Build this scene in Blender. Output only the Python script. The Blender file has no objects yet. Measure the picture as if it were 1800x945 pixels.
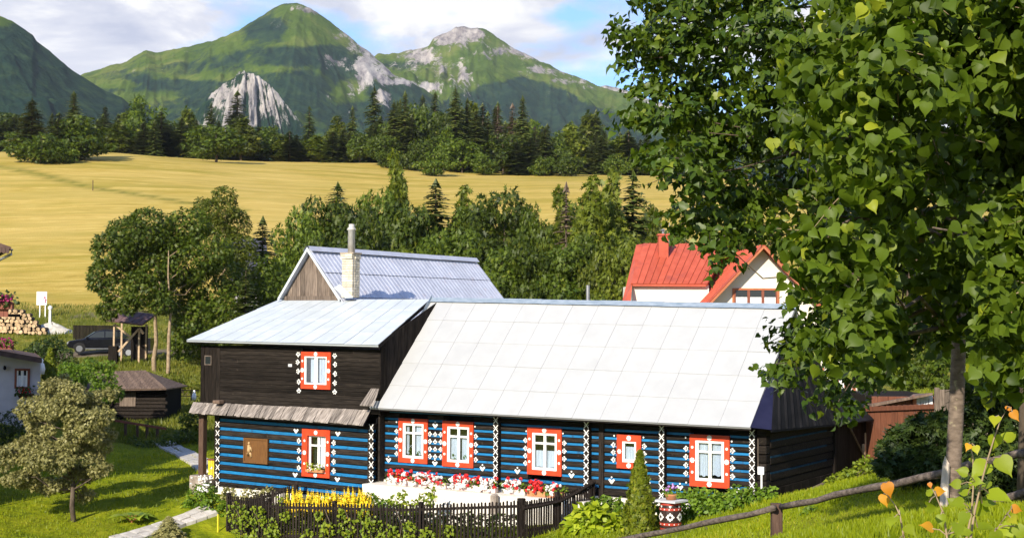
import bpy, math, random
import numpy as np
from mathutils import Matrix, Vector
random.seed(7)
RNG = np.random.default_rng(11)
SC = bpy.context.scene
COL = SC.collection
R_ = math.radians

# ------------------------------------------------------------ camera, sky, sun, exposure
FPX = 2500.0
PITCH, ROLL = R_(2.0), 0.006
def _rx(a): c, s = math.cos(a), math.sin(a); return np.array([[1, 0, 0], [0, c, -s], [0, s, c]])
def _rz(a): c, s = math.cos(a), math.sin(a); return np.array([[c, -s, 0], [s, c, 0], [0, 0, 1.0]])
CAMR = _rx(math.pi / 2 + PITCH) @ _rz(ROLL)
cam = bpy.data.cameras.new('camera'); camo = bpy.data.objects.new('camera', cam); COL.objects.link(camo)
cam.sensor_width = 36; cam.lens = FPX / 1800 * 36; cam.clip_start = 0.1; cam.clip_end = 30000
camo.rotation_euler = Matrix(CAMR.tolist()).to_euler()
SC.camera = camo

SUN_E, SUN_PHI = R_(28), R_(-7)
TH = math.atan(1540 / 2500)                       # the house front is turned this far from the picture plane
AT = np.array([math.cos(TH), -math.sin(TH), 0])   # along the house front, to the east
AV = np.array([math.sin(TH), math.cos(TH), 0])    # into the house
AZ = np.array([0, 0, 1.0])
_sh = -AV * math.cos(SUN_PHI) - AT * math.sin(SUN_PHI)
SUN_DIR = np.array([_sh[0] * math.cos(SUN_E), _sh[1] * math.cos(SUN_E), math.sin(SUN_E)])
sl = bpy.data.lights.new('sun', 'SUN'); sl.energy = 4.6; sl.angle = R_(0.53); sl.color = (1, 0.905, 0.755)
so = bpy.data.objects.new('sun', sl); COL.objects.link(so)
so.rotation_euler = Vector((-SUN_DIR).tolist()).to_track_quat('-Z', 'Y').to_euler()
so.location = (-20, -40, 60)

W = bpy.data.worlds.new('World'); SC.world = W; W.use_nodes = True
def nd(nt, t, **k):
    n = nt.nodes.new(t)
    for a, b in k.items(): setattr(n, a, b)
    return n
def lk(nt, a, b): nt.links.new(a, b)
def ramp(nt, fac, stops):
    r = nd(nt, 'ShaderNodeValToRGB')
    el = r.color_ramp.elements
    while len(el) < len(stops): el.new(0.5)
    for e, (p, c) in zip(el, stops): e.position = p; e.color = (*c, 1) if len(c) == 3 else c
    lk(nt, fac, r.inputs[0]); return r.outputs[0]
def mixc(nt, fac, a, b, mode='MIX'):
    m = nd(nt, 'ShaderNodeMix', data_type='RGBA', blend_type=mode)
    for i, v in ((0, fac), (6, a), (7, b)):
        if isinstance(v, (int, float)): m.inputs[i].default_value = v
        elif isinstance(v, tuple): m.inputs[i].default_value = (*v, 1)
        else: lk(nt, v, m.inputs[i])
    return m.outputs[2]
def build_world():
    nt = W.node_tree; nt.nodes.clear()
    out = nd(nt, 'ShaderNodeOutputWorld')
    sky = nd(nt, 'ShaderNodeTexSky', sky_type='NISHITA'); sky.sun_disc = False
    sky.sun_elevation = SUN_E; sky.sun_rotation = math.atan2(SUN_DIR[0], SUN_DIR[1]) % (2 * math.pi)
    sky.air_density = 1.2; sky.dust_density = 0.3; sky.ozone_density = 4.0
    b1 = nd(nt, 'ShaderNodeBackground'); b1.inputs[1].default_value = 0.11; lk(nt, mixc(nt, 1.0, sky.outputs[0], (0.72, 0.92, 1.25), 'MULTIPLY'), b1.inputs[0])
    tc = nd(nt, 'ShaderNodeTexCoord')
    mp = nd(nt, 'ShaderNodeMapping'); mp.inputs['Scale'].default_value = (1, 1, 2.3); mp.inputs['Location'].default_value = (0.31, 0.2, 0.13)
    lk(nt, tc.outputs['Generated'], mp.inputs[0])
    n1 = nd(nt, 'ShaderNodeTexNoise'); n1.inputs['Scale'].default_value = 5.4; n1.inputs['Detail'].default_value = 7; n1.inputs['Roughness'].default_value = 0.52
    n2 = nd(nt, 'ShaderNodeTexNoise'); n2.inputs['Scale'].default_value = 8.5; n2.inputs['Detail'].default_value = 5; n2.inputs['Distortion'].default_value = 0.5; n2.inputs['Roughness'].default_value = 0.6
    lk(nt, mp.outputs[0], n1.inputs[0]); lk(nt, mp.outputs[0], n2.inputs[0])
    sx = nd(nt, 'ShaderNodeSeparateXYZ'); lk(nt, tc.outputs['Generated'], sx.inputs[0])   # the clouds thin out overhead
    hi_ = nd(nt, 'ShaderNodeMath', operation='MULTIPLY'); lk(nt, sx.outputs[2], hi_.inputs[0]); hi_.inputs[1].default_value = -0.30
    dn = nd(nt, 'ShaderNodeMath', operation='ADD'); lk(nt, n1.outputs[0], dn.inputs[0]); lk(nt, hi_.outputs[0], dn.inputs[1])
    cover = ramp(nt, dn.outputs[0], [(0.345, (0, 0, 0)), (0.425, (1, 1, 1))])
    tone = ramp(nt, n2.outputs[0], [(0.35, (0.45, 0.48, 0.60)), (0.48, (0.64, 0.65, 0.72)), (0.56, (0.86, 0.85, 0.84))])
    b2 = nd(nt, 'ShaderNodeBackground'); b2.inputs[1].default_value = 0.78; lk(nt, tone, b2.inputs[0])
    mx = nd(nt, 'ShaderNodeMixShader'); lk(nt, cover, mx.inputs[0]); lk(nt, b1.outputs[0], mx.inputs[1]); lk(nt, b2.outputs[0], mx.inputs[2])
    lk(nt, mx.outputs[0], out.inputs[0])
build_world()
SC.view_settings.view_transform = 'Standard'; SC.view_settings.look = 'None'
SC.view_settings.gamma = 1.0; SC.view_settings.exposure = 0.72
SC.render.engine = 'CYCLES'
SC.cycles.use_denoising = True
SC.cycles.max_bounces = 6; SC.cycles.transparent_max_bounces = 8; SC.cycles.diffuse_bounces = 3
SC.cycles.volume_bounces = 0
SC.cycles.sample_clamp_indirect = 8

# ------------------------------------------------------------ measuring helpers
def ray(px, py): return CAMR @ np.array([(px - 900) / FPX, (472.5 - py) / FPX, -1.0])
def at(px, py, Y): d = ray(px, py); return d * (Y / d[1])
def proj(P):
    l = CAMR.T @ np.array(P, float); return (900 + FPX * l[0] / -l[2], 472.5 - FPX * l[1] / -l[2])
HO = at(1327, 880, 40.0)                          # foot of the house's front east corner
def H(t, v, z): return HO + t * AT + v * AV + z * AZ
def fw(px, py, off=0.0):                          # a point seen on a plane parallel to the front -> (t, z)
    d = ray(px, py); P = d * (((HO + off * AV) @ AV) / (d @ AV)) - HO
    return P @ AT, P[2]
def fs(px, py, t):                                # a point seen on a plane parallel to the end wall -> (v, z)
    d = ray(px, py); P = d * (((HO + t * AT) @ AT) / (d @ AT)) - HO
    return P @ AV, P[2]

# ------------------------------------------------------------ object helpers
ORG = {}
def prop(o, label=None, cat=None, group=None, kind=None):
    for k, v in (('label', label), ('category', cat), ('group', group), ('kind', kind)):
        if v: o[k] = v
    return o
def root(name, label, cat, loc, group=None):
    o = bpy.data.objects.new(name, None); o.empty_display_size = 0.3; COL.objects.link(o)
    o.location = [float(x) for x in loc]; ORG[o.name] = np.array(loc, float)
    return prop(o, label, cat, group)
def link(name, me, parent=None, loc=(0, 0, 0)):
    o = bpy.data.objects.new(name, me); COL.objects.link(o); o.location = [float(x) for x in loc]
    if parent is not None: o.parent = parent; ORG[o.name] = ORG.get(parent.name, np.zeros(3))
    else: ORG[o.name] = np.array(loc, float)
    return o
class MB:
    def __init__(s, tf=None): s.v = []; s.f = []; s.tf = tf
    def add(s, vs, fs):
        b = len(s.v)
        s.v += [np.asarray(s.tf(*p) if s.tf else p, float) for p in vs]
        s.f += [tuple(b + i for i in f) for f in fs]
        return s
    def box(s, x0, x1, y0, y1, z0, z1, bev=0):
        if bev:
            b = bev; v = []
            for (x, sx) in ((x0, 1), (x1, -1)):
                for (y, sy) in ((y0, 1), (y1, -1)):
                    for (z, sz) in ((z0, 1), (z1, -1)):
                        v += [(x + sx * b, y + sy * b, z), (x + sx * b, y, z + sz * b), (x, y + sy * b, z + sz * b)]
            def c(ix, iy, iz, k): return (ix * 4 + iy * 2 + iz) * 3 + k
            f = []
            for iz in (0, 1): f.append([c(0, 0, iz, 0), c(1, 0, iz, 0), c(1, 1, iz, 0), c(0, 1, iz, 0)])
            for iy in (0, 1): f.append([c(0, iy, 0, 1), c(1, iy, 0, 1), c(1, iy, 1, 1), c(0, iy, 1, 1)])
            for ix in (0, 1): f.append([c(ix, 0, 0, 2), c(ix, 1, 0, 2), c(ix, 1, 1, 2), c(ix, 0, 1, 2)])
            for iy in (0, 1):
                for iz in (0, 1): f.append([c(0, iy, iz, 0), c(1, iy, iz, 0), c(1, iy, iz, 1), c(0, iy, iz, 1)])
            for ix in (0, 1):
                for iz in (0, 1): f.append([c(ix, 0, iz, 0), c(ix, 1, iz, 0), c(ix, 1, iz, 2), c(ix, 0, iz, 2)])
                for iy in (0, 1): f.append([c(ix, iy, 0, 1), c(ix, iy, 1, 1), c(ix, iy, 1, 2), c(ix, iy, 0, 2)])
                for iy in (0, 1):
                    for iz in (0, 1): f.append([c(ix, iy, iz, 0), c(ix, iy, iz, 1), c(ix, iy, iz, 2)])
            return s.add(v, f)
        return s.add([(x0, y0, z0), (x1, y0, z0), (x1, y1, z0), (x0, y1, z0), (x0, y0, z1), (x1, y0, z1), (x1, y1, z1), (x0, y1, z1)],
                     [(0, 3, 2, 1), (4, 5, 6, 7), (0, 1, 5, 4), (1, 2, 6, 5), (2, 3, 7, 6), (3, 0, 4, 7)])
    def ext(s, pts, vec):                         # a polygon pushed along a vector
        n = len(pts); vec = np.asarray(vec, float); pts = [np.asarray(p, float) for p in pts]
        return s.add(pts + [p + vec for p in pts], [tuple(range(n))[::-1], tuple(range(n, 2 * n))] + [(i, (i + 1) % n, n + (i + 1) % n, n + i) for i in range(n)])
    def poly(s, pts): return s.add(pts, [tuple(range(len(pts)))])
    def tube(s, pts, rad, n=8, cap=True):
        pts = [np.asarray(p, float) for p in pts]
        if not hasattr(rad, '__len__'): rad = [rad] * len(pts)
        vs = []; fs = []
        for i, p in enumerate(pts):
            d = pts[min(i + 1, len(pts) - 1)] - pts[max(i - 1, 0)]; d = d / (np.linalg.norm(d) + 1e-9)
            a = np.cross(d, (0, 0, 1.0) if abs(d[2]) < 0.9 else (1.0, 0, 0)); a /= np.linalg.norm(a); b = np.cross(d, a)
            vs += [p + rad[i] * (math.cos(2 * math.pi * k / n) * a + math.sin(2 * math.pi * k / n) * b) for k in range(n)]
        for i in range(len(pts) - 1):
            fs += [(i * n + k, i * n + (k + 1) % n, (i + 1) * n + (k + 1) % n, (i + 1) * n + k) for k in range(n)]
        if cap: fs += [tuple(range(n))[::-1], tuple(range((len(pts) - 1) * n, len(pts) * n))]
        return s.add(vs, fs)
    def lathe(s, c, prof, n=16):                  # prof: (radius, z) upwards from c
        c = np.asarray(c, float); vs = []; fs = []
        for r, z in prof: vs += [c + (r * math.cos(2 * math.pi * k / n), r * math.sin(2 * math.pi * k / n), z) for k in range(n)]
        for i in range(len(prof) - 1): fs += [(i * n + k, i * n + (k + 1) % n, (i + 1) * n + (k + 1) % n, (i + 1) * n + k) for k in range(n)]
        fs += [tuple(range(n))[::-1], tuple(range((len(prof) - 1) * n, len(prof) * n))]
        return s.add(vs, fs)
    def build(s, name, mat, parent=None, smooth=False):
        V = np.array(s.v)
        if parent is not None: o_ = ORG.get(parent.name, np.zeros(3)); loc = (0, 0, 0)
        else: o_ = np.array([(V[:, 0].min() + V[:, 0].max()) / 2, (V[:, 1].min() + V[:, 1].max()) / 2, V[:, 2].min()]); loc = o_
        me = bpy.data.meshes.new(name); me.from_pydata((V - o_).tolist(), [], s.f)
        if mat: me.materials.append(mat)
        if smooth: me.polygons.foreach_set('use_smooth', [True] * len(me.polygons))
        me.update()
        return link(name, me, parent, loc)
def tri_mesh(name, V, F, mat, tint=None, smooth=False):
    me = bpy.data.meshes.new(name); V = np.ascontiguousarray(V, np.float32); F = np.ascontiguousarray(F, np.int32)
    k = F.shape[1]
    me.vertices.add(len(V)); me.vertices.foreach_set('co', V.ravel())
    me.loops.add(F.size); me.loops.foreach_set('vertex_index', F.ravel())
    me.polygons.add(len(F)); me.polygons.foreach_set('loop_start', np.arange(0, F.size, k, dtype=np.int32))
    if smooth: me.polygons.foreach_set('use_smooth', np.ones(len(F), bool))
    if tint is not None:
        a = me.attributes.new('tint', 'FLOAT', 'POINT'); a.data.foreach_set('value', np.ascontiguousarray(tint, np.float32))
    me.update(calc_edges=True)
    if mat: me.materials.append(mat)
    return me
def copy_tree(o, loc=None, rz=0, sc=None, label=None, group=None, parent=None):
    c = o.copy(); COL.objects.link(c)
    if parent is not None: c.parent = parent
    if loc is not None: c.location = [float(x) for x in loc]; c.rotation_euler = (0, 0, rz)
    if sc is not None: c.scale = sc
    if label: c['label'] = label
    if group: c['group'] = group
    for ch in list(o.children): copy_tree(ch, parent=c)
    return c

# ------------------------------------------------------------ materials
MATS = {}
def mat(name, c1, c2=None, sc=4.0, rough=0.75, bump=0.0, stretch=(1, 1, 1), rot=0.0, rnd=0.0, spec=0.3, metal=0.0, det=5, lo=0.35, hi=0.65, bsc=None, dirt=None, coat=0):
    m = bpy.data.materials.new(name); m.use_nodes = True; nt = m.node_tree; MATS[name] = m
    bs = nt.nodes['Principled BSDF']
    bs.inputs['Roughness'].default_value = rough; bs.inputs['Metallic'].default_value = metal
    bs.inputs['Specular IOR Level'].default_value = spec
    if coat: bs.inputs['Coat Weight'].default_value = coat
    c2 = c2 or c1
    tc = nd(nt, 'ShaderNodeTexCoord'); mp = nd(nt, 'ShaderNodeMapping'); lk(nt, tc.outputs['Object'], mp.inputs[0])
    pre = nd(nt, 'ShaderNodeVectorRotate', rotation_type='Z_AXIS'); lk(nt, tc.outputs['Object'], pre.inputs['Vector']); pre.inputs['Angle'].default_value = rot
    lk(nt, pre.outputs[0], mp.inputs[0]); mp.inputs['Scale'].default_value = stretch
    n = nd(nt, 'ShaderNodeTexNoise'); n.inputs['Scale'].default_value = sc; n.inputs['Detail'].default_value = det; n.inputs['Roughness'].default_value = 0.6
    oi = nd(nt, 'ShaderNodeObjectInfo')
    add = nd(nt, 'ShaderNodeVectorMath', operation='ADD'); lk(nt, mp.outputs[0], add.inputs[0])
    s_ = nd(nt, 'ShaderNodeMath', operation='MULTIPLY'); lk(nt, oi.outputs['Random'], s_.inputs[0]); s_.inputs[1].default_value = 40.0 if rnd else 0.0
    lk(nt, s_.outputs[0], add.inputs[1]); lk(nt, add.outputs[0], n.inputs[0])
    col = ramp(nt, n.outputs[0], [(lo, c1), (hi, c2)])
    if rnd:
        mr = nd(nt, 'ShaderNodeMapRange'); lk(nt, oi.outputs['Random'], mr.inputs[0]); mr.inputs[3].default_value = 1 - rnd; mr.inputs[4].default_value = 1 + rnd
        col = mixc(nt, 1.0, col, mr.outputs[0], 'MULTIPLY')
    if dirt:
        n3 = nd(nt, 'ShaderNodeTexNoise'); n3.inputs['Scale'].default_value = dirt[1]; n3.inputs['Detail'].default_value = 7; lk(nt, tc.outputs['Object'], n3.inputs[0])
        f = ramp(nt, n3.outputs[0], [(dirt[2], (0, 0, 0)), (dirt[2] + 0.12, (1, 1, 1))])
        sc_ = nd(nt, 'ShaderNodeMath', operation='MULTIPLY'); lk(nt, f, sc_.inputs[0]); sc_.inputs[1].default_value = dirt[3]
        col = mixc(nt, sc_.outputs[0], col, dirt[0])
    lk(nt, col, bs.inputs['Base Color'])
    if bump:
        b = nd(nt, 'ShaderNodeBump'); b.inputs['Strength'].default_value = bump; b.inputs['Distance'].default_value = 0.02
        if bsc:
            n2 = nd(nt, 'ShaderNodeTexNoise'); n2.inputs['Scale'].default_value = bsc; n2.inputs['Detail'].default_value = 5; lk(nt, add.outputs[0], n2.inputs[0]); lk(nt, n2.outputs[0], b.inputs['Height'])
        else: lk(nt, n.outputs[0], b.inputs['Height'])
        lk(nt, b.outputs[0], bs.inputs['Normal'])
    return m
def leafmat(name, c1, c2, c3=None, trans=0.35, rough=0.5, spec=0.3, rnd=0.15, tc_=None, nsc=0.0):
    """leaves: colour by the leaf's own tint, some light let through"""
    m = bpy.data.materials.new(name); m.use_nodes = True; nt = m.node_tree; MATS[name] = m
    bs = nt.nodes['Principled BSDF']; out = nt.nodes['Material Output']
    bs.inputs['Roughness'].default_value = rough; bs.inputs['Specular IOR Level'].default_value = spec
    at_ = nd(nt, 'ShaderNodeAttribute'); at_.attribute_name = 'tint'
    stops = [(0.0, c1), (0.8, c2)] + ([(1.0, c3)] if c3 else [])
    col = ramp(nt, at_.outputs['Fac'], stops)
    if rnd:
        oi = nd(nt, 'ShaderNodeObjectInfo'); mr = nd(nt, 'ShaderNodeMapRange'); lk(nt, oi.outputs['Random'], mr.inputs[0]); mr.inputs[3].default_value = 1 - rnd; mr.inputs[4].default_value = 1 + rnd
        col = mixc(nt, 1.0, col, mr.outputs[0], 'MULTIPLY')
    lk(nt, col, bs.inputs['Base Color'])
    tr = nd(nt, 'ShaderNodeBsdfTranslucent'); tcol = mixc(nt, 1.0, col, tc_ or (1.1, 1.25, 0.5), 'MULTIPLY'); lk(nt, tcol, tr.inputs[0])
    mx = nd(nt, 'ShaderNodeMixShader'); mx.inputs[0].default_value = trans
    lk(nt, bs.outputs[0], mx.inputs[1]); lk(nt, tr.outputs[0], mx.inputs[2]); lk(nt, mx.outputs[0], out.inputs[0])
    return m
def glassmat(name, tintc=(0.9, 0.95, 1.0), fac=0.10):
    m = bpy.data.materials.new(name); m.use_nodes = True; nt = m.node_tree; MATS[name] = m; nt.nodes.remove(nt.nodes['Principled BSDF'])
    t = nd(nt, 'ShaderNodeBsdfTransparent'); t.inputs[0].default_value = (*tintc, 1)
    g = nd(nt, 'ShaderNodeBsdfGlossy'); g.inputs['Roughness'].default_value = 0.03; g.inputs[0].default_value = (0.9, 0.9, 0.9, 1)
    mx = nd(nt, 'ShaderNodeMixShader'); mx.inputs[0].default_value = fac; lk(nt, t.outputs[0], mx.inputs[1]); lk(nt, g.outputs[0], mx.inputs[2])
    lk(nt, mx.outputs[0], nt.nodes['Material Output'].inputs[0]); return m
HG = dict(rot=TH, stretch=(0.7, 9, 9))            # grain along the house front
VG = dict(rot=TH, stretch=(9, 9, 0.7))            # upright grain
mat('log', (0.009, 0.0075, 0.0065), (0.034, 0.027, 0.022), sc=3, rough=0.8, bump=0.5, rnd=0.4, spec=0.06, dirt=((0.11, 0.09, 0.075), 9, 0.64, 0.45), **HG)
mat('dark_plank', (0.009, 0.0075, 0.0065), (0.026, 0.021, 0.017), sc=3, rough=0.85, bump=0.5, rnd=0.35, spec=0.06, dirt=((0.12, 0.095, 0.075), 7, 0.65, 0.45), **HG)
mat('dark_upright', (0.009, 0.0075, 0.0065), (0.028, 0.022, 0.018), sc=3, rough=0.85, bump=0.4, rnd=0.3, spec=0.05, **VG)
mat('blue', (0.004, 0.10, 0.27), (0.010, 0.19, 0.42), sc=6, rough=0.6, bump=0.3, rnd=0.15, dirt=((0.02, 0.03, 0.05), 6, 0.58, 0.55), **HG)
mat('white_paint', (0.74, 0.73, 0.70), (0.84, 0.83, 0.80), sc=6, rough=0.5)
mat('motif_paint', (0.7, 0.69, 0.66), (0.8, 0.79, 0.76), sc=12, rough=0.7)
mat('red_paint', (0.50, 0.045, 0.012), (0.60, 0.062, 0.018), sc=5, rough=0.5, bump=0.15)
mat('plaster', (0.68, 0.63, 0.55), (0.78, 0.74, 0.66), sc=3, rough=0.9, bump=0.2, dirt=((0.42, 0.37, 0.28), 2.5, 0.55, 0.4))
mat('roof_metal', (0.38, 0.386, 0.385), (0.41, 0.416, 0.414), sc=1.6, rough=0.45, rnd=0.012, spec=0.3, dirt=((0.345, 0.35, 0.35), 0.9, 0.54, 0.35))
mat('wing_metal', (0.43, 0.47, 0.49), (0.50, 0.54, 0.56), sc=1.6, rough=0.4, rnd=0.04, spec=0.35, dirt=((0.42, 0.45, 0.47), 1.8, 0.57, 0.4))
mat('sheet_metal', (0.46, 0.48, 0.55), (0.58, 0.60, 0.67), sc=2.2, rough=0.42, rnd=0.06, spec=0.45, metal=0.15, dirt=((0.42, 0.30, 0.27), 2.2, 0.6, 0.35))
mat('flashing', (0.22, 0.28, 0.34), (0.34, 0.40, 0.46), sc=3, rough=0.4, metal=0.3, rot=TH, stretch=(1, 4, 4))
mat('hip_metal', (0.011, 0.011, 0.012), (0.024, 0.023, 0.025), sc=2, rough=0.6, spec=0.02, dirt=((0.05, 0.047, 0.044), 5, 0.66, 0.4))
mat('navy_metal', (0.010, 0.011, 0.032), (0.015, 0.016, 0.042), sc=3, rough=0.5, spec=0.1)
mat('blue_dark', (0.006, 0.025, 0.05), (0.012, 0.045, 0.08), sc=6, rough=0.8, spec=0.05)  # end wall stripes, a darker blue than on the front
mat('grey_wood', (0.075, 0.055, 0.042), (0.20, 0.155, 0.12), sc=3, rough=0.85, bump=0.5, rnd=0.3, **VG)
mat('shingle_wood', (0.11, 0.092, 0.078), (0.34, 0.295, 0.255), sc=2.5, rough=0.85, bump=0.5, rnd=0.35, rot=TH, stretch=(9, 0.8, 0.8))
mat('brick', (0.46, 0.40, 0.31), (0.62, 0.56, 0.46), sc=9, rough=0.9, bump=0.4, rnd=0.22, dirt=((0.20, 0.13, 0.09), 5, 0.62, 0.6))
mat('mortar', (0.30, 0.24, 0.18), (0.42, 0.34, 0.26), sc=9, rough=0.95)
mat('pipe_metal', (0.45, 0.42, 0.38), (0.6, 0.57, 0.52), sc=5, rough=0.5, metal=0.2)
mat('plaque_wood', (0.10, 0.042, 0.012), (0.17, 0.078, 0.022), sc=8, rough=0.6, bump=0.2, **VG)
mat('carving', (0.40, 0.25, 0.11), (0.52, 0.36, 0.18), sc=10, rough=0.6)
mat('room_dark', (0.035, 0.032, 0.030), rough=0.9, spec=0.1)
mat('black', (0.006, 0.006, 0.007), rough=0.9, spec=0.1)
mat('curtain', (0.55, 0.55, 0.56), (0.75, 0.75, 0.75), sc=3, rough=0.9, rot=TH, stretch=(8, 8, 0.6))
glassmat('glass')
mat('stone', (0.20, 0.16, 0.13), (0.36, 0.31, 0.26), sc=5, rough=0.9, bump=0.4)
mat('yellow_paint', (0.72, 0.55, 0.03), (0.8, 0.62, 0.05), sc=5, rough=0.5)
mat('picket', (0.010, 0.008, 0.007), (0.034, 0.026, 0.022), sc=3, rough=0.8, bump=0.3, rnd=0.35, spec=0.08, **VG)
mat('trough', (0.62, 0.42, 0.38), (0.78, 0.68, 0.64), sc=22, rough=0.8)
mat('terracotta', (0.42, 0.16, 0.07), (0.50, 0.22, 0.10), sc=6, rough=0.75)
mat('red_flower', (0.55, 0.012, 0.016), (0.70, 0.03, 0.03), sc=9, rough=0.6)
mat('white_flower', (0.72, 0.70, 0.66), (0.85, 0.83, 0.8), sc=9, rough=0.7)
mat('pink_flower', (0.20, 0.012, 0.07), (0.36, 0.03, 0.14), sc=9, rough=0.7)
mat('violet_flower', (0.40, 0.18, 0.50), (0.55, 0.30, 0.6), sc=9, rough=0.7)
mat('yellow_flower', (0.72, 0.48, 0.01), (0.82, 0.62, 0.03), sc=9, rough=0.6)
mat('bark', (0.055, 0.04, 0.028), (0.15, 0.115, 0.085), sc=6, rough=0.9, bump=0.6, stretch=(1, 1, 0.35))
mat('lime_bark', (0.10, 0.074, 0.056), (0.19, 0.145, 0.112), sc=14, rough=0.85, bump=0.5, stretch=(1, 1, 2.2), dirt=((0.42, 0.38, 0.22), 16, 0.6, 0.7))
mat('pale_bark', (0.20, 0.14, 0.08), (0.36, 0.27, 0.17), sc=6, rough=0.9, bump=0.4)
mat('rail_wood', (0.06, 0.046, 0.038), (0.19, 0.15, 0.125), sc=6, rough=0.85, bump=0.6, stretch=(0.8, 3, 5), rnd=0.15)
mat('post_wood', (0.055, 0.03, 0.02), (0.11, 0.065, 0.045), sc=7, rough=0.8, bump=0.4, stretch=(6, 6, 0.6))
mat('pale_wood', (0.55, 0.45, 0.36), (0.68, 0.60, 0.5), sc=8, rough=0.8, bump=0.4, stretch=(6, 6, 0.6))
mat('fence_brown', (0.12, 0.042, 0.022), (0.185, 0.07, 0.036), sc=5, rough=0.75, bump=0.3, rnd=0.15, stretch=(5, 5, 0.5))
mat('red_roof', (0.38, 0.070, 0.035), (0.46, 0.095, 0.05), sc=2, rough=0.5, rnd=0.08, dirt=((0.26, 0.06, 0.045), 1.2, 0.56, 0.5))
mat('brown_frame', (0.17, 0.05, 0.03), (0.22, 0.07, 0.04), sc=5, rough=0.6)
mat('orange_frame', (0.36, 0.115, 0.05), (0.42, 0.145, 0.065), sc=5, rough=0.6)
mat('wall_white', (0.66, 0.62, 0.52), (0.72, 0.68, 0.58), sc=2, rough=0.9, bump=0.1)
mat('wall_lilac', (0.46, 0.43, 0.46), (0.52, 0.49, 0.52), sc=2, rough=0.9)
mat('shed_roof', (0.085, 0.055, 0.04), (0.18, 0.125, 0.09), sc=3, rough=0.85, bump=0.3, rnd=0.2, stretch=(4, 0.7, 0.7))
mat('brown_roof', (0.06, 0.035, 0.028), (0.10, 0.06, 0.045), sc=3, rough=0.8, rnd=0.2)
mat('mauve_roof', (0.13, 0.075, 0.075), (0.19, 0.115, 0.11), sc=3, rough=0.75, rnd=0.1)
mat('beam_pale', (0.36, 0.25, 0.15), (0.5, 0.37, 0.24), sc=7, rough=0.8)
mat('slate_roof', (0.05, 0.05, 0.075), (0.08, 0.08, 0.11), sc=3, rough=0.6, rnd=0.1)
mat('car_paint', (0.004, 0.004, 0.006), rough=0.25, spec=0.4, coat=0.2)
mat('tyre', (0.012, 0.012, 0.012), rough=0.8)
mat('rim_metal', (0.4, 0.4, 0.42), rough=0.3, metal=0.8)
mat('car_glass', (0.02, 0.025, 0.025), rough=0.06, spec=0.7)
mat('windscreen', (0.14, 0.20, 0.20), rough=0.08, spec=0.8)
mat('headlamp', (0.6, 0.6, 0.6), rough=0.15, spec=0.7)
mat('sand_heap', (0.40, 0.37, 0.31), (0.56, 0.53, 0.46), sc=3, rough=0.95, bump=0.5)
mat('log_end', (0.32, 0.21, 0.11), (0.55, 0.40, 0.24), sc=7, rough=0.9, rnd=0.35)
mat('log_bark', (0.05, 0.035, 0.024), (0.12, 0.085, 0.06), sc=7, rough=0.9, rnd=0.3)
mat('path_stone', (0.36, 0.33, 0.29), (0.52, 0.49, 0.44), sc=4, rough=0.9, bump=0.3, rnd=0.12)
mat('asphalt', (0.045, 0.045, 0.05), (0.07, 0.07, 0.072), sc=8, rough=0.9)
mat('barrel_dark', (0.025, 0.014, 0.012), (0.045, 0.026, 0.02), sc=6, rough=0.55)
mat('barrel_red', (0.34, 0.035, 0.02), (0.42, 0.05, 0.028), sc=6, rough=0.5)
mat('slab', (0.46, 0.46, 0.47), (0.56, 0.56, 0.57), sc=6, rough=0.8)
mat('metal_grey', (0.25, 0.25, 0.26), (0.34, 0.34, 0.35), sc=6, rough=0.4, metal=0.6)
mat('sign_white', (0.78, 0.78, 0.78), rough=0.5)
leafmat('lime_leaf', (0.045, 0.080, 0.005), (0.128, 0.19, 0.012), (0.30, 0.34, 0.02), trans=0.36, rough=0.5, spec=0.25)
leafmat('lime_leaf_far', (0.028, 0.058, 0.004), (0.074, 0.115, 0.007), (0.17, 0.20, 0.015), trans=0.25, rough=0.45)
leafmat('orange_leaf', (0.5, 0.13, 0.015), (0.62, 0.30, 0.02), trans=0.4)
leafmat('young_leaf', (0.15, 0.21, 0.010), (0.31, 0.36, 0.014), (0.42, 0.39, 0.02), trans=0.45)
leafmat('broad_leaf', (0.026, 0.052, 0.005), (0.105, 0.145, 0.011), (0.18, 0.20, 0.02), trans=0.3, rnd=0.35)
leafmat('birch_leaf', (0.045, 0.072, 0.007), (0.15, 0.175, 0.015), (0.23, 0.23, 0.03), trans=0.35, rnd=0.3)
leafmat('needle', (0.028, 0.050, 0.009), (0.10, 0.125, 0.022), (0.16, 0.165, 0.035), trans=0.12, rnd=0.35)
leafmat('dead_needle', (0.09, 0.06, 0.04), (0.18, 0.13, 0.085), trans=0.1)
leafmat('olive_leaf', (0.12, 0.12, 0.038), (0.32, 0.295, 0.11), (0.42, 0.38, 0.165), trans=0.2)
leafmat('thuja_leaf', (0.06, 0.10, 0.005), (0.20, 0.23, 0.010), (0.27, 0.26, 0.02), trans=0.2)
leafmat('shrub_leaf', (0.06, 0.12, 0.012), (0.17, 0.27, 0.02), (0.28, 0.34, 0.03), trans=0.35)
leafmat('hosta_leaf', (0.17, 0.25, 0.012), (0.36, 0.42, 0.02), (0.45, 0.46, 0.03), trans=0.35)
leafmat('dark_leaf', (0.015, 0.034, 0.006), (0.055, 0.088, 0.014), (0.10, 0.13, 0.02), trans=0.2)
leafmat('grass', (0.115, 0.17, 0.003), (0.27, 0.325, 0.006), (0.42, 0.39, 0.03), trans=0.4, rnd=0, tc_=(1.2, 1.1, 0.4))
leafmat('weeds', (0.07, 0.10, 0.008), (0.19, 0.20, 0.02), (0.30, 0.25, 0.05), trans=0.35, rnd=0.1)
leafmat('vine_leaf', (0.10, 0.16, 0.012), (0.26, 0.32, 0.025), (0.34, 0.36, 0.03), trans=0.35)

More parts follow.
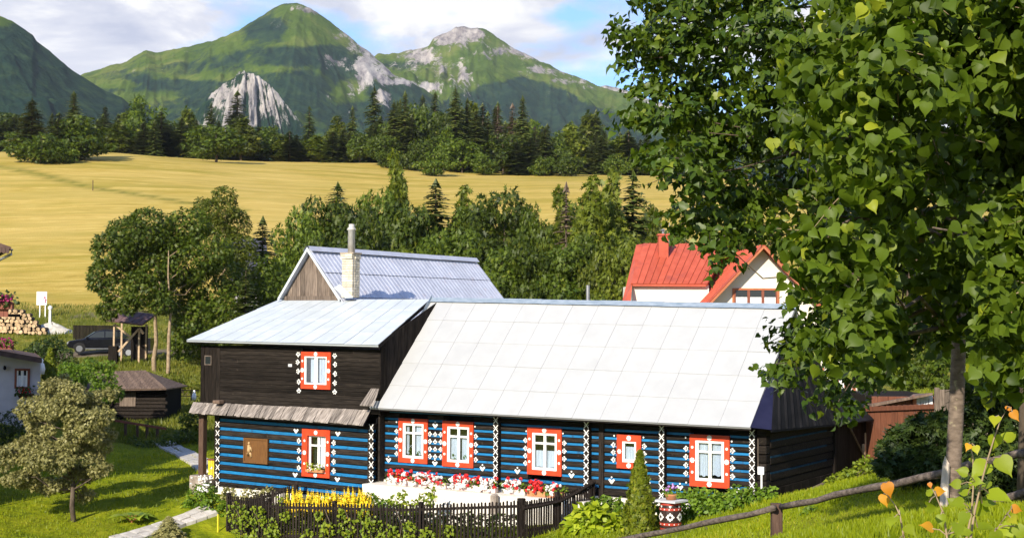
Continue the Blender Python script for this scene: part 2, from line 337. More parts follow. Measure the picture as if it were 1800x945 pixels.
# ------------------------------------------------------------ noise
_PERM = np.random.default_rng(5).permutation(4096); _VAL = np.random.default_rng(6).random(4096) * 2 - 1
def vnoise(x, y, seed=0):
    x = np.asarray(x, float); y = np.asarray(y, float)
    xi = np.floor(x).astype(int); yi = np.floor(y).astype(int); fx = x - xi; fy = y - yi
    fx = fx * fx * fx * (fx * (fx * 6 - 15) + 10); fy = fy * fy * fy * (fy * (fy * 6 - 15) + 10)
    def h(a, b): return _VAL[(_PERM[(a + seed * 131) & 4095] + b * 57 + seed * 17) & 4095]
    return (h(xi, yi) * (1 - fx) + h(xi + 1, yi) * fx) * (1 - fy) + (h(xi, yi + 1) * (1 - fx) + h(xi + 1, yi + 1) * fx) * fy
def fbm(x, y, o=5, seed=0, g=0.5):
    r = 0; a = 1; t = 0
    for i in range(o): r = r + a * vnoise(x * 2 ** i + i * 17.3, y * 2 ** i + i * 9.1, seed + i); t += a; a *= g
    return r / t
def ridged(x, y, o=5, seed=0, g=0.5):
    r = 0; a = 1; t = 0
    for i in range(o): r = r + a * (1 - 2 * np.abs(vnoise(x * 2 ** i + i * 7.7, y * 2 ** i + i * 3.3, seed + i))); t += a; a *= g
    return r / t

# ------------------------------------------------------------ the lie of the land
_cp = []
def cp(px, py, Y): _cp.append(at(px, py, Y))
for p in [(0, -40, -0.5), (-30, -10, -4), (30, -10, -0.5), (0, 0, -1.7), (-9, 2, -2.6), (9, 3, -1.6), (22, 10, -1.5), (-25, 15, -6.2), (12, 22, -2.6), (20, 40, -2.4), (32, 62, -1.0), (-45, 30, -6.5), (45, 30, 0.5),
          (3.76, 12.9, -2.2), (3.3, 15, -2.95), (3.0, 17, -3.5), (4.4, 12.4, -2.0), (0, 18, -3.8), (-3, 22, -5.0), (-8, 26, -6.3), (8, 30, -3.5)]: _cp.append(np.array(p, float))
cp(1668, 914, 11); cp(1180, 934, 38.4); cp(1125, 942, 38.6); cp(1320, 886, 39.6); cp(1525, 806, 48); cp(1600, 846, 30); cp(1450, 862, 41.5); cp(1480, 850, 36)
cp(1040, 893, 43.5); cp(900, 900, 45.0); cp(660, 893, 47.0); cp(395, 935, 47.0); cp(380, 862, 50); cp(520, 872, 49.0)
cp(130, 916, 48); cp(0, 925, 46.5); cp(345, 862, 51.5); cp(60, 820, 57); cp(300, 800, 60); cp(180, 850, 53)
cp(240, 747, 71); cp(180, 748, 71); cp(300, 742, 72); cp(240, 733, 77); cp(330, 728, 76); cp(20, 725, 64); cp(120, 705, 74); cp(260, 790, 63); cp(272, 663, 86); cp(320, 655, 88); cp(200, 640, 92)
cp(150, 621, 100); cp(250, 620, 100); cp(20, 641, 98); cp(330, 613, 102); cp(80, 588, 110); cp(150, 580, 112); cp(72, 560, 118); cp(200, 545, 122); cp(0, 580, 111)
cp(0, 530, 127); cp(150, 533, 127); cp(-150, 535, 127); cp(-150, 600, 108)
for x, y, d in [(500, 420, 172), (250, 400, 178), (0, 400, 178), (0, 265, 292), (200, 268, 292), (400, 285, 295), (700, 290, 305), (760, 308, 285), (1000, 309, 300), (1160, 312, 305), (1500, 320, 310), (1900, 320, 310), (-250, 265, 292), (-300, 420, 172)]: cp(x, y, d)
for p in [(-6, 66, -4.6), (6, 64, -4.2), (14, 60, -3.8), (0, 84, -2.4), (14, 84, -2.2), (-14, 96, -1.8), (-14, 118, 0.4), (4, 112, 0.3), (18, 112, 0.5), (40, 110, 1.5), (30, 178, 11.5), (70, 178, 12.0)]: _cp.append(np.array(p, float))
for p in [(0, 400, 36), (-120, 420, 38), (140, 420, 36), (0, 700, 20), (-350, 500, 30), (350, 500, 30), (-400, 900, 0), (400, 900, 0), (0, 1100, 0), (-120, 100, 0), (120, 100, 4)]: _cp.append(np.array(p, float))
_cp = np.array(_cp)
def _u(r2): return np.where(r2 > 1e-9, r2 * np.log(np.maximum(r2, 1e-9)), 0)
def _wy(P): P = np.asarray(P, float); return np.stack([P[..., 0] / (1 + np.maximum(P[..., 1], 0) * 0.012), np.log1p(np.maximum(P[..., 1] + 45, 0) / 30) * 46], -1)
_q = _wy(_cp[:, :2]); _n = len(_q)
_K = _u(((_q[:, None] - _q[None]) ** 2).sum(-1)) + np.eye(_n) * 0.3
_A = np.zeros((_n + 3, _n + 3)); _A[:_n, :_n] = _K; _A[:_n, _n] = 1; _A[:_n, _n + 1:] = _q; _A[_n, :_n] = 1; _A[_n + 1:, :_n] = _q.T
_w = np.linalg.solve(_A, np.concatenate([_cp[:, 2], np.zeros(3)]))
def hgt(x, y):
    x = np.asarray(x, float); y = np.asarray(y, float); sh = x.shape
    q = _wy(np.stack([x.ravel(), y.ravel()], -1)); r = np.empty(len(q))
    for i in range(0, len(q), 8000):
        b = q[i:i + 8000]; r[i:i + 8000] = _u(((b[:, None] - _q[None]) ** 2).sum(-1)) @ _w[:_n] + _w[_n] + b @ _w[_n + 1:]
    far = np.clip((y.ravel() - 430) / 300, 0, 1)
    r = r * (1 - far) + (20 * np.clip(1 - (y.ravel() - 700) / 500, 0, 1)) * far
    return r.reshape(sh)
def h1(x, y): return float(hgt(np.array([x]), np.array([y]))[0])
def G(x, y, dz=0): return np.array([x, y, h1(x, y) + dz])
def hit(px, py, y0=8, y1=420):                     # where the sight line through a point of the photo meets the ground
    d = ray(px, py); d = d / d[1]; Y = np.concatenate([np.arange(y0, 60, 0.5), np.arange(60, y1, 2.0)])
    g = d[2] * Y - hgt(d[0] * Y, Y); i = np.argmax(g < 0)
    if not (g < 0).any(): return d * y1
    a, b = Y[max(i - 1, 0)], Y[i]
    ga, gb = g[max(i - 1, 0)], g[i]
    y = a + (b - a) * (ga / (ga - gb) if ga != gb else 0)
    return np.array([d[0] * y, y, h1(d[0] * y, y)])
def near(px, Y):                                    # on the ground at depth Y under column px
    x = (px - 900) / FPX * Y; return G(x, Y)

def seg_dist(x, y, pts):
    d = np.full(np.shape(x), 1e9)
    for a, b in zip(pts[:-1], pts[1:]):
        a = np.array(a[:2]); b = np.array(b[:2]); ab = b - a; t = np.clip(((x - a[0]) * ab[0] + (y - a[1]) * ab[1]) / (ab @ ab), 0, 1)
        d = np.minimum(d, np.hypot(x - a[0] - t * ab[0], y - a[1] - t * ab[1]))
    return d
def sstep(a, b, x): t = np.clip((x - a) / (b - a), 0, 1); return t * t * (3 - 2 * t)

def ground_material():
    m = bpy.data.materials.new('ground'); m.use_nodes = True; nt = m.node_tree; bs = nt.nodes['Principled BSDF']; bs.inputs['Roughness'].default_value = 0.95; bs.inputs['Specular IOR Level'].default_value = 0.1
    a = nd(nt, 'ShaderNodeAttribute'); a.attribute_name = 'zone'
    s = nd(nt, 'ShaderNodeSeparateColor'); lk(nt, a.outputs['Color'], s.inputs[0])
    tc = nd(nt, 'ShaderNodeTexCoord')
    def noise(scale, det, mapping=None, rot=0, dist=0.0, rough=0.6):
        n = nd(nt, 'ShaderNodeTexNoise'); n.inputs['Scale'].default_value = scale; n.inputs['Detail'].default_value = det; n.inputs['Distortion'].default_value = dist; n.inputs['Roughness'].default_value = rough
        if mapping:
            vr = nd(nt, 'ShaderNodeVectorRotate', rotation_type='Z_AXIS'); vr.inputs['Angle'].default_value = rot; lk(nt, tc.outputs['Object'], vr.inputs['Vector'])
            mp = nd(nt, 'ShaderNodeMapping'); mp.inputs['Scale'].default_value = mapping; lk(nt, vr.outputs[0], mp.inputs[0]); lk(nt, mp.outputs[0], n.inputs[0])
        else: lk(nt, tc.outputs['Object'], n.inputs[0])
        return n.outputs[0]
    # mown hay: rows of straw running across the slope, greener strips between
    n1 = noise(0.22, 6, (0.10, 1.0, 0.2), R_(-12), 0.6); n2 = noise(0.8, 9, (0.22, 1.0, 0.3), R_(-9), 0.7, 0.75); n3 = noise(0.035, 4)
    hay = ramp(nt, n2, [(0.30, (0.27, 0.195, 0.032)), (0.5, (0.44, 0.315, 0.066)), (0.70, (0.60, 0.46, 0.15))])
    green = ramp(nt, n1, [(0.38, (0.8, 0.8, 0.8)), (0.54, (0, 0, 0))])
    hay = mixc(nt, green, hay, (0.27, 0.225, 0.028))
    n4 = noise(0.30, 7, (0.06, 1.0, 0.2), R_(14), 0.5)
    hay = mixc(nt, ramp(nt, n4, [(0.34, (0.6, 0.6, 0.6)), (0.44, (0, 0, 0))]), hay, (0.27, 0.225, 0.03))
    hay = mixc(nt, ramp(nt, n3, [(0.42, (0, 0, 0)), (0.62, (0.45, 0.45, 0.45))]), hay, (0.52, 0.38, 0.12))
    l1 = noise(1.3, 6); l2 = noise(0.25, 4)
    lawn = ramp(nt, l1, [(0.32, (0.085, 0.12, 0.003)), (0.5, (0.185, 0.22, 0.004)), (0.68, (0.29, 0.30, 0.010))])
    lawn = mixc(nt, ramp(nt, l2, [(0.4, (0, 0, 0)), (0.65, (0.6, 0.6, 0.6))]), lawn, (0.20, 0.20, 0.012))
    rough_ = ramp(nt, noise(0.6, 7), [(0.32, (0.055, 0.070, 0.008)), (0.5, (0.15, 0.155, 0.018)), (0.68, (0.26, 0.22, 0.04))])
    dirt = ramp(nt, noise(1.5, 6), [(0.35, (0.085, 0.065, 0.045)), (0.65, (0.20, 0.165, 0.12))])
    c = mixc(nt, s.outputs[0], rough_, hay)
    c = mixc(nt, s.outputs[1], c, lawn)
    c = mixc(nt, s.outputs[2], c, dirt)
    lk(nt, c, bs.inputs['Base Color'])
    b = nd(nt, 'ShaderNodeBump'); b.inputs['Strength'].default_value = 0.7; b.inputs['Distance'].default_value = 0.15
    sm = nd(nt, 'ShaderNodeMath', operation='ADD'); lk(nt, n2, sm.inputs[0]); lk(nt, noise(5, 6), sm.inputs[1]); lk(nt, sm.outputs[0], b.inputs['Height'])
    lk(nt, b.outputs[0], bs.inputs['Normal'])
    return m
def build_ground():
    rows = np.concatenate([np.arange(-40, 8, 2.0), np.arange(8, 64, 0.45), 64 * 1.0125 ** np.arange(0, 155), np.array([460, 500, 560, 640, 760, 900, 1100, 1400, 2000, 3000])])
    cols = np.linspace(-1, 1, 241); cols = np.sign(cols) * (np.abs(cols) * 0.5 + np.abs(cols) ** 3 * 0.55)
    A, Y = np.meshgrid(cols, rows); X = A * (np.abs(Y) + 28)
    Z = hgt(X, Y)
    Z = Z + np.where(Y > 8, 0.06 * fbm(X * 0.35, Y * 0.35, 4, 3), 0) + np.where(Y > 105, 0.5 * fbm(X * 0.03, Y * 0.03, 3, 9), 0) * sstep(105, 150, Y)
    n0, n1 = A.shape; idx = np.arange(n0 * n1).reshape(n0, n1)
    F = np.stack([idx[:-1, :-1], idx[:-1, 1:], idx[1:, 1:], idx[1:, :-1]], -1).reshape(-1, 4)
    me = tri_mesh('ground', np.stack([X, Y, Z], -1).reshape(-1, 3), F, ground_material(), smooth=True)
    wob = fbm(X * 0.08, Y * 0.08, 4, 21) * 6
    meadow = sstep(119, 126, Y + wob * 0.6) * (1 - sstep(330, 360, Y))
    tr = [hit(x, y) for x, y in [(-60, 285), (60, 305), (150, 330), (250, 348), (330, 360), (430, 372)]]
    meadow = meadow * (1 - 0.8 * (1 - sstep(0.5, 1.7, seg_dist(X, Y, tr))))
    lawn = (1 - sstep(60, 66, Y + wob * 0.3))
    dirt = np.zeros_like(X)
    road = [hit(x, y) for x, y in [(-120, 640), (0, 634), (120, 622), (250, 620), (400, 616)]]
    dirt = np.maximum(dirt, 1 - sstep(1.6, 2.6, seg_dist(X, Y, road)))
    rd2 = [hit(x, y) for x, y in [(160, 553), (260, 549), (380, 545)]]
    dirt = np.maximum(dirt, 0.8 * (1 - sstep(1.0, 2.0, seg_dist(X, Y, rd2))))
    bed = [hit(1525, 812), hit(1455, 850)]
    dirt = np.maximum(dirt, 0.55 * (1 - sstep(0.3, 1.0, seg_dist(X, Y, bed))))
    bed = [hit(1120, 944), hit(1185, 940), hit(1230, 930)]
    dirt = np.maximum(dirt, 0.8 * (1 - sstep(0.3, 0.9, seg_dist(X, Y, bed))))
    z = np.stack([meadow, lawn, dirt, np.ones_like(X)], -1).reshape(-1, 4).astype(np.float32)
    a = me.attributes.new('zone', 'FLOAT_COLOR', 'POINT'); a.data.foreach_set('color', z.ravel())
    o = link('ground', me); prop(o, kind='structure')
build_ground()

# ------------------------------------------------------------ mountains
def mountain_material():
    m = bpy.data.materials.new('mountain'); m.use_nodes = True; nt = m.node_tree; bs = nt.nodes['Principled BSDF']; bs.inputs['Roughness'].default_value = 1.0; bs.inputs['Specular IOR Level'].default_value = 0.0
    a = nd(nt, 'ShaderNodeAttribute'); a.attribute_name = 'cover'; s = nd(nt, 'ShaderNodeSeparateColor'); lk(nt, a.outputs['Color'], s.inputs[0])
    tc = nd(nt, 'ShaderNodeTexCoord')
    def noise(scale, det, rough=0.65, mapping=None, dist=0.0):
        n = nd(nt, 'ShaderNodeTexNoise'); n.inputs['Scale'].default_value = scale; n.inputs['Detail'].default_value = det; n.inputs['Roughness'].default_value = rough; n.inputs['Distortion'].default_value = dist
        if mapping:
            mp = nd(nt, 'ShaderNodeMapping'); mp.inputs['Scale'].default_value = mapping; lk(nt, tc.outputs['Object'], mp.inputs[0]); lk(nt, mp.outputs[0], n.inputs[0])
        else: lk(nt, tc.outputs['Object'], n.inputs[0])
        return n.outputs[0]
    def thresh(mask, nz, k, soft=0.07):            # the mask's edge broken up by noise
        x = nd(nt, 'ShaderNodeMath', operation='MULTIPLY_ADD'); lk(nt, nz, x.inputs[0]); x.inputs[1].default_value = k; lk(nt, mask, x.inputs[2])
        r = nd(nt, 'ShaderNodeMapRange'); lk(nt, x.outputs[0], r.inputs[0]); r.inputs[1].default_value = 0.5 + k / 2 - soft; r.inputs[2].default_value = 0.5 + k / 2 + soft; return r.outputs[0]
    g = ramp(nt, noise(0.010, 8, 0.7), [(0.32, (0.045, 0.085, 0.013)), (0.5, (0.088, 0.138, 0.020)), (0.66, (0.165, 0.185, 0.045))])
    p = ramp(nt, noise(0.035, 8, 0.72), [(0.32, (0.008, 0.026, 0.024)), (0.5, (0.019, 0.046, 0.029)), (0.66, (0.042, 0.076, 0.032))])  # dark pine colour, used also to paint the cloud shadows
    r_ = ramp(nt, noise(0.045, 9, 0.75, (1, 0.3, 0.4)), [(0.34, (0.10, 0.092, 0.105)), (0.47, (0.27, 0.235, 0.215)), (0.60, (0.46, 0.41, 0.36))])
    r2 = mixc(nt, s.outputs[2], r_, ramp(nt, noise(0.045, 9, 0.75, (1, 0.3, 0.4)), [(0.36, (0.15, 0.14, 0.165)), (0.47, (0.37, 0.345, 0.335)), (0.60, (0.58, 0.54, 0.49))]))
    c = mixc(nt, thresh(s.outputs[1], noise(0.016, 10, 0.72), 1.7, 0.13), g, p)
    c = mixc(nt, thresh(s.outputs[0], noise(0.030, 10, 0.78, (1, 0.5, 0.45), 0.6), 2.7, 0.06), c, r2)
    lk(nt, c, bs.inputs['Base Color'])
    b = nd(nt, 'ShaderNodeBump'); b.inputs['Strength'].default_value = 0.9; b.inputs['Distance'].default_value = 10; lk(nt, noise(0.04, 10, 0.75), b.inputs['Height']); lk(nt, b.outputs[0], bs.inputs['Normal'])
    return m
MM = mountain_material()
def blob(px, py, *bl):                              # soft patches of cover and painted cloud shade on the slopes: (x, y, rx, ry, strength)
    r = np.zeros_like(px)
    for x, y, rx, ry, k in bl: r = np.maximum(r, k * np.exp(-(((px - x) / rx) ** 2 + ((py - y) / ry) ** 2)))
    return r
def mountain(sil, R, Rb, cover, amp=60, seed=0, step=2.0, pw=1.15, back=500, fine=10, wl=420.0, peaks=((500, 0),), gul=0.0, n=150, crag=1.6):
    sx = np.array([p[0] for p in sil], float); sy = np.array([p[1] for p in sil], float)
    px = np.arange(sx[0], sx[-1] + 0.1, step)
    py = np.interp(px, sx, sy) + crag * fbm(px * 0.06, px * 0 + seed, 5, seed, 0.6)
    d = np.stack([ray(a, b) for a, b in zip(px, py)]); d = d / d[:, 1:2]
    zr = d[:, 2] * R
    Wg = np.repeat(np.linspace(0, 1, n)[:, None], len(px), 1)
    RR = Rb + (R - Rb) * Wg; zz = -10 + (zr[None] + 10) * Wg ** pw
    PX = np.broadcast_to(px[None], RR.shape); X = d[None, :, 0] * RR
    env = np.sin(np.pi * np.clip(Wg, 0, 1)) ** 0.6
    L = wl; wx = X + 0.3 * L * fbm(X / L, RR / L, 3, seed + 5); wy = RR + 0.3 * L * fbm(X / L + 9, RR / L + 4, 3, seed + 6)
    spur = ridged(wx / L + seed, wy / (L * 2.4), 6, seed + 1, 0.55)
    zz = zz + env * amp * spur + env * fine * fbm(wx / 60, wy / 110, 5, seed + 2, 0.6)
    if gul:                                          # gullies that fan out down the slope from the summits
        qx = 900 + FPX * X / RR; ang = np.zeros_like(qx); wsum = np.zeros_like(qx)
        for cx, cy in peaks:
            w_ = 1 / (1 + ((qx - cx) / 120) ** 2); ang = ang + w_ * np.arctan2(qx - cx, 60 + 260 * (1 - Wg)) * 4.2; wsum = wsum + w_
        a_ = ang / wsum; q = ridged(a_ * 3.1 + 0.25 * fbm(wx / 90, wy / 160, 3, seed + 8), Wg * 1.4, 4, seed + 9, 0.6)
        zz = zz + env * gul * q
    else: q = spur
    qx = 900 + (FPX * (X / RR)); qy = 560 - FPX * zz / RR
    rock, pine, pale = cover(qx, qy, Wg, 0.5 * spur + 0.5 * q)
    V = np.stack([X, RR, zz], -1)
    bk = np.stack([d[:, 0] * (R + back), np.full(len(px), R + back), zr * 0.3], -1)[None]
    V = np.concatenate([V, bk], 0)
    cov = np.stack([rock + 0 * qx, pine + 0 * qx, pale + 0 * qx, np.ones_like(qx)], -1); cov = np.concatenate([cov, cov[-1:]], 0)
    a, b = V.shape[:2]; idx = np.arange(a * b).reshape(a, b)
    F = np.stack([idx[:-1, :-1], idx[:-1, 1:], idx[1:, 1:], idx[1:, :-1]], -1).reshape(-1, 4)
    me = tri_mesh('mountain', V.reshape(-1, 3), F, MM, smooth=True)
    at_ = me.attributes.new('cover', 'FLOAT_COLOR', 'POINT'); at_.data.foreach_set('color', np.clip(cov, -1, 2).astype(np.float32).ravel())
    prop(link('mountain', me), kind='structure')
def cov_far(x, y, w, s): return 0.55 + 0.3 * s, 0.1, 0.3
def cov_right(x, y, w, s):
    rock = 0.02 + 0.3 * s * (y < 170) + blob(x, y, (800, 58, 60, 26, 0.85), (740, 96, 40, 22, 0.62), (900, 88, 70, 16, 0.72), (960, 122, 50, 10, 0.62), (808, 128, 22, 40, 0.55), (735, 152, 70, 12, 0.66), (770, 115, 20, 18, 0.5), (1050, 153, 60, 8, 0.3), (1000, 140, 60, 8, 0.4))
    pine = 0.02 + 0.95 * sstep(-10, 26, y - np.interp(x, [600, 700, 760, 800, 850, 920, 1000, 1080, 1120, 1200], [135, 150, 172, 165, 135, 124, 152, 186, 212, 240]) - 10 * s) + blob(x, y, (715, 112, 60, 12, 0.6)) + 0.25 * (s < -0.2)  # pine below the slanting line also paints in the cloud shadow there
    return rock, pine, 0.25 + blob(x, y, (740, 152, 60, 14, 0.7))
def cov_mid(x, y, w, s):
    rock = -0.05 + 0.32 * s * (y < 130) + blob(x, y, (545, 16, 45, 12, 0.66), (600, 60, 26, 14, 0.6), (632, 84, 30, 16, 0.75), (643, 122, 24, 44, 0.95), (668, 128, 36, 24, 0.9), (700, 142, 44, 10, 0.8), (585, 108, 34, 24, 0.55), (205, 128, 24, 6, 0.4), (672, 172, 22, 26, 0.72), (612, 165, 12, 40, 0.5), (480, 36, 24, 14, 0.45), (572, 165, 8, 40, 0.4))
    pine = 0.40 + 0.30 * sstep(130, 185, y) - 0.22 * s + blob(x, y, (470, 46, 36, 24, 0.7), (530, 100, 80, 18, 0.62), (400, 110, 120, 20, 0.35), (330, 150, 90, 24, 0.35), (575, 90, 40, 16, 0.6), (590, 118, 45, 26, 0.7), (530, 150, 60, 26, 0.7), (230, 140, 70, 14, 0.25), (690, 160, 40, 16, 0.65), (640, 200, 60, 20, 0.7)) \
        - blob(x, y, (560, 56, 60, 24, 0.65), (500, 30, 30, 16, 0.3), (330, 138, 60, 6, 0.5), (250, 172, 60, 10, 0.6), (200, 150, 40, 8, 0.5), (600, 170, 50, 26, 0.5), (470, 122, 46, 5, 0.4), (300, 105, 60, 10, 0.25))  # pine and its gaps also paint cloud shadow and sunlit patches
    return rock, pine, blob(x, y, (650, 130, 50, 60, 0.8), (700, 142, 40, 14, 0.8))
def cov_left(x, y, w, s): return -0.1 + 0.25 * s * (w > 0.9), 0.95 - blob(x, y, (10, 36, 60, 12, 0.9)) - 0.15 * s, 0.0
def cov_crag(x, y, w, s):
    rock = 0.44 + 0.55 * s - 0.8 * sstep(222, 262, y) - blob(x, y, (350, 190, 26, 40, 0.5), (545, 240, 20, 30, 0.5)); return rock, 0.8, 0.75
mountain([(980, 200), (1030, 160), (1065, 150), (1100, 158), (1150, 178), (1250, 200), (1400, 230)], 5200, 4500, cov_far, 30, 61, 4, n=60)
mountain([(560, 170), (620, 130), (665, 97), (700, 95), (728, 88), (755, 80), (762, 69), (772, 66), (790, 56), (800, 48), (818, 46), (828, 50), (838, 49), (852, 52), (870, 64), (905, 86), (935, 100), (985, 124), (1050, 150), (1100, 166), (1135, 182), (1190, 208), (1300, 232), (1420, 240), (1560, 225), (1700, 236), (1900, 215), (2200, 240)], 3300, 1700, cov_right, 95, 31, 2.2, 1.15, 500, 24, 330.0, ((815, 47), (700, 95), (1100, 166)), 10, n=125, crag=2.8)
mountain([(60, 190), (110, 150), (148, 128), (165, 126), (195, 116), (215, 112), (240, 98), (252, 91), (258, 89), (275, 92), (330, 82), (375, 72), (420, 55), (450, 36), (470, 20), (485, 12), (505, 6), (522, 5), (545, 14), (575, 34), (605, 58), (625, 74), (650, 92), (672, 112), (690, 130), (712, 140), (745, 156), (780, 182), (840, 215), (900, 250)], 2700, 1500, cov_mid, 70, 12, 2.0, 1.15, 500, 20, 330.0, ((522, 5), (258, 89), (700, 135)), 5, crag=2.2)
mountain([(-420, 60), (-300, 0), (-150, -10), (-60, 8), (0, 29), (20, 36), (38, 48), (58, 62), (64, 72), (90, 92), (120, 118), (150, 138), (185, 160), (215, 172), (260, 215), (310, 250)], 1900, 1000, cov_left, 40, 44, 2.5, 1.15, 500, 10, 300.0, ((-150, -10),), 5)
mountain([(300, 250), (335, 215), (352, 190), (372, 165), (395, 148), (412, 136), (420, 127), (428, 129), (442, 134), (455, 136), (465, 143), (478, 152), (492, 170), (505, 186), (520, 204), (535, 225), (560, 255)], 1700, 1520, cov_crag, 50, 73, 1.2, 1.0, 300, 30, 70.0, ((430, 125),), 20, 150, 4.0)

# ------------------------------------------------------------ leaves and trees
def nrm(a): return a / (np.linalg.norm(a, axis=-1, keepdims=True) + 1e-9)
def frames(N, D):                                  # leaf frames: y along the leaf, z its upper face
    z = nrm(N); y = nrm(D - (D * z).sum(-1, keepdims=True) * z); x = np.cross(y, z)
    return np.stack([x, y, z], -1)
def stamp(tv, tf, P, Rm, S):
    tv = np.asarray(tv, float); tf = np.asarray(tf, int)
    V = np.einsum('nij,kj->nki', Rm, tv) * np.asarray(S)[:, None, None] + P[:, None]
    F = tf[None] + (np.arange(len(P)) * len(tv))[:, None, None]
    return V.reshape(-1, 3), F.reshape(-1, 3)
RHOMB = ([(0, 0, 0), (-0.36, 0.5, 0.10), (0, 1, -0.05), (0.36, 0.5, 0.10)], [(0, 3, 1), (1, 3, 2)])
SPRIG = ([(0, 0, 0), (-0.34, 0.30, 0.08), (-0.12, 0.42, 0.02), (-0.40, 0.78, 0.0), (0, 0.62, 0.06), (0, 1.05, -0.06), (0.14, 0.60, 0.04), (0.42, 0.70, 0.02), (0.12, 0.36, 0.03), (0.30, 0.22, 0.1)],
         [(0, 2, 1), (0, 4, 2), (2, 4, 3), (4, 6, 5), (4, 8, 6), (6, 8, 7), (0, 8, 4), (0, 9, 8)])
BLADE = ([(-0.5, 0, 0), (0.5, 0, 0), (0, 1, 0)], [(0, 1, 2)])
def heart(fold=0.18, droop=0.16):
    """a heart-shaped lime leaf folded a little along its midrib, with a toothed edge and a drip tip"""
    hw = [(0.0, 0.03), (0.22, -0.07), (0.45, 0.05), (0.53, 0.27), (0.43, 0.52), (0.24, 0.72), (0.07, 0.88), (0.0, 1.12)]
    mid = [(0, 0.0), (0, 0.3), (0, 0.62), (0, 1.06)]
    v = [(0, y, -droop * y * y) for _, y in mid]; f = []
    for sgn in (-1, 1):
        b = len(v)
        for x, y in hw[1:-1]: v.append((sgn * x, y, fold * abs(x) * 1.1 - droop * y * y + 0.03 * math.sin(x * 9 + y * 7)))
        e = [b + i for i in range(6)]
        t = [(0, e[0], e[1]), (0, e[1], 1), (1, e[1], e[2]), (1, e[2], e[3]), (1, e[3], 2), (2, e[3], e[4]), (2, e[4], e[5]), (2, e[5], 3)]
        f += [q if sgn > 0 else q[::-1] for q in t]
    return v, f
def heart_lite(fold=0.2, droop=0.2):
    v = [(0, .03, 0), (0, .5, -droop * .25), (0, 1.1, -droop * 1.2)]; f = []
    for sgn in (-1, 1):
        b = len(v); v += [(sgn * .40, -.02, fold * .4), (sgn * .50, .34, fold * .5 - droop * .1), (sgn * .22, .74, fold * .2 - droop * .5)]
        t = [(0, b, b + 1), (0, b + 1, 1), (1, b + 1, b + 2), (1, b + 2, 2)]; f += [q if sgn > 0 else q[::-1] for q in t]
    return v, f
HEART = heart()
def sphere_pts(n, rng):
    d = rng.normal(size=(n, 3)); return nrm(d)
def crown(lobes, n, rng, size, up=0.5, shell=0.62, rnd=0.5, vis=None, tip_down=0.5, var=0.35, flat=0.0):
    """leaf places on and in overlapping lobes (x, y, z, rx, ry, rz): positions, frames, sizes, tints"""
    L = np.array(lobes, float); w = (L[:, 3] * L[:, 4] + L[:, 3] * L[:, 5] + L[:, 4] * L[:, 5]); w /= w.sum()
    k = rng.choice(len(L), n, p=w); d = sphere_pts(n, rng); r = shell + (1 - shell) * rng.random(n) ** 0.6
    # sub-clumps: leaves crowd on twigs, gaps are left between
    P = L[k, :3] + d * L[k, 3:] * r[:, None]
    q = ((P[:, None] - L[None, :, :3]) / (L[None, :, 3:] * 0.62)); inside = ((q ** 2).sum(-1) < 1).sum(1)
    keep = inside == 0
    P, d, k = P[keep], d[keep], k[keep]; m = len(P)
    N = nrm(d * (1 - up) + np.array([0, 0, 1.0]) * up + rng.normal(size=(m, 3)) * rnd)
    D = nrm(d * 0.8 + np.array([0, 0, -tip_down]) + rng.normal(size=(m, 3)) * 0.5)
    S = size * (1 + var * rng.uniform(-1, 1, m)); T = np.clip(rng.normal(0.5, 0.22, m), 0, 1)
    return P, frames(N, D), S, T, d
def twig_lobes(c, r, n, rng, rs=(0.28, 0.5), squash=0.8):
    """break one round mass into many uneven clumps"""
    out = []
    d = sphere_pts(n, rng)
    for i in range(n):
        s = rng.uniform(*rs); q = (1 - 0.8 * s) * rng.uniform(0.75, 1.08)
        out.append((c[0] + d[i, 0] * r[0] * q, c[1] + d[i, 1] * r[1] * q, c[2] + d[i, 2] * r[2] * q, r[0] * s, r[1] * s, r[2] * s * squash))
    return out
def limb(mb, p, q, r0, r1, rng, n=6, seg=4, wob=0.08):
    p = np.array(p, float); q = np.array(q, float); L = np.linalg.norm(q - p)
    pts = [p + (q - p) * t + (rng.normal(size=3) * wob * L * math.sin(math.pi * t)) for t in np.linspace(0, 1, seg + 1)]
    mb.tube(pts, list(np.linspace(r0, r1, seg + 1)), n)
    return pts
def foliage(parent, name, P, Rm, S, T, tpl, mt, kind='stuff', smooth=False):
    V, F = stamp(tpl[0], tpl[1], np.asarray(P) - (ORG[parent.name] if parent is not None else 0), Rm, S)
    me = tri_mesh(name, V, F, MATS[mt], np.repeat(T, len(tpl[0])), smooth=smooth)
    o = link(name, me, parent); prop(o, kind=kind); return o
def leaf_tree(name, label, base, h, lobes, n, size, mt='broad_leaf', bark='bark', r0=0.16, group=None, seed=1, tpl=SPRIG, clear=0.25, cat='tree', lean=(0, 0), up=0.4, limbs=9, rnd=0.5, shell=0.62):
    rng = np.random.default_rng(seed); t = root(name, label, cat, base, group); base = np.array(base, float)
    P, Rm, S, T, d = crown(lobes, n, rng, size, up=up, rnd=rnd, shell=shell)
    foliage(t, 'crown', P, Rm, S, T, tpl, mt)
    mb = MB(); top = base + (lean[0], lean[1], h * 0.82)
    pts = limb(mb, base + (0, 0, -0.2), top, r0, r0 * 0.2, rng, 8, 6, 0.03)
    for i in rng.choice(len(lobes), min(limbs, len(lobes)), replace=False):
        l = lobes[i]; z = max(base[2] + h * clear, min(l[2] - 0.15 * h, top[2])); f = (z - base[2]) / (h * 0.82); a = base + (top - base) * min(f, 0.95)
        limb(mb, a, l[:3], r0 * 0.42 * (1.1 - 0.6 * f), r0 * 0.08, rng, 5, 3, 0.07)
    mb.build('trunk', MATS[bark], t, True)
    return t
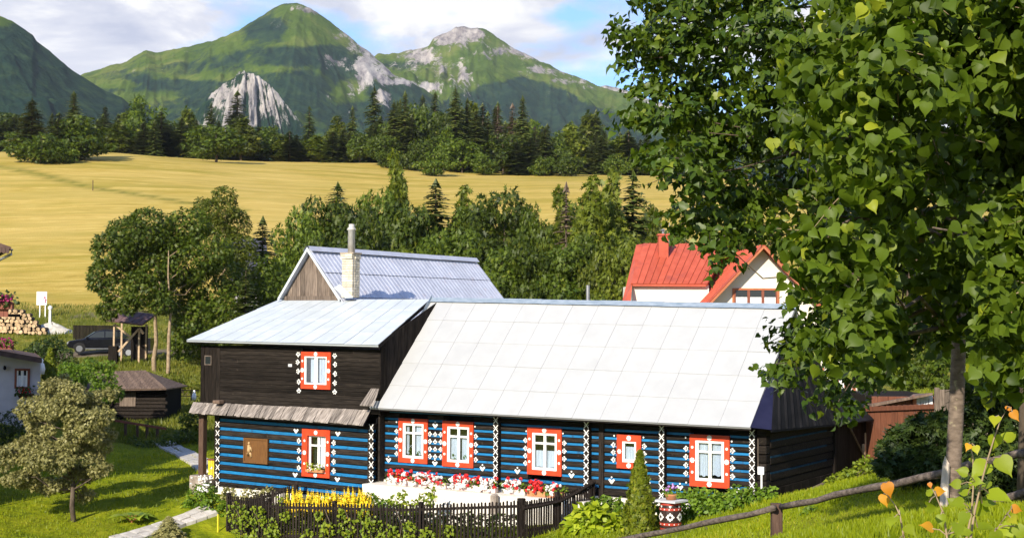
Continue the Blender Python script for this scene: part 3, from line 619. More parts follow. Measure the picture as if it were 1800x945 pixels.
def spruce_arrays(h, r, seed, sparse=0.0, skirt=0.05):
    rng = np.random.default_rng(seed); V = []; T = []; k = 0
    z = h * skirt
    while z < h * 0.985:
        f = z / h; rr = r * (1 - f) ** 0.66 * rng.uniform(0.78, 1.12) + 0.02 * r; nb = max(5, int(rng.uniform(8, 12) * (1 - 0.3 * f)))
        for b in range(nb):
            if rng.random() < sparse: continue
            a = rng.uniform(0, 2 * math.pi); L = rr * rng.uniform(0.6, 1.12); dz = -0.16 - 0.30 * (1 - f) * rng.uniform(0.4, 1); tn = rng.uniform(0.1, 0.9)
            ca, sa = math.cos(a), math.sin(a); m = 5 if L > 0.5 * r else 3
            for s in np.linspace(0.18, 1.0, m):
                o = np.array([ca * L * s, sa * L * s, z + dz * L * s * s + 0.05 * L]); wl = L * (0.30 * (1.15 - s) + 0.14) + 0.05 * r
                for sg in (-1, 1):
                    ang = a + sg * rng.uniform(0.35, 0.95); e = o + np.array([math.cos(ang) * wl, math.sin(ang) * wl, -wl * rng.uniform(0.15, 0.6)])
                    n_ = np.array([-math.sin(ang), math.cos(ang), 0]) * wl * 0.34; mid = o + (e - o) * 0.45
                    V += [o, mid + n_ + (0, 0, -0.10 * wl), e, o, e, mid - n_ + (0, 0, -0.16 * wl)]; T += [min(1, max(0, tn + 0.35 * (s - 0.5) + rng.normal() * 0.1))] * 6
        z += h * rng.uniform(0.018, 0.030) * (1.15 - 0.5 * f)
    for i in range(5):
        a = rng.uniform(0, 6.28); w = 0.03 * h
        V += [np.array([0, 0, h * 1.02]), np.array([math.cos(a) * w, math.sin(a) * w, h * 0.93]), np.array([-math.sin(a) * w * .4, math.cos(a) * w * .4, h * 0.95])]; T += [0.6] * 3
    V = np.array(V); return V, np.arange(len(V)).reshape(-1, 3), np.array(T)
def spruce(name, label, base, h, r, mt='needle', seed=1, sparse=0.0, group=None, skirt=0.05, bark='bark'):
    t = root(name, label, 'tree', base, group); V, F, T = spruce_arrays(h, r, seed, sparse, skirt)
    prop(link('crown', tri_mesh('crown', V, F, MATS[mt], T), t), kind='stuff')
    b = np.array(base, float); MB().tube([b + (0, 0, -0.3), b + (0, 0, h * 0.5), b + (0, 0, h * 0.97)], [h * 0.016, h * 0.010, h * 0.003], 6).build('trunk', MATS[bark], t)
    return t
def px_lobes(specs, Y, dj, rng, ry=0.8, squash=0.85):
    """lobes that stand at depth about Y where the photo shows the crown's bulges: (px, py, radius px[, depth shift])"""
    out = []
    for s in specs:
        y = Y + (s[3] if len(s) > 3 else rng.uniform(-dj, dj)); c = at(s[0], s[1], y); r = s[2] / FPX * Y
        out.append((*c, r, r * ry, r * squash))
    return out
def bush(name, label, lobes, n, size, mt, group=None, seed=3, cat='shrub', tpl=SPRIG, up=0.45, rnd=0.55, stems=6, base=None, shell=0.55, stem_mat='bark'):
    rng = np.random.default_rng(seed); L = np.array(lobes)
    if base is None: c = L[:, :3].mean(0); base = G(c[0], c[1])
    t = root(name, label, cat, base, group); base = np.array(base, float)
    P, Rm, S, T, d = crown(lobes, n, rng, size, up=up, rnd=rnd, shell=shell)
    g = hgt(P[:, 0], P[:, 1]); k = P[:, 2] > g + 0.01
    foliage(t, 'foliage', P[k], Rm[k], S[k], T[k], tpl, mt)
    mb = MB()
    for i in range(stems):
        l = lobes[int(rng.integers(len(lobes)))]; limb(mb, base + (rng.normal() * 0.06, rng.normal() * 0.06, -0.1), np.array(l[:3]), 0.02, 0.006, rng, 5, 3, 0.06)
    mb.build('stem', MATS[stem_mat], t)
    return t

# ---- the wood at the top of the meadow and the trees behind the house
def proto_lobes(kind, rng):
    if kind == 'round': return [l for c, r in (((0, 0, .60), (.40, .40, .36)), ((0.12, 0, .36), (.42, .42, .26)), ((-.12, .05, .40), (.38, .38, .28))) for l in twig_lobes(c, r, 13, rng, (.26, .46))]
    if kind == 'tall': return [l for c, r in (((0, 0, .30), (.27, .27, .22)), ((0.03, 0, .50), (.23, .23, .20)), ((-.02, 0, .70), (.15, .15, .16)), ((0.01, 0, .88), (.07, .07, .11))) for l in twig_lobes(c, r, 10, rng, (.3, .62))]
    if kind == 'wide': return [l for c, r in (((-.26, 0, .40), (.34, .34, .32)), ((.24, .06, .46), (.36, .36, .36)), ((0, -.1, .66), (.28, .28, .28)), ((.05, -.2, .3), (.4, .3, .26))) for l in twig_lobes(c, r, 11, rng, (.26, .46))]
    if kind == 'bush': return [l for c, r in (((0, 0, .45), (.5, .5, .42)), ((.1, -.1, .35), (.55, .5, .32))) for l in twig_lobes(c, r, 14, rng, (.26, .45))]
PROTO = {}
def proto(kind, mt, n, size, k=0):
    key = (kind, mt, n, size, k)
    if key not in PROTO:
        rng = np.random.default_rng(100 + len(PROTO))
        if kind in ('spruce', 'gaunt', 'deadspruce'):
            V, F, T = spruce_arrays(1.0, {'spruce': 0.20, 'gaunt': 0.15, 'deadspruce': 0.13}[kind], 50 + k + len(PROTO), {'spruce': 0.0, 'gaunt': 0.22, 'deadspruce': 0.5}[kind], 0.03)
            me = tri_mesh('crown', V, F, MATS[mt], T)
            tb = MB().tube([(0, 0, -0.02), (0, 0, 0.5), (0, 0, 0.97)], [0.014, 0.009, 0.003], 6)
        else:
            lobes = proto_lobes(kind, rng); P, Rm, S, T, d = crown(lobes, n, rng, size, up=0.35, rnd=0.5, shell=0.5)
            V, F = stamp(SPRIG[0], SPRIG[1], P, Rm, S); me = tri_mesh('crown', V, F, MATS[mt], np.repeat(T, len(SPRIG[0])))
            tb = MB(); limb(tb, (0, 0, -0.02), (0.01, 0, 0.75), 0.022, 0.005, rng, 6, 5, 0.03)
            for i in range(6): l = lobes[int(rng.integers(len(lobes)))]; limb(tb, (0, 0, min(0.2 + 0.06 * i, l[2] * .8)), l[:3], 0.010, 0.003, rng, 4, 3, 0.06)
        tm = bpy.data.meshes.new('trunk'); tm.from_pydata([list(v) for v in tb.v], [], tb.f); tm.materials.append(MATS['bark'])
        PROTO[key] = (me, tm)
    return PROTO[key]
def plant(name, label, px, top, base, w, kind, mt, n=2600, size=0.05, k=0, group=None, Y=None, basep=None, cat='tree', rz=None):
    B = basep if basep is not None else (hit(px, base, 90) if Y is None else near(px, Y))
    if Y is None: Y = B[1]
    px_b = proj(B)[1]; h = (px_b - top) / FPX * Y
    me, tm = proto(kind, mt, n, size, k); t = root(name, label, cat, B, group)
    wid = {'round': .84, 'tall': .52, 'wide': 1.2, 'bush': 1.1, 'spruce': .30, 'gaunt': .24, 'deadspruce': .22}[kind]; s = (w / FPX * Y) / wid
    t.scale = (s, s, h); t.rotation_euler = (0, 0, random.uniform(0, 6.28) if rz is None else rz)
    prop(link('crown', me, t), kind='stuff'); link('trunk', tm, t)
    return t
FAR_G = 'trees along the top edge of the meadow'
LBL = {'spruce': 'dark green spruce in the wood along the top of the mown meadow', 'gaunt': 'thin gaunt spruce in the wood along the top of the mown meadow', 'deadspruce': 'bare grey-brown dead spruce in the wood along the top of the meadow',
       'round': 'round leafy tree in the wood along the top of the mown meadow', 'wide': 'broad leafy tree in the wood along the top of the mown meadow', 'tall': 'slim leafy tree in the wood along the top of the mown meadow', 'bush': 'low leafy bush at the foot of the wood along the meadow top'}
NM = {'spruce': 'spruce_tree', 'gaunt': 'spruce_tree', 'deadspruce': 'dead_spruce', 'round': 'broadleaf_tree', 'wide': 'broadleaf_tree', 'tall': 'broadleaf_tree', 'bush': 'bush'}
FAR = [(10, 190, 262, 70, 'round'), (-30, 195, 262, 60, 'spruce'), (33, 225, 268, 50, 'round'), (55, 172, 276, 62, 'spruce', 'spruce standing over round bushes at the wood edge, west of the big split tree'), (72, 222, 289, 88, 'bush', 'round bush spreading into the hay in front of the western spruces'),
       (100, 208, 284, 40, 'spruce'), (128, 160, 282, 50, 'spruce', 'pointed spruce rising out of a round leafy tree at the meadow edge'), (136, 195, 283, 82, 'round', 'round leafy tree casting a long shadow onto the hay'), (110, 235, 288, 46, 'bush'),
       (184, 186, 262, 42, 'spruce', 'young spruce in the gap beside the tallest broad leafy tree'), (207, 200, 263, 38, 'spruce'), (160, 215, 264, 40, 'round'), (247, 160, 268, 92, 'wide', 'tallest broad leafy tree of the western wood edge'), (285, 205, 272, 60, 'round'), (222, 195, 266, 50, 'tall'),
       (328, 188, 275, 46, 'tall'), (344, 215, 279, 48, 'spruce'), (370, 180, 275, 34, 'spruce', 'narrow spruce tip behind a round tree below the white rock face'), (380, 215, 284, 88, 'round', 'round tree casting its shadow on the hay below the white rock face'), (416, 160, 275, 62, 'gaunt', 'tall ragged spruce standing in front of the white rock face'), (436, 230, 276, 46, 'bush'), (312, 225, 276, 40, 'bush'),
       (478, 236, 275, 34, 'spruce'), (500, 247, 277, 34, 'spruce'), (520, 252, 278, 30, 'bush'), (543, 186, 280, 36, 'gaunt', 'lone thin spruce at the end of the low scrub beside the white rock face'), (462, 250, 276, 30, 'bush'), (562, 232, 280, 46, 'round'), (580, 238, 280, 36, 'spruce'), (592, 202, 280, 40, 'tall'), (606, 240, 281, 40, 'bush'), (619, 186, 281, 32, 'spruce'), (632, 226, 282, 56, 'round'),
       (657, 150, 287, 46, 'spruce', 'tallest narrow spruce of the wood, below the pale cliff'), (676, 232, 292, 50, 'round'), (692, 176, 290, 44, 'spruce'), (711, 160, 291, 44, 'spruce', 'twin-topped spruce just east of the tallest narrow spruce'), (724, 200, 293, 44, 'spruce'), (742, 167, 291, 48, 'spruce'), (764, 160, 293, 46, 'spruce', 'spruce with a thick top behind the olive bush'), (752, 230, 296, 60, 'round'), (763, 256, 310, 58, 'bush', 'olive bush standing alone in the hay in front of the spruces'), (681, 255, 296, 46, 'bush'), (780, 215, 300, 60, 'wide'), (728, 240, 300, 44, 'bush'),
       (800, 152, 300, 50, 'spruce', 'tall dark spruce in the middle of the wood'), (821, 172, 300, 40, 'spruce'), (812, 240, 304, 60, 'round'), (836, 192, 304, 46, 'spruce'), (857, 196, 304, 40, 'gaunt'), (874, 185, 303, 40, 'deadspruce', 'bare brown spruce top west of the second tall spire'), (884, 228, 306, 60, 'round'), (900, 182, 304, 40, 'deadspruce'), (918, 168, 306, 46, 'spruce', 'tall pointed spruce at the east end of the high spruces'), (907, 248, 308, 44, 'spruce'), (850, 262, 308, 44, 'bush'), (932, 240, 307, 50, 'spruce'), (940, 222, 306, 40, 'deadspruce'), (958, 222, 309, 42, 'spruce'), (958, 262, 310, 40, 'bush'), (983, 250, 309, 44, 'round'), (1000, 230, 307, 46, 'gaunt'), (1004, 262, 311, 50, 'bush'),
       (1036, 196, 306, 70, 'tall', 'tall mixed tree rising above the east end of the wood'), (1048, 192, 306, 44, 'spruce'), (1022, 244, 308, 60, 'round'), (1064, 226, 308, 50, 'round'), (1090, 232, 309, 40, 'spruce'), (1082, 262, 311, 50, 'bush'), (1112, 240, 309, 48, 'spruce'), (1132, 262, 311, 50, 'round'), (1152, 244, 311, 40, 'spruce'), (1180, 240, 312, 50, 'spruce'), (1215, 235, 312, 60, 'round'), (1270, 225, 312, 60, 'spruce'), (1340, 230, 314, 70, 'round')]
VARM = {'spruce': 'needle', 'gaunt': 'needle', 'deadspruce': 'dead_needle', 'round': 'broad_leaf', 'wide': 'broad_leaf', 'tall': 'birch_leaf', 'bush': 'broad_leaf'}
LANDMARK = [(-99, 'photo edge'), (55, 'spruce over the round bushes'), (128, 'spruce rising from a round tree'), (247, 'tallest broad tree'), (370, 'spruce tip under the rock face'), (416, 'ragged spruce by the rock face'), (543, 'lone thin spruce'), (657, 'tallest narrow spruce'), (711, 'twin-topped spruce'),
            (764, 'thick topped spruce'), (800, 'tall middle spruce'), (874, 'bare brown spruce'), (918, 'tall pointed east spruce'), (1036, 'tall mixed tree')]
ORDN = ['first', 'second', 'third', 'fourth', 'fifth', 'sixth', 'seventh', 'eighth']
KN = {'spruce': 'dark green spruce', 'gaunt': 'thin gaunt spruce', 'deadspruce': 'dead grey brown spruce', 'round': 'round leafy tree', 'wide': 'broad leafy tree', 'tall': 'slim leafy tree', 'bush': 'low leafy bush'}
_cnt = {}
for i, f in enumerate(sorted(FAR, key=lambda q: q[0])):
    kd = f[4]; lb = f[5] if len(f) > 5 else None
    if lb is None:
        lm_k = max(k for k, (x, _) in enumerate(LANDMARK) if x < f[0]); _cnt[(lm_k, kd)] = _cnt.get((lm_k, kd), -1) + 1
        lb = f'{ORDN[_cnt[(lm_k, kd)]]} {KN[kd]} east of the {LANDMARK[lm_k][1]} by the meadow'
        if len(lb.split()) > 16: lb = lb.replace(' by the meadow', '')
    plant(NM[kd], lb, f[0], f[1], f[2], f[3] * (0.95 if 'pruce' in NM[kd] else 1.15), kd, VARM[kd], 2700, 0.085, i % 3, FAR_G, cat='bush' if kd == 'bush' else 'tree')
# the wood goes on behind its front row
_r = random.Random(4)
for i in range(84):
    px = -20 + i * 14.5 + _r.uniform(-8, 8); kd = _r.choice(['spruce', 'spruce', 'gaunt', 'round', 'spruce', 'tall']); b_ = float(np.interp(px, [0, 200, 420, 640, 800, 1150], [262, 262, 270, 280, 292, 303])); tp_ = b_ - float(np.interp(px, [0, 150, 420, 540, 640, 700, 900, 1000, 1200], [56, 60, 62, 36, 55, 108, 100, 76, 66])) * _r.uniform(.75, 1.15)
    plant(NM[kd], {'spruce': 'dark spruce of the second row, half hidden by the front trees of the upper wood', 'gaunt': 'dark spruce of the second row, half hidden by the front trees of the upper wood'}.get(kd, 'leafy tree of the second row, half hidden by the front trees of the upper wood'), px, tp_, b_, _r.uniform(30, 48) * (1 if kd == 'spruce' else 1.5), kd, VARM[kd], 2700, 0.085, i % 3, 'trees of the second row in the upper wood', basep=near(px, _r.uniform(318, 332)))
MID_G = 'trees behind the house at the foot of the meadow'
MID = [  # px, top, width, kind, depth, material, label
    (461, 382, 80, 'spruce', 100, 'needle', 'dark pine top showing against the hay beside the dark roof'),
    (432, 470, 62, 'gaunt', 88, 'needle', 'young pale spruce with open branches beside the dark roof'),
    (520, 368, 96, 'round', 112, 'broad_leaf', 'round tree behind the weathered gable, below the open hay'),
    (570, 335, 110, 'round', 118, 'broad_leaf', 'tree with a broken outline behind the tall stovepipe'),
    (592, 322, 110, 'spruce', 122, 'needle', 'dark spruce top poking out above the stovepipe'),
    (490, 440, 90, 'bush', 98, 'broad_leaf', 'low dark tree filling the gap west of the weathered gable'),
    (640, 372, 120, 'wide', 112, 'broad_leaf', 'wide leafy tree just east of the stovepipe'),
    (660, 312, 84, 'round', 124, 'broad_leaf', 'leafy crown beside the tall tree that reaches the upper wood'),
    (692, 268, 70, 'tall', 126, 'birch_leaf', 'tall tree of the lower belt reaching over the hay to the wood'),
    (712, 345, 110, 'round', 116, 'broad_leaf', 'round dense tree below the tall tree of the lower belt'),
    (765, 316, 100, 'spruce', 118, 'needle', 'blackish spruce squeezed between leafy trees above the grey ribbed roof'),
    (815, 328, 72, 'tall', 120, 'birch_leaf', 'feathery tree top east of the blackish spruce'),
    (705, 418, 150, 'bush', 102, 'birch_leaf', 'yellowish bushy tree right above the ridge of the grey ribbed roof'),
    (800, 392, 110, 'round', 106, 'broad_leaf', 'dense tree above the end of the grey ribbed roof'),
    (885, 336, 140, 'round', 114, 'broad_leaf', 'big domed tree in the middle of the lower belt'),
    (948, 350, 110, 'wide', 112, 'broad_leaf', 'spreading tree east of the big domed tree'),
    (880, 430, 170, 'wide', 98, 'broad_leaf', 'dark leafy tree rising straight behind the white roof ridge'),
    (995, 322, 54, 'deadspruce', 108, 'dead_needle', 'thin brown dying spruce among the birches'),
    (985, 340, 90, 'tall', 112, 'birch_leaf', 'birch next to the brown dying spruce'),
    (1040, 318, 100, 'tall', 106, 'birch_leaf', 'pale stemmed birch between the dying spruce and the red roof'),
    (1076, 310, 86, 'tall', 110, 'birch_leaf', 'birch with the highest crown above the red roof'),
    (1112, 300, 100, 'spruce', 112, 'needle', 'spruce behind the birches, above the red chimney'),
    (1150, 372, 70, 'tall', 104, 'birch_leaf', 'last small birch beside the red chimney'),
    (985, 425, 120, 'round', 98, 'broad_leaf', 'leafy tree over the middle of the white roof ridge'),
    (1062, 430, 110, 'wide', 96, 'birch_leaf', 'leafy tree at the end of the red roof'),
    (620, 352, 100, 'round', 120, 'broad_leaf', 'rounded tree straight behind the top of the stovepipe'),
    (738, 352, 90, 'wide', 117, 'broad_leaf', 'leafy tree tucked in front of the blackish spruce'),
    (842, 346, 110, 'round', 118, 'broad_leaf', 'leafy tree between the feathery top and the big domed tree'),
    (916, 352, 104, 'wide', 116, 'broad_leaf', 'leafy tree filling the gap east of the big domed tree'),
    (1018, 346, 96, 'round', 116, 'broad_leaf', 'leafy tree behind the pale stemmed birch'),
    (1060, 352, 90, 'round', 117, 'birch_leaf', 'leafy tree between the two birches above the red roof'),
    (1130, 352, 90, 'wide', 118, 'broad_leaf', 'leafy tree behind the red chimney'),
    (545, 405, 110, 'wide', 100, 'broad_leaf', 'dark bushy tree against the west slope of the weathered gable'),
    (610, 415, 110, 'round', 100, 'broad_leaf', 'dark leafy tree behind the pale brick chimney'),
    (760, 408, 120, 'wide', 99, 'broad_leaf', 'dark bushy tree above the middle of the grey ribbed roof'),
    (930, 408, 130, 'wide', 97, 'broad_leaf', 'dark bushy tree over the white ridge, west of the vent pipe'),
    (1030, 405, 120, 'wide', 98, 'broad_leaf', 'dark bushy tree straight above the vent pipe'),
    (1095, 415, 90, 'round', 95, 'birch_leaf', 'bushy tree touching the west edge of the red roof'),
    (1200, 400, 90, 'round', 112, 'broad_leaf', 'tree behind the red roof under the big overhanging lime'),
    (1330, 390, 120, 'round', 112, 'broad_leaf', 'tree behind the white gable of the red roofed house'),
    (1480, 380, 160, 'wide', 112, 'broad_leaf', 'tree behind the red roofed house, mostly veiled by lime leaves'),
    (1640, 400, 150, 'round', 100, 'broad_leaf', 'tree behind the brown shed, veiled by lime leaves')]
for i, (px, top, w, kd, Y, mt, lb) in enumerate(MID):
    plant(NM[kd], lb, px, top - (0 if 'pruce' in NM[kd] else 16 if w > 84 else 8), 0, w * 1.06, kd, mt, 6400, 0.057, 10 + i % 2, MID_G, Y=Y)

# ------------------------------------------------------------ the painted log house
HOUSE = root('log_house', 'black log house with blue stripes, red framed windows and white metal roofs', 'house', HO)
Tc = lambda px, py, off=0: fw(px, py, off)[0]
Zc = lambda px, py, off=0: fw(px, py, off)[1]
def rect(x0, yt0, x1, yt1, yb0, yb1, off=0):        # a rectangle on the front measured in the photo -> (t0, t1, z0, z1)
    a, b, c, d = fw(x0, yt0, off), fw(x1, yt1, off), fw(x0, yb0, off), fw(x1, yb1, off)
    return ((a[0] + c[0]) / 2, (b[0] + d[0]) / 2, (c[1] + d[1]) / 2, (a[1] + b[1]) / 2)
WO = -0.5                                            # the west wing's front stands half a metre forward
WIN = [  # casing rect, sash rect, wall offset, layout
    ('w1', rect(701.8, 733.4, 753, 736.7, 810.5, 815.3), rect(709, 742, 745.8, 744.5, 803, 806), 0, 'cross'),
    ('w2', rect(779, 738.5, 833.4, 741.3, 817.5, 822.7), rect(787, 747.6, 826, 750.4, 810.5, 813.2), 0, 'cross'),
    ('w3', rect(928.2, 749.7, 988.3, 752.5, 831.6, 837), rect(936.2, 758.8, 980, 761.4, 823.4, 828), 0, 'cross'),
    ('w4', rect(1085.5, 762.5, 1128, 765, 820.7, 825), rect(1094.6, 774, 1119.4, 775.6, 810.5, 812.8), 0, 'single'),
    ('w5', rect(1213.4, 761.9, 1283.5, 765.5, 852.2, 858.5), rect(1223, 771.8, 1273.8, 775.6, 842.3, 847.6), 0, 'cross'),
    ('wl', rect(532.2, 752.4, 581, 755.6, 835.6, 839.8, WO), rect(541.5, 764, 574, 766.5, 829, 832, WO), WO, 'deep'),
    ('wu', rect(530.5, 617.6, 582.5, 618.6, 682.8, 683.6, WO), rect(536, 624.9, 575.7, 626.3, 674.5, 675.7, WO), WO, 'pair')]
# a flower, a leaf arrow and the other painted marks, as thin paint lying on the boards
def disc(mb, c, r, n=8, v=0, rz=1.0):
    mb.ext([H(c[0] + r * math.cos(2 * math.pi * k / n), v, c[1] + r * rz * math.sin(2 * math.pi * k / n)) for k in range(n)], AV * 0.004)
def flower(mb, c, r, v, n=6):
    for k in range(n): a = 2 * math.pi * k / n; disc(mb, (c[0] + r * .62 * math.cos(a), c[1] + r * .62 * math.sin(a)), r * .36, 6, v)
    disc(mb, c, r * .34, 6, v)
def quadp(mb, a, b, w, v):                           # a brush stroke from a to b
    a = np.array(a); b = np.array(b); d = b - a; n = np.array([-d[1], d[0]]) / (np.linalg.norm(d) + 1e-9) * w / 2
    mb.ext([H(*(a + n)[:1], v, (a + n)[1]), H(*(a - n)[:1], v, (a - n)[1]), H(*(b - n)[:1], v, (b - n)[1]), H(*(b + n)[:1], v, (b + n)[1])], AV * 0.004)
def arrow(mb, c, r, ang, v):                         # three leaves spreading from a point
    ca, sa = math.cos(ang), math.sin(ang)
    def P(x, y): return H(c[0] + (x * ca - y * sa) * r, v, c[1] + (x * sa + y * ca) * r)
    mb.ext([P(1.0, 0), P(0.45, 0.42), P(-0.15, 0), P(0.45, -0.42)], AV * 0.004)
    for s in (1, -1):
        mb.ext([P(0.38, 0.52 * s), P(0.05, 0.98 * s), P(-0.42, 0.75 * s), P(-0.02, 0.30 * s)], AV * 0.004)
        mb.ext([P(-0.22, 0.16 * s), P(-0.62, 0.58 * s), P(-0.88, 0.34 * s), P(-0.52, 0.02 * s)], AV * 0.004)
def heartp(mb, c, r, v, dot=True):
    t, z = c
    for s in (1, -1): mb.ext([H(t + 0.06 * s * r, v, z - r * .7), H(t + s * r * .9, v, z + r * .35), H(t + s * r * .55, v, z + r * .65), H(t + s * r * .06, v, z + r * .3)][::s], AV * 0.004)
    if dot: disc(mb, (t, z + r * 1.0), r * .24, 6, v)
def cross_mark(mb, c, w, h, v):
    for s in (1, -1): quadp(mb, (c[0] - w / 2 * s, c[1] - h / 2), (c[0] + w / 2 * s, c[1] + h / 2), 0.028, v + (0.0015 if s > 0 else 0))
    for dx in (.40, -.40): disc(mb, (c[0] + dx * w, c[1]), 0.012, 5, v)
def window(nm, cs, sh, off, lay):
    t0, t1, z0, z1 = cs; a0, a1, b0, b1 = sh
    v = off - 0.055                                  # face of the casing
    fr = MB(H)                                       # the window itself is its white frame; the rest hangs on it
    fv0, fv1 = (off - 0.03, off + 0.035) if lay != 'deep' else (off + 0.05, off + 0.11)
    fwid = 0.075 if lay != 'single' else 0.06
    if lay in ('deep', 'pair'): fwid = 0.05
    for x0, x1, y0, y1 in ((a0, a0 + fwid, b0, b1), (a1 - fwid, a1, b0, b1), (a0 + fwid, a1 - fwid, b0, b0 + fwid), (a0 + fwid, a1 - fwid, b1 - fwid, b1)): fr.box(x0, x1, fv0, fv1, y0, y1)
    win = fr.build('window', MATS['white_paint'], HOUSE)
    i0, i1, j0, j1 = a0 + fwid, a1 - fwid, b0 + fwid, b1 - fwid
    mb = MB(H); tm = (i0 + i1) / 2; tr = j1 - (j1 - j0) * 0.25
    sv0, sv1 = fv0 + .012, fv1 - 0.008
    panes = []
    mw = 0.03
    if lay in ('cross', 'deep'):
        mb.box(tm - mw, tm + mw, sv0, sv1, j0, j1); mb.box(i0, tm - mw, sv0, sv1, tr - mw, tr + mw); mb.box(tm + mw, i1, sv0, sv1, tr - mw, tr + mw)
        for x0, x1 in ((i0, tm - mw), (tm + mw, i1)): panes += [(x0, x1, j0, tr - mw), (x0, x1, tr + mw, j1)]
    elif lay == 'pair':
        mw = 0.05; mb.box(tm - mw, tm + mw, sv0, sv1, j0, j1); panes = [(i0, tm - mw, j0, j1), (tm + mw, i1, j0, j1)]
    else:
        mb.box(i0, i1, sv0, sv1, j0, j0 + 0.02); panes = [(i0, i1, j0 + .02, j1)]
    for x0, x1, y0, y1 in panes:                     # narrow wooden lip round each pane
        for q in ((x0, x0 + .014, y0, y1), (x1 - .014, x1, y0, y1)): mb.box(q[0], q[1], sv0 + .004, sv1 - .002, q[2], q[3])
    mb.build('glazing_bar', MATS['white_paint'], win)
    for x0, x1, y0, y1 in panes: MB(H).box(x0 + .014, x1 - .014, sv1 - .016, sv1 - .010, y0, y1).build('pane', MATS['glass'], win)
    cw = 0.03                                        # red casing boards round it
    for q in ((t0, a0, z0, z1), (a1, t1, z0, z1), (a0, a1, z0, b0), (a0, a1, b1, z1)):
        MB(H).box(q[0], q[1], v, off + .01 if lay != 'deep' else off + .12, q[2], q[3]).build('casing', MATS['red_paint'], win)
    if lay == 'deep': MB(H).box(a0, a1, off - .03, off + .12, b0 - .004, b0 + .03).build('sill', MATS['white_paint'], win)
    MB(H).box(t0 + .01, t1 - .01, off + .30, off + .31, z0 + .01, z1 - .01).build('dark_room', MATS['room_dark'], win)
    # curtains: pleated cloth hanging behind the glass
    def cloth(x0, x1, y0, y1, amp=0.02, n=20):
        c = MB(H); vs = []; rr = np.linspace(0, 1, n + 1)
        for r in rr:
            vv = off + .085 + amp * .6 * math.sin(r * n * 1.25); vs += [(x0 + (x1 - x0) * r, vv, y0 + 0.02 * math.sin(r * 9)), (x0 + (x1 - x0) * r, vv, y1)]
        c.add(vs, [(2 * k, 2 * k + 2, 2 * k + 3, 2 * k + 1) for k in range(n)]); c.build('curtain', MATS['curtain'], win)
    H_ = j1 - j0
    if nm == 'w1': cloth(i0 + .52 * (i1 - i0), i1, j0 + .04, j1); cloth(i0, i0 + .16 * (i1 - i0), j0 + .04, j1)
    if nm == 'w2': cloth(i0, i0 + .4 * (i1 - i0), j0, j1 - .22 * H_); cloth(i0 + .6 * (i1 - i0), i1, j0, j1 - .22 * H_)
    if nm == 'w3': cloth(i0, i1, j0, j0 + .52 * H_, .012)
    if nm == 'w4': cloth(i0, i1, j0, j0 + .78 * H_, .01)
    if nm == 'w5': cloth(i0, i0 + .36 * (i1 - i0), j0 + .05 * H_, j1); cloth(i0 + .56 * (i1 - i0), i1, j0 + .08 * H_, j1); 
    if nm == 'wl': cloth(i0 + .6 * (i1 - i0), i1, j0 + .1 * H_, j1)
    if nm == 'wu': cloth(i0 + .16 * (i1 - i0), i0 + .48 * (i1 - i0), j0, j1); cloth(i0 + .54 * (i1 - i0), i1, j0, j1, .03)
    o = MB(); fv = v - 0.004; tmid = (t0 + t1) / 2   # painted flowers on the casing
    r = 0.074
    flower(o, (tmid, (b1 + z1) / 2), r * 1.1, fv, 8); flower(o, (tmid, (b0 + z0) / 2), r * 1.1, fv, 8)
    if lay == 'single':
        for s in ((t0 + a0) / 2, (a1 + t1) / 2): flower(o, (s, (z0 + z1) / 2), r, fv)
    else:
        for s in ((t0 + a0) / 2, (a1 + t1) / 2):
            flower(o, (s, z0 + (z1 - z0) * .5), r * 1.1, fv, 7); disc(o, (s, z0 + (z1 - z0) * .75), r * .58, 7, fv); disc(o, (s, z0 + (z1 - z0) * .27), r * .58, 7, fv)
    prop(o.build('painted_flower', MATS['motif_paint'], win), kind='stuff')
    if nm in ('w1', 'w2'):                           # plants on the sill inside
        rng = np.random.default_rng(5 + len(nm)); P = []
        lob = [(*H(i0 + f * (i1 - i0), off + .12, j0 + .1), .06, .04, .12) for f in ((.25, .7) if nm == 'w1' else (.2, .75))]
        p, Rm, S, T, d = crown(lob, 90, rng, 0.07); foliage(win, 'houseplant', p, Rm, S, T, RHOMB, 'shrub_leaf')
        fl = MB()
        for k in range(7): c = H(i0 + (.15 + .05 * k) * (i1 - i0), off + .1, j0 + (.25 + .03 * (k % 3)) * H_) if nm == 'w1' else H(i0 + (.1 + .03 * k) * (i1 - i0), off + .1, j0 + .05); fl.lathe(c, [(.004, 0), (.018, .012), (.004, .03)], 5)
        fl.build('bloom', MATS['white_flower'], win)
    return win
for w_ in WIN: window(*w_)

WALL = MB(H).box(-13.05, -0.02, 0.32, 5.4, -1.6, 1.95).build('wall', MATS['black'], HOUSE)
def log_piece(t0, t1, z0, z1, v, parent, m='log', name='log', tilt=None):
    if t1 - t0 < 0.02: return
    b = 0.03; prof = [(v + .30, z0), (v + .03, z0), (v - .02, z0 + b), (v - .03, (z0 + z1) / 2), (v - .02, z1 - b), (v + .03, z1), (v + .30, z1)]
    f = (lambda t, z: z) if tilt is None else (lambda t, z: z + tilt(t))
    mb = MB(); n = len(prof)
    mb.add([H(t0, a, f(t0, z)) for a, z in prof] + [H(t1, a, f(t1, z)) for a, z in prof], [tuple(range(n)), tuple(range(n, 2 * n))[::-1]] + [(i, n + i, n + i + 1, i + 1) for i in range(n - 1)])
    mb.build(name, MATS[m], parent)
def segs(t0, t1, z0, z1, holes):
    out = [(t0, t1)]
    for a, b, c, d in holes:
        if z1 <= c + 1e-4 or z0 >= d - 1e-4: continue
        nx = []
        for s in out:
            if b <= s[0] or a >= s[1]: nx.append(s)
            else: nx += [(s[0], a), (b, s[1])]
        out = nx
    return [s for s in out if s[1] - s[0] > 0.02]
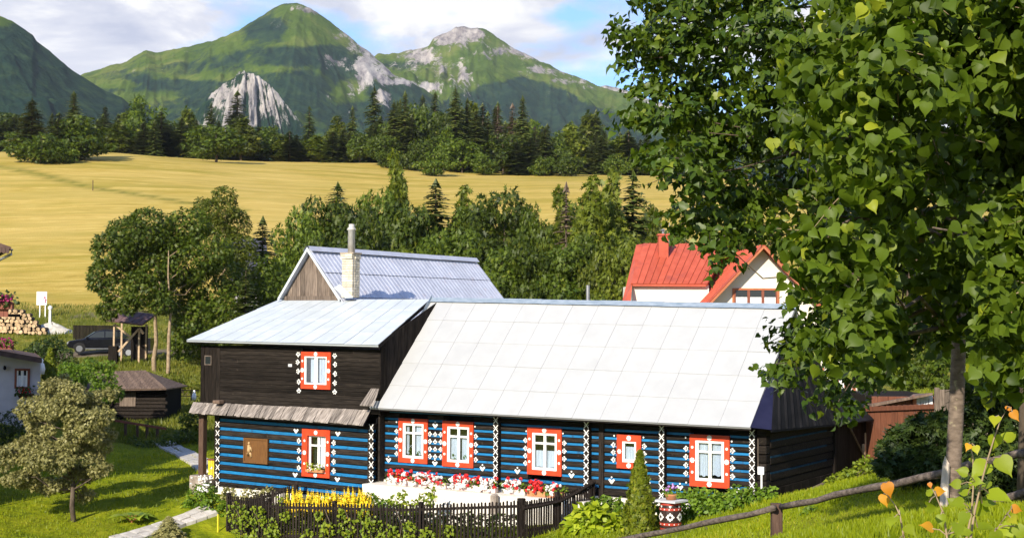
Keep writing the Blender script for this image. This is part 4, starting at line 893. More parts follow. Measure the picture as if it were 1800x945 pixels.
holes = [w[1] for w in WIN if w[3] == 0]; holes = [(a + .012, b - .012, c + .012, d - .012) for a, b, c, d in holes]
TL, TR = -13.06, fw(1349, 850)[0]
col_px = [877, 1036, 1168, 1326.5]; COLT = [fw(x, 810)[0] for x in col_px]
plank_t = (fw(1054, 800)[0], fw(1062.5, 800)[0])
# courses of logs with blue chinking between them
zs = [1.765 - 0.2393 * k for k in range(8)]; tops = [2.005] + zs; gap = 0.037
def course(zt, zb, cut):
    for a, b in segs(TL, COLT[3] + .06, zb, zt, cut): log_piece(a, b, zb + gap, zt - gap, 0, WALL)
for i in range(len(tops) - 1): course(tops[i], tops[i + 1], holes)
course(tops[-1], -0.20, holes)
for a, b in segs(TL, TR, 1.96, 2.4, []): MB(H).box(a, b, -.05, .3, 2.005 + gap, 2.16).build('log', MATS['log'], WALL)
for z in tops:
    for a, b in segs(TL, COLT[3] - .06, z - .01, z + .01, holes + [(plank_t[0] - .01, plank_t[1] + .01, -5, 5)]):
        MB(H).box(a, b, 0.002, .2, z - gap + .004, z + gap - .004).build('chinking', MATS['blue'], WALL)
MB(H).box(*plank_t, -.065, .05, -.25, 2.0).build('upright_plank', MATS['dark_upright'], WALL)
# stacked log ends with white crosses
XM = 0.29
for t in COLT:
    wd = 0.085; zz = 2.13; k = 0
    while zz > -0.22:
        z1 = zz; z0 = zz - .238
        MB(H).box(t - wd, t + wd, -.20, -.02, z0 + .004, z1 - .004, .012).build('log_end', MATS['log'], WALL); zz = z0
    o = MB()
    for k in range(9):
        cross_mark(o, (t, 1.90 - .2393 * k), .16, .20, -.206)
    prop(o.build('painted_cross', MATS['motif_paint'], WALL), kind='stuff')
t = TR - .09                                          # the corner: end-grain of the side wall
zz = 2.05
while zz > -0.3: MB(H).box(COLT[3] + .1, TR, -.10, .2, zz - .24 + .012, zz - .006, .018).build('log_end', MATS['dark_plank'], WALL); zz -= .245
# painted leaves and hearts on the logs
o = MB(); mv = -0.036
def A(px, py, ang, r=.088, off=0): arrow(o, fw(px, py, off), r, ang, mv + off)
PI = math.pi
for y in (757, 771, 783.5, 796.5): A(698, y, PI)
for y in (762, 775, 788, 801): A(757, y, 0); A(775.5, y + 1, PI); A(766, y + .5, PI / 2, .085)
for y in (766, 780.5, 793, 807): A(837.5, y, 0)
for y in (773, 787, 800, 813): A(924.5, y, PI)
for y in (778, 792, 805.5, 820): A(993, y, 0)
for y in (781, 794, 807): A(1079, y, PI)
for y in (783.5, 797, 811): A(1133.5, y, 0)
for y in (787.5, 802, 816.5, 831): A(1206.5, y, PI)
for y in (791.5, 806, 821, 836.5): A(1288.5, y, 0)
for x, y in ((766, 748), (765.5, 814), (684, 808), (849, 823), (910.5, 828), (1005.5, 835), (1076, 845), (1139, 850), (1196, 856.5), (1299, 866.5)): heartp(o, fw(x, y), .12, mv)
for x, y in ((698, 741), (836, 749), (926, 757), (990.5, 761), (1080.5, 765), (1132, 768), (1206, 768), (1287, 775), (1207, 847), (1287, 855)): disc(o, fw(x, y), .028, 6, mv)
prop(o.build('painted_leaf', MATS['motif_paint'], WALL), kind='stuff')

# ---- west wing, lower storey: thicker logs that sag a little to the east
WL0, WL1 = fw(378, 800, WO)[0], -13.04
tilt = lambda t: -0.0148 * (t - WL0)
wz = [1.467 - 0.2985 * k for k in range(8)]
WW = MB(H).box(WL0 + .02, WL1 - .02, WO + .32, 5.0, -1.9, 1.9).build('wing_wall', MATS['black'], HOUSE)
wl = [w for w in WIN if w[0] == 'wl'][0][1]; wl = (wl[0] + .012, wl[1] - .012, wl[2] + .012, wl[3] - .012)
pq = rect(431, 768, 473.5, 771, 812, 815, WO)
def tilted_hole(h, f): return [(h[0], h[1], h[2] - tilt((h[0] + h[1]) / 2), h[3] - tilt((h[0] + h[1]) / 2))]
wg = 0.052; hl = tilted_hole(wl, tilt)
lv = [1.765] + wz + [wz[-1] - .27]
for i in range(len(lv) - 1):
    for a, b in segs(WL0, WL1, lv[i + 1], lv[i], hl): log_piece(a, b, lv[i + 1] + wg, lv[i] - wg, WO, WW, tilt=tilt)
for z in wz:
    for a, b in segs(WL0, WL1, z - .01, z + .01, hl):
        mb = MB(); mb.add([H(t_, v_, z + dz + tilt(t_)) for t_ in (a, b) for v_ in (WO + .002, WO + .2) for dz in (-wg + .005, wg - .005)], [(0, 1, 3, 2), (4, 6, 7, 5), (0, 4, 5, 1), (1, 5, 7, 3), (3, 7, 6, 2), (2, 6, 4, 0)])
        mb.build('chinking', MATS['blue'], WW)
o = MB()
for k in range(8): cross_mark(o, fw(382.5, 745.3 + 15 * k, WO - .08), .17, .20, WO - .086)
for x_, ys in ((652.5, (751, 766.5, 783, 799.5, 816, 833, 848)),):
    for y in ys: cross_mark(o, fw(x_, y, WO - .08), .17, .22, WO - .086)
prop(o.build('painted_cross', MATS['motif_paint'], WW), kind='stuff')
for tt in (fw(382.5, 800, WO)[0], fw(652.5, 800, WO)[0]):
    for k in range(9): z1 = 1.62 - .2985 * k + tilt(tt); MB(H).box(tt - .10, tt + .10, WO - .08, WO - .015, z1 - .285, z1 - .004, .012).build('log_end', MATS['log'], WW)
o = MB(); mv = WO - 0.036
for y in (774, 791, 806, 821.5): arrow(o, fw(526.5, y, WO), .10, 0, mv)
for y in (777.5, 794, 810.5, 827): arrow(o, fw(587.5, y, WO), .10, PI, mv)
for x, y in ((521.5, 757), (595, 762), (520, 834), (594, 842)): heartp(o, fw(x, y, WO), .125, mv, False)
prop(o.build('painted_leaf', MATS['motif_paint'], WW), kind='stuff')
MB(H).box(WL0 + .05, WL1, WO - .06, WO + .3, -1.6, -.86).build('foundation', MATS['plaster'], HOUSE)
MB(H).box(-13.0, TR - .05, -.06, .3, -1.6, -.21).build('foundation', MATS['plaster'], HOUSE)
PL = MB(H).box(pq[0], pq[1], WO - .075, WO - .032, pq[2], pq[3]).build('plaque', MATS['plaque_wood'], HOUSE)
prop(PL, 'carved brown wooden plaque with a raised rim and a small pale figure')
for q in ((pq[0], pq[0] + .06, pq[2], pq[3]), (pq[1] - .06, pq[1], pq[2], pq[3]), (pq[0] + .06, pq[1] - .06, pq[2], pq[2] + .06), (pq[0] + .06, pq[1] - .06, pq[3] - .06, pq[3])): MB(H).box(q[0], q[1], WO - .10, WO - .075, q[2], q[3]).build('rim', MATS['plaque_wood'], PL)
o = MB(); cx, cz = pq[0] + .27, pq[2] + .45
o.lathe(H(cx - .02, WO - .09, cz + .22), [(.01, -.05), (.04, -.02), (.045, .02), (.02, .05)], 8)
o.tube([H(cx - .02, WO - .09, cz + .17), H(cx - .01, WO - .095, cz), H(cx, WO - .09, cz - .10)], [.05, .07, .06], 7)
o.tube([H(cx, WO - .09, cz - .08), H(cx + .07, WO - .095, cz - .14), H(cx + .09, WO - .09, cz - .25)], [.045, .04, .03], 6); o.tube([H(cx - .02, WO - .09, cz - .08), H(cx - .05, WO - .095, cz - .2), H(cx - .09, WO - .09, cz - .12)], [.045, .04, .03], 6)
o.tube([H(cx, WO - .09, cz + .12), H(cx + .08, WO - .095, cz + .05), H(cx + .11, WO - .09, cz - .05)], [.03, .028, .02], 6)
o.build('carving', MATS['carving'], PL, True)

# ---- west wing, upper storey
U0, U1 = fw(353.5, 660, WO)[0], fw(668.5, 640, WO)[0]
zt, zb = 4.02, 1.93
UP = MB(H).box(U0 + .03, U1 - .03, WO + .1, 4.5, zb, zt).build('upper_wall', MATS['black'], HOUSE)
wu = [w for w in WIN if w[0] == 'wu'][0][1]; wu = (wu[0] + .012, wu[1] - .012, wu[2] + .012, wu[3] - .012)
us = fw(387, 660, WO)[0]; n = 15; hh = (zt - zb) / n
for k in range(n):
    for a, b in segs(us, U1, zb + k * hh, zb + (k + 1) * hh, [wu]): MB(H).box(a, b, WO - .018 + random.uniform(0, .014), WO + .12, zb + k * hh + .006, zb + (k + 1) * hh - .003).build('plank', MATS['dark_plank'], UP)
n = 5; ww = (us - U0) / n
for k in range(n): MB(H).box(U0 + k * ww + .004, U0 + (k + 1) * ww - .003, WO - .03 + random.uniform(0, .015), WO + .12, zb, zt).build('plank', MATS['dark_upright'], UP)
sw = rect(361, 624, 373, 624.6, 641, 641.4, WO); SWN = MB(H)
for q in ((sw[0], sw[0] + .035, sw[2], sw[3]), (sw[1] - .035, sw[1], sw[2], sw[3]), (sw[0] + .035, sw[1] - .035, sw[2], sw[2] + .035), (sw[0] + .035, sw[1] - .035, sw[3] - .035, sw[3])): SWN.box(q[0], q[1], WO - .045, WO - .02, q[2], q[3])
SWN = SWN.build('small_window', MATS['grey_wood'], HOUSE); MB(H).box(sw[0] + .035, sw[1] - .035, WO - .04, WO - .035, sw[2] + .035, sw[3] - .035).build('pane', MATS['car_glass'], SWN)
o = MB(); mv = WO - 0.024
for (x, y), a in (((525, 622.5), -PI / 2), ((524, 636), 0), ((525, 652), 0), ((526, 670.5), 0), ((526, 686), PI / 2), ((589, 625), -PI / 2), ((589.5, 640), PI), ((589.5, 656.5), PI), ((589, 672.5), PI), ((589, 688), PI / 2)): arrow(o, fw(x, y, WO), .10, a, mv)
nb = rect(507.5, 639, 514, 639.3, 644, 644.2, WO); prop(o.build('painted_leaf', MATS['motif_paint'], UP), kind='stuff')
MB(H).box(nb[0], nb[1], WO - .03, WO - .018, nb[2], nb[3]).build('number_plate', MATS['slab'], HOUSE)
# side wall of the wing above the main roof: upright boards
def wing_z(v): return ZE + (ZR - ZE) * (v - VE) / (VR - VE)
VE, VR = -0.82, 2.8
ZE, ZR = 4.19, 5.70
v0 = WO; k = 0
while v0 < 2.75:
    v1 = min(v0 + .19, 2.78)
    mb = MB(); x0, x1 = U1 - .02, U1 + .012 + random.uniform(0, .012)
    za, zb_ = wing_z(v0) - .06, wing_z(v1) - .06
    mb.add([H(x, v, z) for x in (x0, x1) for v, z in ((v0 + .004, 1.9), (v1 - .004, 1.9), (v1 - .004, zb_), (v0 + .004, za))], [(0, 1, 2, 3), (7, 6, 5, 4), (0, 4, 5, 1), (1, 5, 6, 2), (2, 6, 7, 3), (3, 7, 4, 0)])
    mb.build('plank', MATS['dark_upright'], UP); v0 = v1

# ---- roofs
def sheet_roof(nm, A0, A1, B1, B0, nc, nr, m, th=0.012, rib=0, lap=0.0015, seam=True, under=None):
    """sheets laid in nr rows of nc between the eave A0-A1 and the top B0-B1; each row laps the one below"""
    A0, A1, B0, B1 = map(lambda p: np.asarray(p, float), (A0, A1, B0, B1)); N = np.cross(A1 - A0, B0 - A0); N /= np.linalg.norm(N); N = N if N[2] > 0 else -N
    def Q(a, b): return (A0 * (1 - a) + A1 * a) * (1 - b) + (B0 * (1 - a) + B1 * a) * b
    R0 = MB().ext([Q(0, 0) - N * .05, Q(1, 0) - N * .05, Q(1, 1) - N * .05, Q(0, 1) - N * .05], N * .035).build(nm, MATS[under or m], HOUSE)
    for r in range(nr):
        for c in range(nc):
            a0, a1 = c / nc, (c + 1) / nc; b0, b1 = r / nr, (r + 1) / nr; e = lap / np.linalg.norm(A1 - A0); lift = random.uniform(0, .005)
            mb = MB(); d1 = .014 + lift; d0 = .002 + lift
            if rib:
                us = []; 
                for k in range(rib): x = (k + .5) / rib; q = .30 / rib; us += [(x - q, 0), (x - q * .45, .015), (x + q * .45, .015), (x + q, 0)]
                us = [(0, 0)] + us + [(1, 0)]; vs = []
                for u_, hh_ in us: al = a0 + (a1 - a0) * u_; vs += [Q(al, b0) + N * (d1 + hh_ + .012), Q(al, b1) + N * (d0 + hh_)]
                mb.add(vs, [(2 * k, 2 * k + 2, 2 * k + 3, 2 * k + 1) for k in range(len(us) - 1)])
            else:
                mb.ext([Q(a0 + e, b0) + N * d1, Q(a1 - e, b0) + N * d1, Q(a1 - e, b1) + N * d0, Q(a0 + e, b1) + N * d0], N * th)
                if seam: mb.ext([Q(a1 - e, b0) + N * (d1 + th), Q(a1 - e, b1) + N * (d0 + th), Q(a1 - e, b1) + N * (d0 + th + .007), Q(a1 - e, b0) + N * (d1 + th + .007)], -AT * .006)
            mb.build('roof_sheet', MATS[m], R0)
    return R0
E0, E1 = H(*fw(650, 717, -.7)[:1], -.7, 2.135), H(fw(1319, 752.6, -.7)[0], -.7, 2.085)
te0, te1 = (E0 - HO) @ AT, (E1 - HO) @ AT
Rl = H(te0, 2.8, 5.70); Rr = H(te1 + .02, 2.8, 5.46); APX = H(fw(1383, 541, 2.8)[0], 2.8, 5.43)
sheet_roof('main_roof', E0, E1, Rr, Rl, 14, 5, 'roof_metal')
MB().ext([E0 - AZ * .07, E1 - AZ * .07, E1 - AZ * .065 + AV * .6 , E0 - AZ * .065 + AV * .6], AZ * .02).build('soffit', MATS['dark_plank'], HOUSE)
def cap(nm, a, b, w, m, dz=.03, name='ridge_cap', drop=.13):
    a = np.asarray(a, float); b = np.asarray(b, float); d = nrm(b - a); s = nrm(np.cross(d, AZ))
    mb = MB(); pr = [(-w, -drop), (-w * .25, 0), (w * .25, 0), (w, -drop)]
    mb.add([p + s * x + AZ * (dz + z) for p in (a, b) for x, z in pr], [(0, 1, 5, 4), (1, 2, 6, 5), (2, 3, 7, 6)]); mb.build(name, MATS[m], HOUSE)
nseg = 6
for k in range(nseg):
    f0, f1 = k / nseg, (k + 1) / nseg; cap('', Rl + (Rr - Rl) * f0 + AZ * (.045 + .008 * (k % 2)), Rl + (Rr - Rl) * f1 + AT * .05 + AZ * (.045 + .008 * (k % 2)), .17, 'flashing', .03, drop=.15)
# hipped east end
E2 = H(fs(1356, 755.5, TR + .3)[0] * 0 + TR + .3, fs(1356, 755.5, TR + .3)[0], fs(1356, 755.5, TR + .3)[1])
E3 = H(TR + .3, 5.9, 1.86)
Ap = E1 + (Rr - E1) * 0.50
MB().ext([E1 + AZ * .01, E2, Ap + AT * .02], nrm(np.cross(E2 - E1, Ap - E1)) * .02).build('hip_flashing', MATS['navy_metal'], HOUSE)
HIP = MB().ext([E2 - AZ * .05, E3 - AZ * .05, APX - AZ * .05, Ap - AZ * .05 + AT * .02], -AT * .02 - AZ * .02).build('hip_roof', MATS['hip_metal'], HOUSE)
for k in range(11):                                   # pleated dark sheets fanning up the hip
    f0, f1 = k / 11, (k + 1) / 11
    tp0 = Ap + (APX - Ap) * min(1, f0 * 3); tp1 = Ap + (APX - Ap) * min(1, f1 * 3)
    b0, b1 = E2 + (E3 - E2) * f0, E2 + (E3 - E2) * f1; Nn = nrm(np.cross(E3 - E2, APX - E2)); Nn = Nn if Nn[2] > 0 else -Nn
    mb = MB(); md = b0 + (b1 - b0) * .82; mt_ = tp0 + (tp1 - tp0) * .82
    mb.add([b0 + Nn * .01, md + Nn * .012, b1 + Nn * .05, tp0 + Nn * .01, mt_ + Nn * .012, tp1 + Nn * .05], [(0, 1, 4, 3), (1, 2, 5, 4)]); mb.build('roof_sheet', MATS['hip_metal'], HIP)
MB().ext([E3 - AZ * .03, APX - AZ * .03, Rr + AZ * -.03, H(te1, 5.9, 1.95)], -AZ * .03).build('rear_roof', MATS['hip_metal'], HOUSE)
MB().ext([H(te1, 5.9, 1.95), Rr - AZ * .05, Rl - AZ * .05, H(te0, 5.9, 1.95)], -AZ * .03).build('rear_roof', MATS['sheet_metal'], HOUSE)
# west wing roof
W0, W1 = H(fw(328, 598, VE)[0], VE, fw(328, 598, VE)[1]), H(fw(665, 607, VE)[0], VE, fw(665, 607, VE)[1])
W3, W2 = H(fw(490, 527, VR)[0], VR, 5.69), H(fw(755, 524, VR)[0] + .05, VR, 5.70)
ZE = (W0[2] + W1[2]) / 2 - HO[2]
sheet_roof('wing_roof', W0, W1, W2, W3, 12, 4, 'wing_metal', lap=.004)
MB().ext([W0 - AZ * .08, W1 - AZ * .08, W1 - AZ * .08 + AV * .5, W0 - AZ * .08 + AV * .5], AZ * .02).build('soffit', MATS['dark_plank'], HOUSE)
MB().ext([W1 - AZ * .10, W1 + AZ * .02, W2 + AZ * .02, W2 - AZ * .10], AT * .02).build('verge_board', MATS['dark_plank'], HOUSE)
MB().ext([W0 - AZ * .02, W3 - AZ * .02, H(-20.4, 9, 5.4), H(-22.2, 9, 3.9)], -AZ * .03).build('rear_roof', MATS['sheet_metal'], HOUSE)
# blue flashing where the main roof meets the wing's side wall
MB().ext([H(te0 + .02, -.45, 2.42), H(te0 + .02, 2.74, 5.66), H(te0 + .02, 2.74, 5.86), H(te0 + .02, -.45, 2.66)], -AT * .012).build('side_flashing', MATS['flashing'], HOUSE)
# ---- rear wing: weathered gable, ribbed sheet roof, chimney
ga, gl, gr = fw(548, 437, VR), fw(497, 525, VR), fw(605, 521, VR)
GA, GL, GR_ = H(ga[0], VR, ga[1]), H(gl[0], VR, gl[1]), H(gr[0], VR, gr[1])
LEN = 13.75 - VR
dz1, dz2 = (GA[2] - GR_[2]) / (gr[0] - ga[0]), 0
RB = H(gr[0] + 1.6, VR, gr[1] - 1.6 * dz1)
RWR = sheet_roof('rear_wing_roof', RB - AV * .25, RB + AV * LEN, GA + AV * LEN, GA - AV * .25, 9, 4, 'sheet_metal', rib=5, under='sheet_metal')
MB().ext([GA - AV * .25, H(gl[0], VR - .25, gl[1]), H(gl[0], VR + LEN, gl[1]), GA + AV * LEN], -AZ * .03).build('rear_wing_roof', MATS['sheet_metal'], HOUSE)
for k in range(4): cap('', GA + AV * (-.27 + (LEN + .3) * k / 4) + AZ * (.07 + .006 * (k % 2)), GA + AV * (-.25 + (LEN + .3) * (k + 1) / 4) + AZ * (.07 + .006 * (k % 2)), .2, 'sheet_metal', .02, drop=.18)
GB = MB().ext([GL + AV * .05, GR_ + AV * .05, GA + AV * .05 - AZ * .02], AV * .03).build('gable', MATS['grey_wood'], HOUSE)
n = 14
for k in range(n):
    t0_, t1_ = gl[0] + .1 + (gr[0] - gl[0] - .16) * k / n, gl[0] + .1 + (gr[0] - gl[0] - .16) * (k + 1) / n
    def top(t): return GA[2] - HO[2] - .1 - ((ga[0] - t) * (ga[1] - gl[1]) / (ga[0] - gl[0]) if t < ga[0] else (t - ga[0]) * (ga[1] - gr[1]) / (gr[0] - ga[0]))
    za, zb_ = top(t0_), top(t1_); zl = gl[1] - .02; vv = VR - .02 - random.uniform(0, .025); 
    if max(za, zb_) < zl + .02: continue
    pts = [(t0_ + .005, zl), (t1_ - .005, zl), (t1_ - .005, max(zb_, zl)), (t0_ + .005, max(za, zl))]
    if t0_ < ga[0] < t1_: pts.insert(3, (ga[0], ga[1] - .1))
    MB().ext([H(a, vv, b) for a, b in pts], AV * .05).build('gable_board', MATS['grey_wood'], GB)
MB(H).box(gl[0] + .15, gr[0] + .05, VR - .09, VR - .02, gl[1] - .06, gl[1] + .10).build('gable_board', MATS['grey_wood'], GB)
for a, b in ((GL - AZ * .03 - AT * .02, GA), (GA, GR_ - AZ * .1)): MB().ext([a - AV * .27 - AZ * .10, b - AV * .27 - AZ * .10, b - AV * .27 + AZ * .05, a - AV * .27 + AZ * .05], AV * .02).build('barge_board', MATS['wing_metal'], HOUSE)
fl = [fw(588, 506, VR - .3), fw(606, 524, VR - .35), fw(619, 523, VR - .4), fw(600, 500, VR - .3)]
MB().ext([H(a, VR - .32 - .02 * i, b) for i, (a, b) in enumerate(fl)], AZ * .02).build('valley_flashing', MATS['wing_metal'], HOUSE)
# chimney of pale bricks with a tall pipe
cA = fw(600.5, 515, VR - .35); cB = fw(619.5, 515, VR - .35); ctop = fw(610, 446, VR - .35)[1]; cbot = cA[1] - .15
cw = cB[0] - cA[0]; cv0, cv1 = VR - .35, VR + .05
cd = 0.42
CH = MB(H).box(cA[0] + .012, cB[0] - .012, cv0 + .012, cv0 + cd - .012, cbot, ctop).build('chimney', MATS['mortar'], HOUSE)
nr = 17; bh = (ctop - cbot) / nr
for r in range(nr):
    z0, z1 = cbot + r * bh + .006, cbot + (r + 1) * bh - .006
    g = .01 if r < nr - 2 else -.03
    sp = [0, .58, 1] if r % 2 else [0, .36, 1]
    for f0, f1 in zip(sp[:-1], sp[1:]): j = random.uniform(-.006, .006); MB(H).box(cA[0] + g * 0 + cw * f0 + .005 + (g if f0 == 0 else 0) - .01, cA[0] + cw * f1 - .005 + (0 if f1 < 1 else -.004), cv0 + g - .01 + j, cv0 + .12, z0, z1).build('brick', MATS['brick'], CH)
    sp = [0, .5, 1] if r % 2 else [.0, .33, .8, 1]
    for f0, f1 in zip(sp[:-1], sp[1:]): j = random.uniform(-.006, .006); MB(H).box(cB[0] - .12, cB[0] - g + .01 + j, cv0 + .125 + (cd - .125) * f0, cv0 + .118 + (cd - .125) * f1, z0, z1).build('brick', MATS['brick'], CH)
MB(H).box(cA[0] - .05, cB[0] + .06, cv0 - .05, cv0 + cd + .03, ctop, ctop + .05).build('chimney_slab', MATS['mortar'], CH)
pc = H((cA[0] + cB[0]) / 2 + .02, cv0 + .2, ctop + .05); ph = fw(617, 394, cv0 + .2)[1] - ctop - .05
MB().lathe(pc, [(.13, 0), (.125, ph * .78), (.16, ph * .79), (.16, ph * .84), (.10, ph * .9), (.10, ph), (.02, ph + .01)], 14).build('chimney_pipe', MATS['pipe_metal'], CH, True)
vp = H(*fw(1033.5, 523, 3.2)[:1], 3.2, fw(1033.5, 523, 3.2)[1] - .5); MB().tube([vp, vp + AZ * (fw(1033.5, 501, 3.2)[1] - fw(1033.5, 523, 3.2)[1] + .5)], .06, 10).build('vent_pipe', MATS['metal_grey'], HOUSE)

# ---- shingle pent roof over the lower wing wall
a0, a1 = fw(340, 707.5, WO), fw(652, 722, WO); b0, b1 = fw(331.6, 725.5, WO - .55), fw(639, 748, WO - .55)
PT = MB().ext([H(a0[0] + .05, WO, a0[1] - .05), H(a1[0], WO, a1[1] - .05), H(b1[0] - .02, WO - .5, b1[1] - .0), H(b0[0] + .1, WO - .5, b0[1] - .0)], -AZ * .03).build('pent_roof', MATS['dark_plank'], HOUSE)
n = 48
for k in range(n):
    f0, f1 = k / n, (k + 1) / n; j = random.uniform(-.03, .03); dz = random.uniform(0, .02); e = .004 / 7
    def L(f, a, b): return a + (b - a) * f
    p = [H(L(f0 + e, a0[0], a1[0]), WO - .01, L(f0, a0[1], a1[1]) + dz), H(L(f1 - e, a0[0], a1[0]), WO - .01, L(f1, a0[1], a1[1]) + dz), H(L(f1 - e, b0[0], b1[0]), WO - .55 + j, L(f1, b0[1], b1[1]) + dz + j * .4), H(L(f0 + e, b0[0], b1[0]), WO - .55 + j, L(f0, b0[1], b1[1]) + dz + j * .4)]
    MB().ext(p, AZ * .022).build('shingle', MATS['shingle_wood'], PT)
q = [fw(652, 683, WO), fw(667, 683, WO), fw(657, 714, WO - .5), fw(632, 712, WO - .5)]
for k in range(5):
    f0, f1 = k / 5 + .02, (k + 1) / 5 - .02
    MB().ext([H(q[0][0] + (q[1][0] - q[0][0]) * f0, WO, q[0][1]), H(q[0][0] + (q[1][0] - q[0][0]) * f1, WO, q[0][1]), H(q[3][0] + (q[2][0] - q[3][0]) * f1, WO - .5, q[3][1] - .01), H(q[3][0] + (q[2][0] - q[3][0]) * f0, WO - .5, q[3][1] - .01)], AZ * .025).build('shingle', MATS['shingle_wood'], PT)
c = fw(384, 708, WO - .2); MB(H).box(c[0] - .16, c[0] + .16, WO - .34, WO - .06, c[1] - .02, c[1] + .10, .02).build('roof_hatch', MATS['shed_roof'], HOUSE)
# a dark strip standing in for the wing's shadow in the angle, the porch post, its stone and the yellow railing
c = fw(660, 740, -.3); MB(H).box(-12.93, -12.86, -.3, -.04, -.25, 2.05).build('corner_shade', MATS['log'], HOUSE)
c0, c1 = fw(357, 728, WO - .1), fw(358.5, 834, WO - .1)
MB(H).box(c0[0] - .11, c0[0] + .11, WO - .2, WO, c1[1], c0[1] + .15, .01).build('porch_post', MATS['post_wood'], HOUSE)
c = fw(357, 842, WO - .1); MB(H).box(c[0] - .35, c[0] + .3, WO - .45, WO + .5, c[1] - .5, c1[1], .04).build('porch_plinth', MATS['stone'], HOUSE)
MB(H).box(U0 + .05, WL0, WO + 1.2, WO + 1.3, -1.5, 1.9).build('porch_back', MATS['dark_upright'], HOUSE)
MB(H).box(U0, WL0 + .1, WO - .02, WO + 4, 1.86, 1.95).build('porch_ceiling', MATS['dark_plank'], HOUSE)
yl, yr = fw(365, 825, WO + .1)[0], fw(379, 825, WO + .1)[0]; yt, yb = fw(372, 808, WO + .1)[1], fw(372, 841, WO + .1)[1]
YR = MB(H).box(yl, yr, WO + .12, WO + .15, yb + .12, yb + .18).box(yl, yr, WO + .12, WO + .15, yt - .2, yt - .14).build('railing', MATS['yellow_paint'], HOUSE)
for k in range(3): f = yl + (yr - yl) * (k + .15) / 3; MB(H).box(f, f + (yr - yl) / 3 * .72, WO + .09, WO + .12, yb, yt).build('slat', MATS['yellow_paint'], YR)
MB(H).box(yl, yr, WO + .06, WO + .2, yt, yt + .04).build('handrail', MATS['brown_frame'], YR)
# ---- east end wall: dark logs, boarding below, lean-to
EW = MB(H).box(TR - .3, TR - .05, .2, 5.66, -1.2, 1.95).build('end_wall', MATS['black'], HOUSE)
zl = [1.95, 1.42, 1.18, .94, .70, .46, .22]
zz = 1.9
for k in range(7): MB(H).box(TR - .05, TR - .01 + .02 * (k % 2), .22, 5.62, zz - .215, zz - .01, .02).build('log', MATS['log'], EW); zz -= .225
for z in (1.675, 1.225, .775): MB(H).box(TR - .05, TR + .012, .25, 4.9, z - .03, z + .02).build('chinking', MATS['blue_dark'], EW)
for k in range(16): a = .25 + k * .335; MB(H).box(TR - .02, TR + .03 + random.uniform(0, .012), a, a + .325, -1.0, .33).build('plank', MATS['dark_upright'], EW)
MB(H).box(TR - .02, TR + .07, 5.5, 5.7, -.9, 1.9).build('corner_board', MATS['dark_upright'], HOUSE)
LT = MB(H).box(TR - 2.5, TR - .1, 5.7, 9.2, -1.0, 1.75).build('lean_to', MATS['black'], HOUSE)
for k in range(16): a = 5.7 + k * .22; MB(H).box(TR - .1, TR - .05 + random.uniform(0, .015), a, a + .212, -.8, 1.75).build('plank', MATS['dark_upright'], LT)
MB().ext([H(TR + .3, 5.6, 1.86), H(TR + .3, 9.5, 1.80), H(TR - 3, 9.5, 4.1), H(TR - 3, 5.6, 4.2)], -AZ * .04).build('lean_to_roof', MATS['hip_metal'], HOUSE)
b0_, b1_ = fs(1480, 728, TR), fs(1517, 800, TR)
MB().tube([H(TR + .04, b0_[0], b0_[1]), H(TR + .04, b1_[0], b1_[1])], .035, 6).build('leaning_batten', MATS['grey_wood'], HOUSE)
MB(H).box(TR - .03, TR + .06, b1_[0] + .0, b1_[0] + .12, b1_[1] - .3, 1.0).build('corner_board', MATS['beam_pale'], HOUSE)
pA, pB = fs(1372, 888, TR + .2), fs(1448, 858, TR + .2)
MB().ext([H(TR + .05, pA[0], pA[1] - .03), H(TR + .05, pB[0] + 3.6, pB[1] + .28), H(TR + .05, pB[0] + 3.6, pB[1] + .34), H(TR + .05, pA[0], pA[1] + .05)], AT * .12).build('ground_board', MATS['grey_wood'], HOUSE)
# meter box and its conduits on the corner
c = fw(1337.5, 826.5, -.14); MB(H).box(c[0] - .09, c[0] + .09, -.17, -.10, c[1] - .11, c[1] + .11, .008).build('meter_box', MATS['white_paint'], HOUSE)
MB().tube([H(c[0] + .02, -.14, c[1] - .11), H(c[0] + .02, -.14, -.35)], .028, 8).build('conduit', MATS['white_paint'], HOUSE)
MB().tube([H(c[0] - .09, -.13, c[1] + .1), H(c[0] - .09, -.13, 1.75)], .018, 6).build('conduit', MATS['grey_wood'], HOUSE)

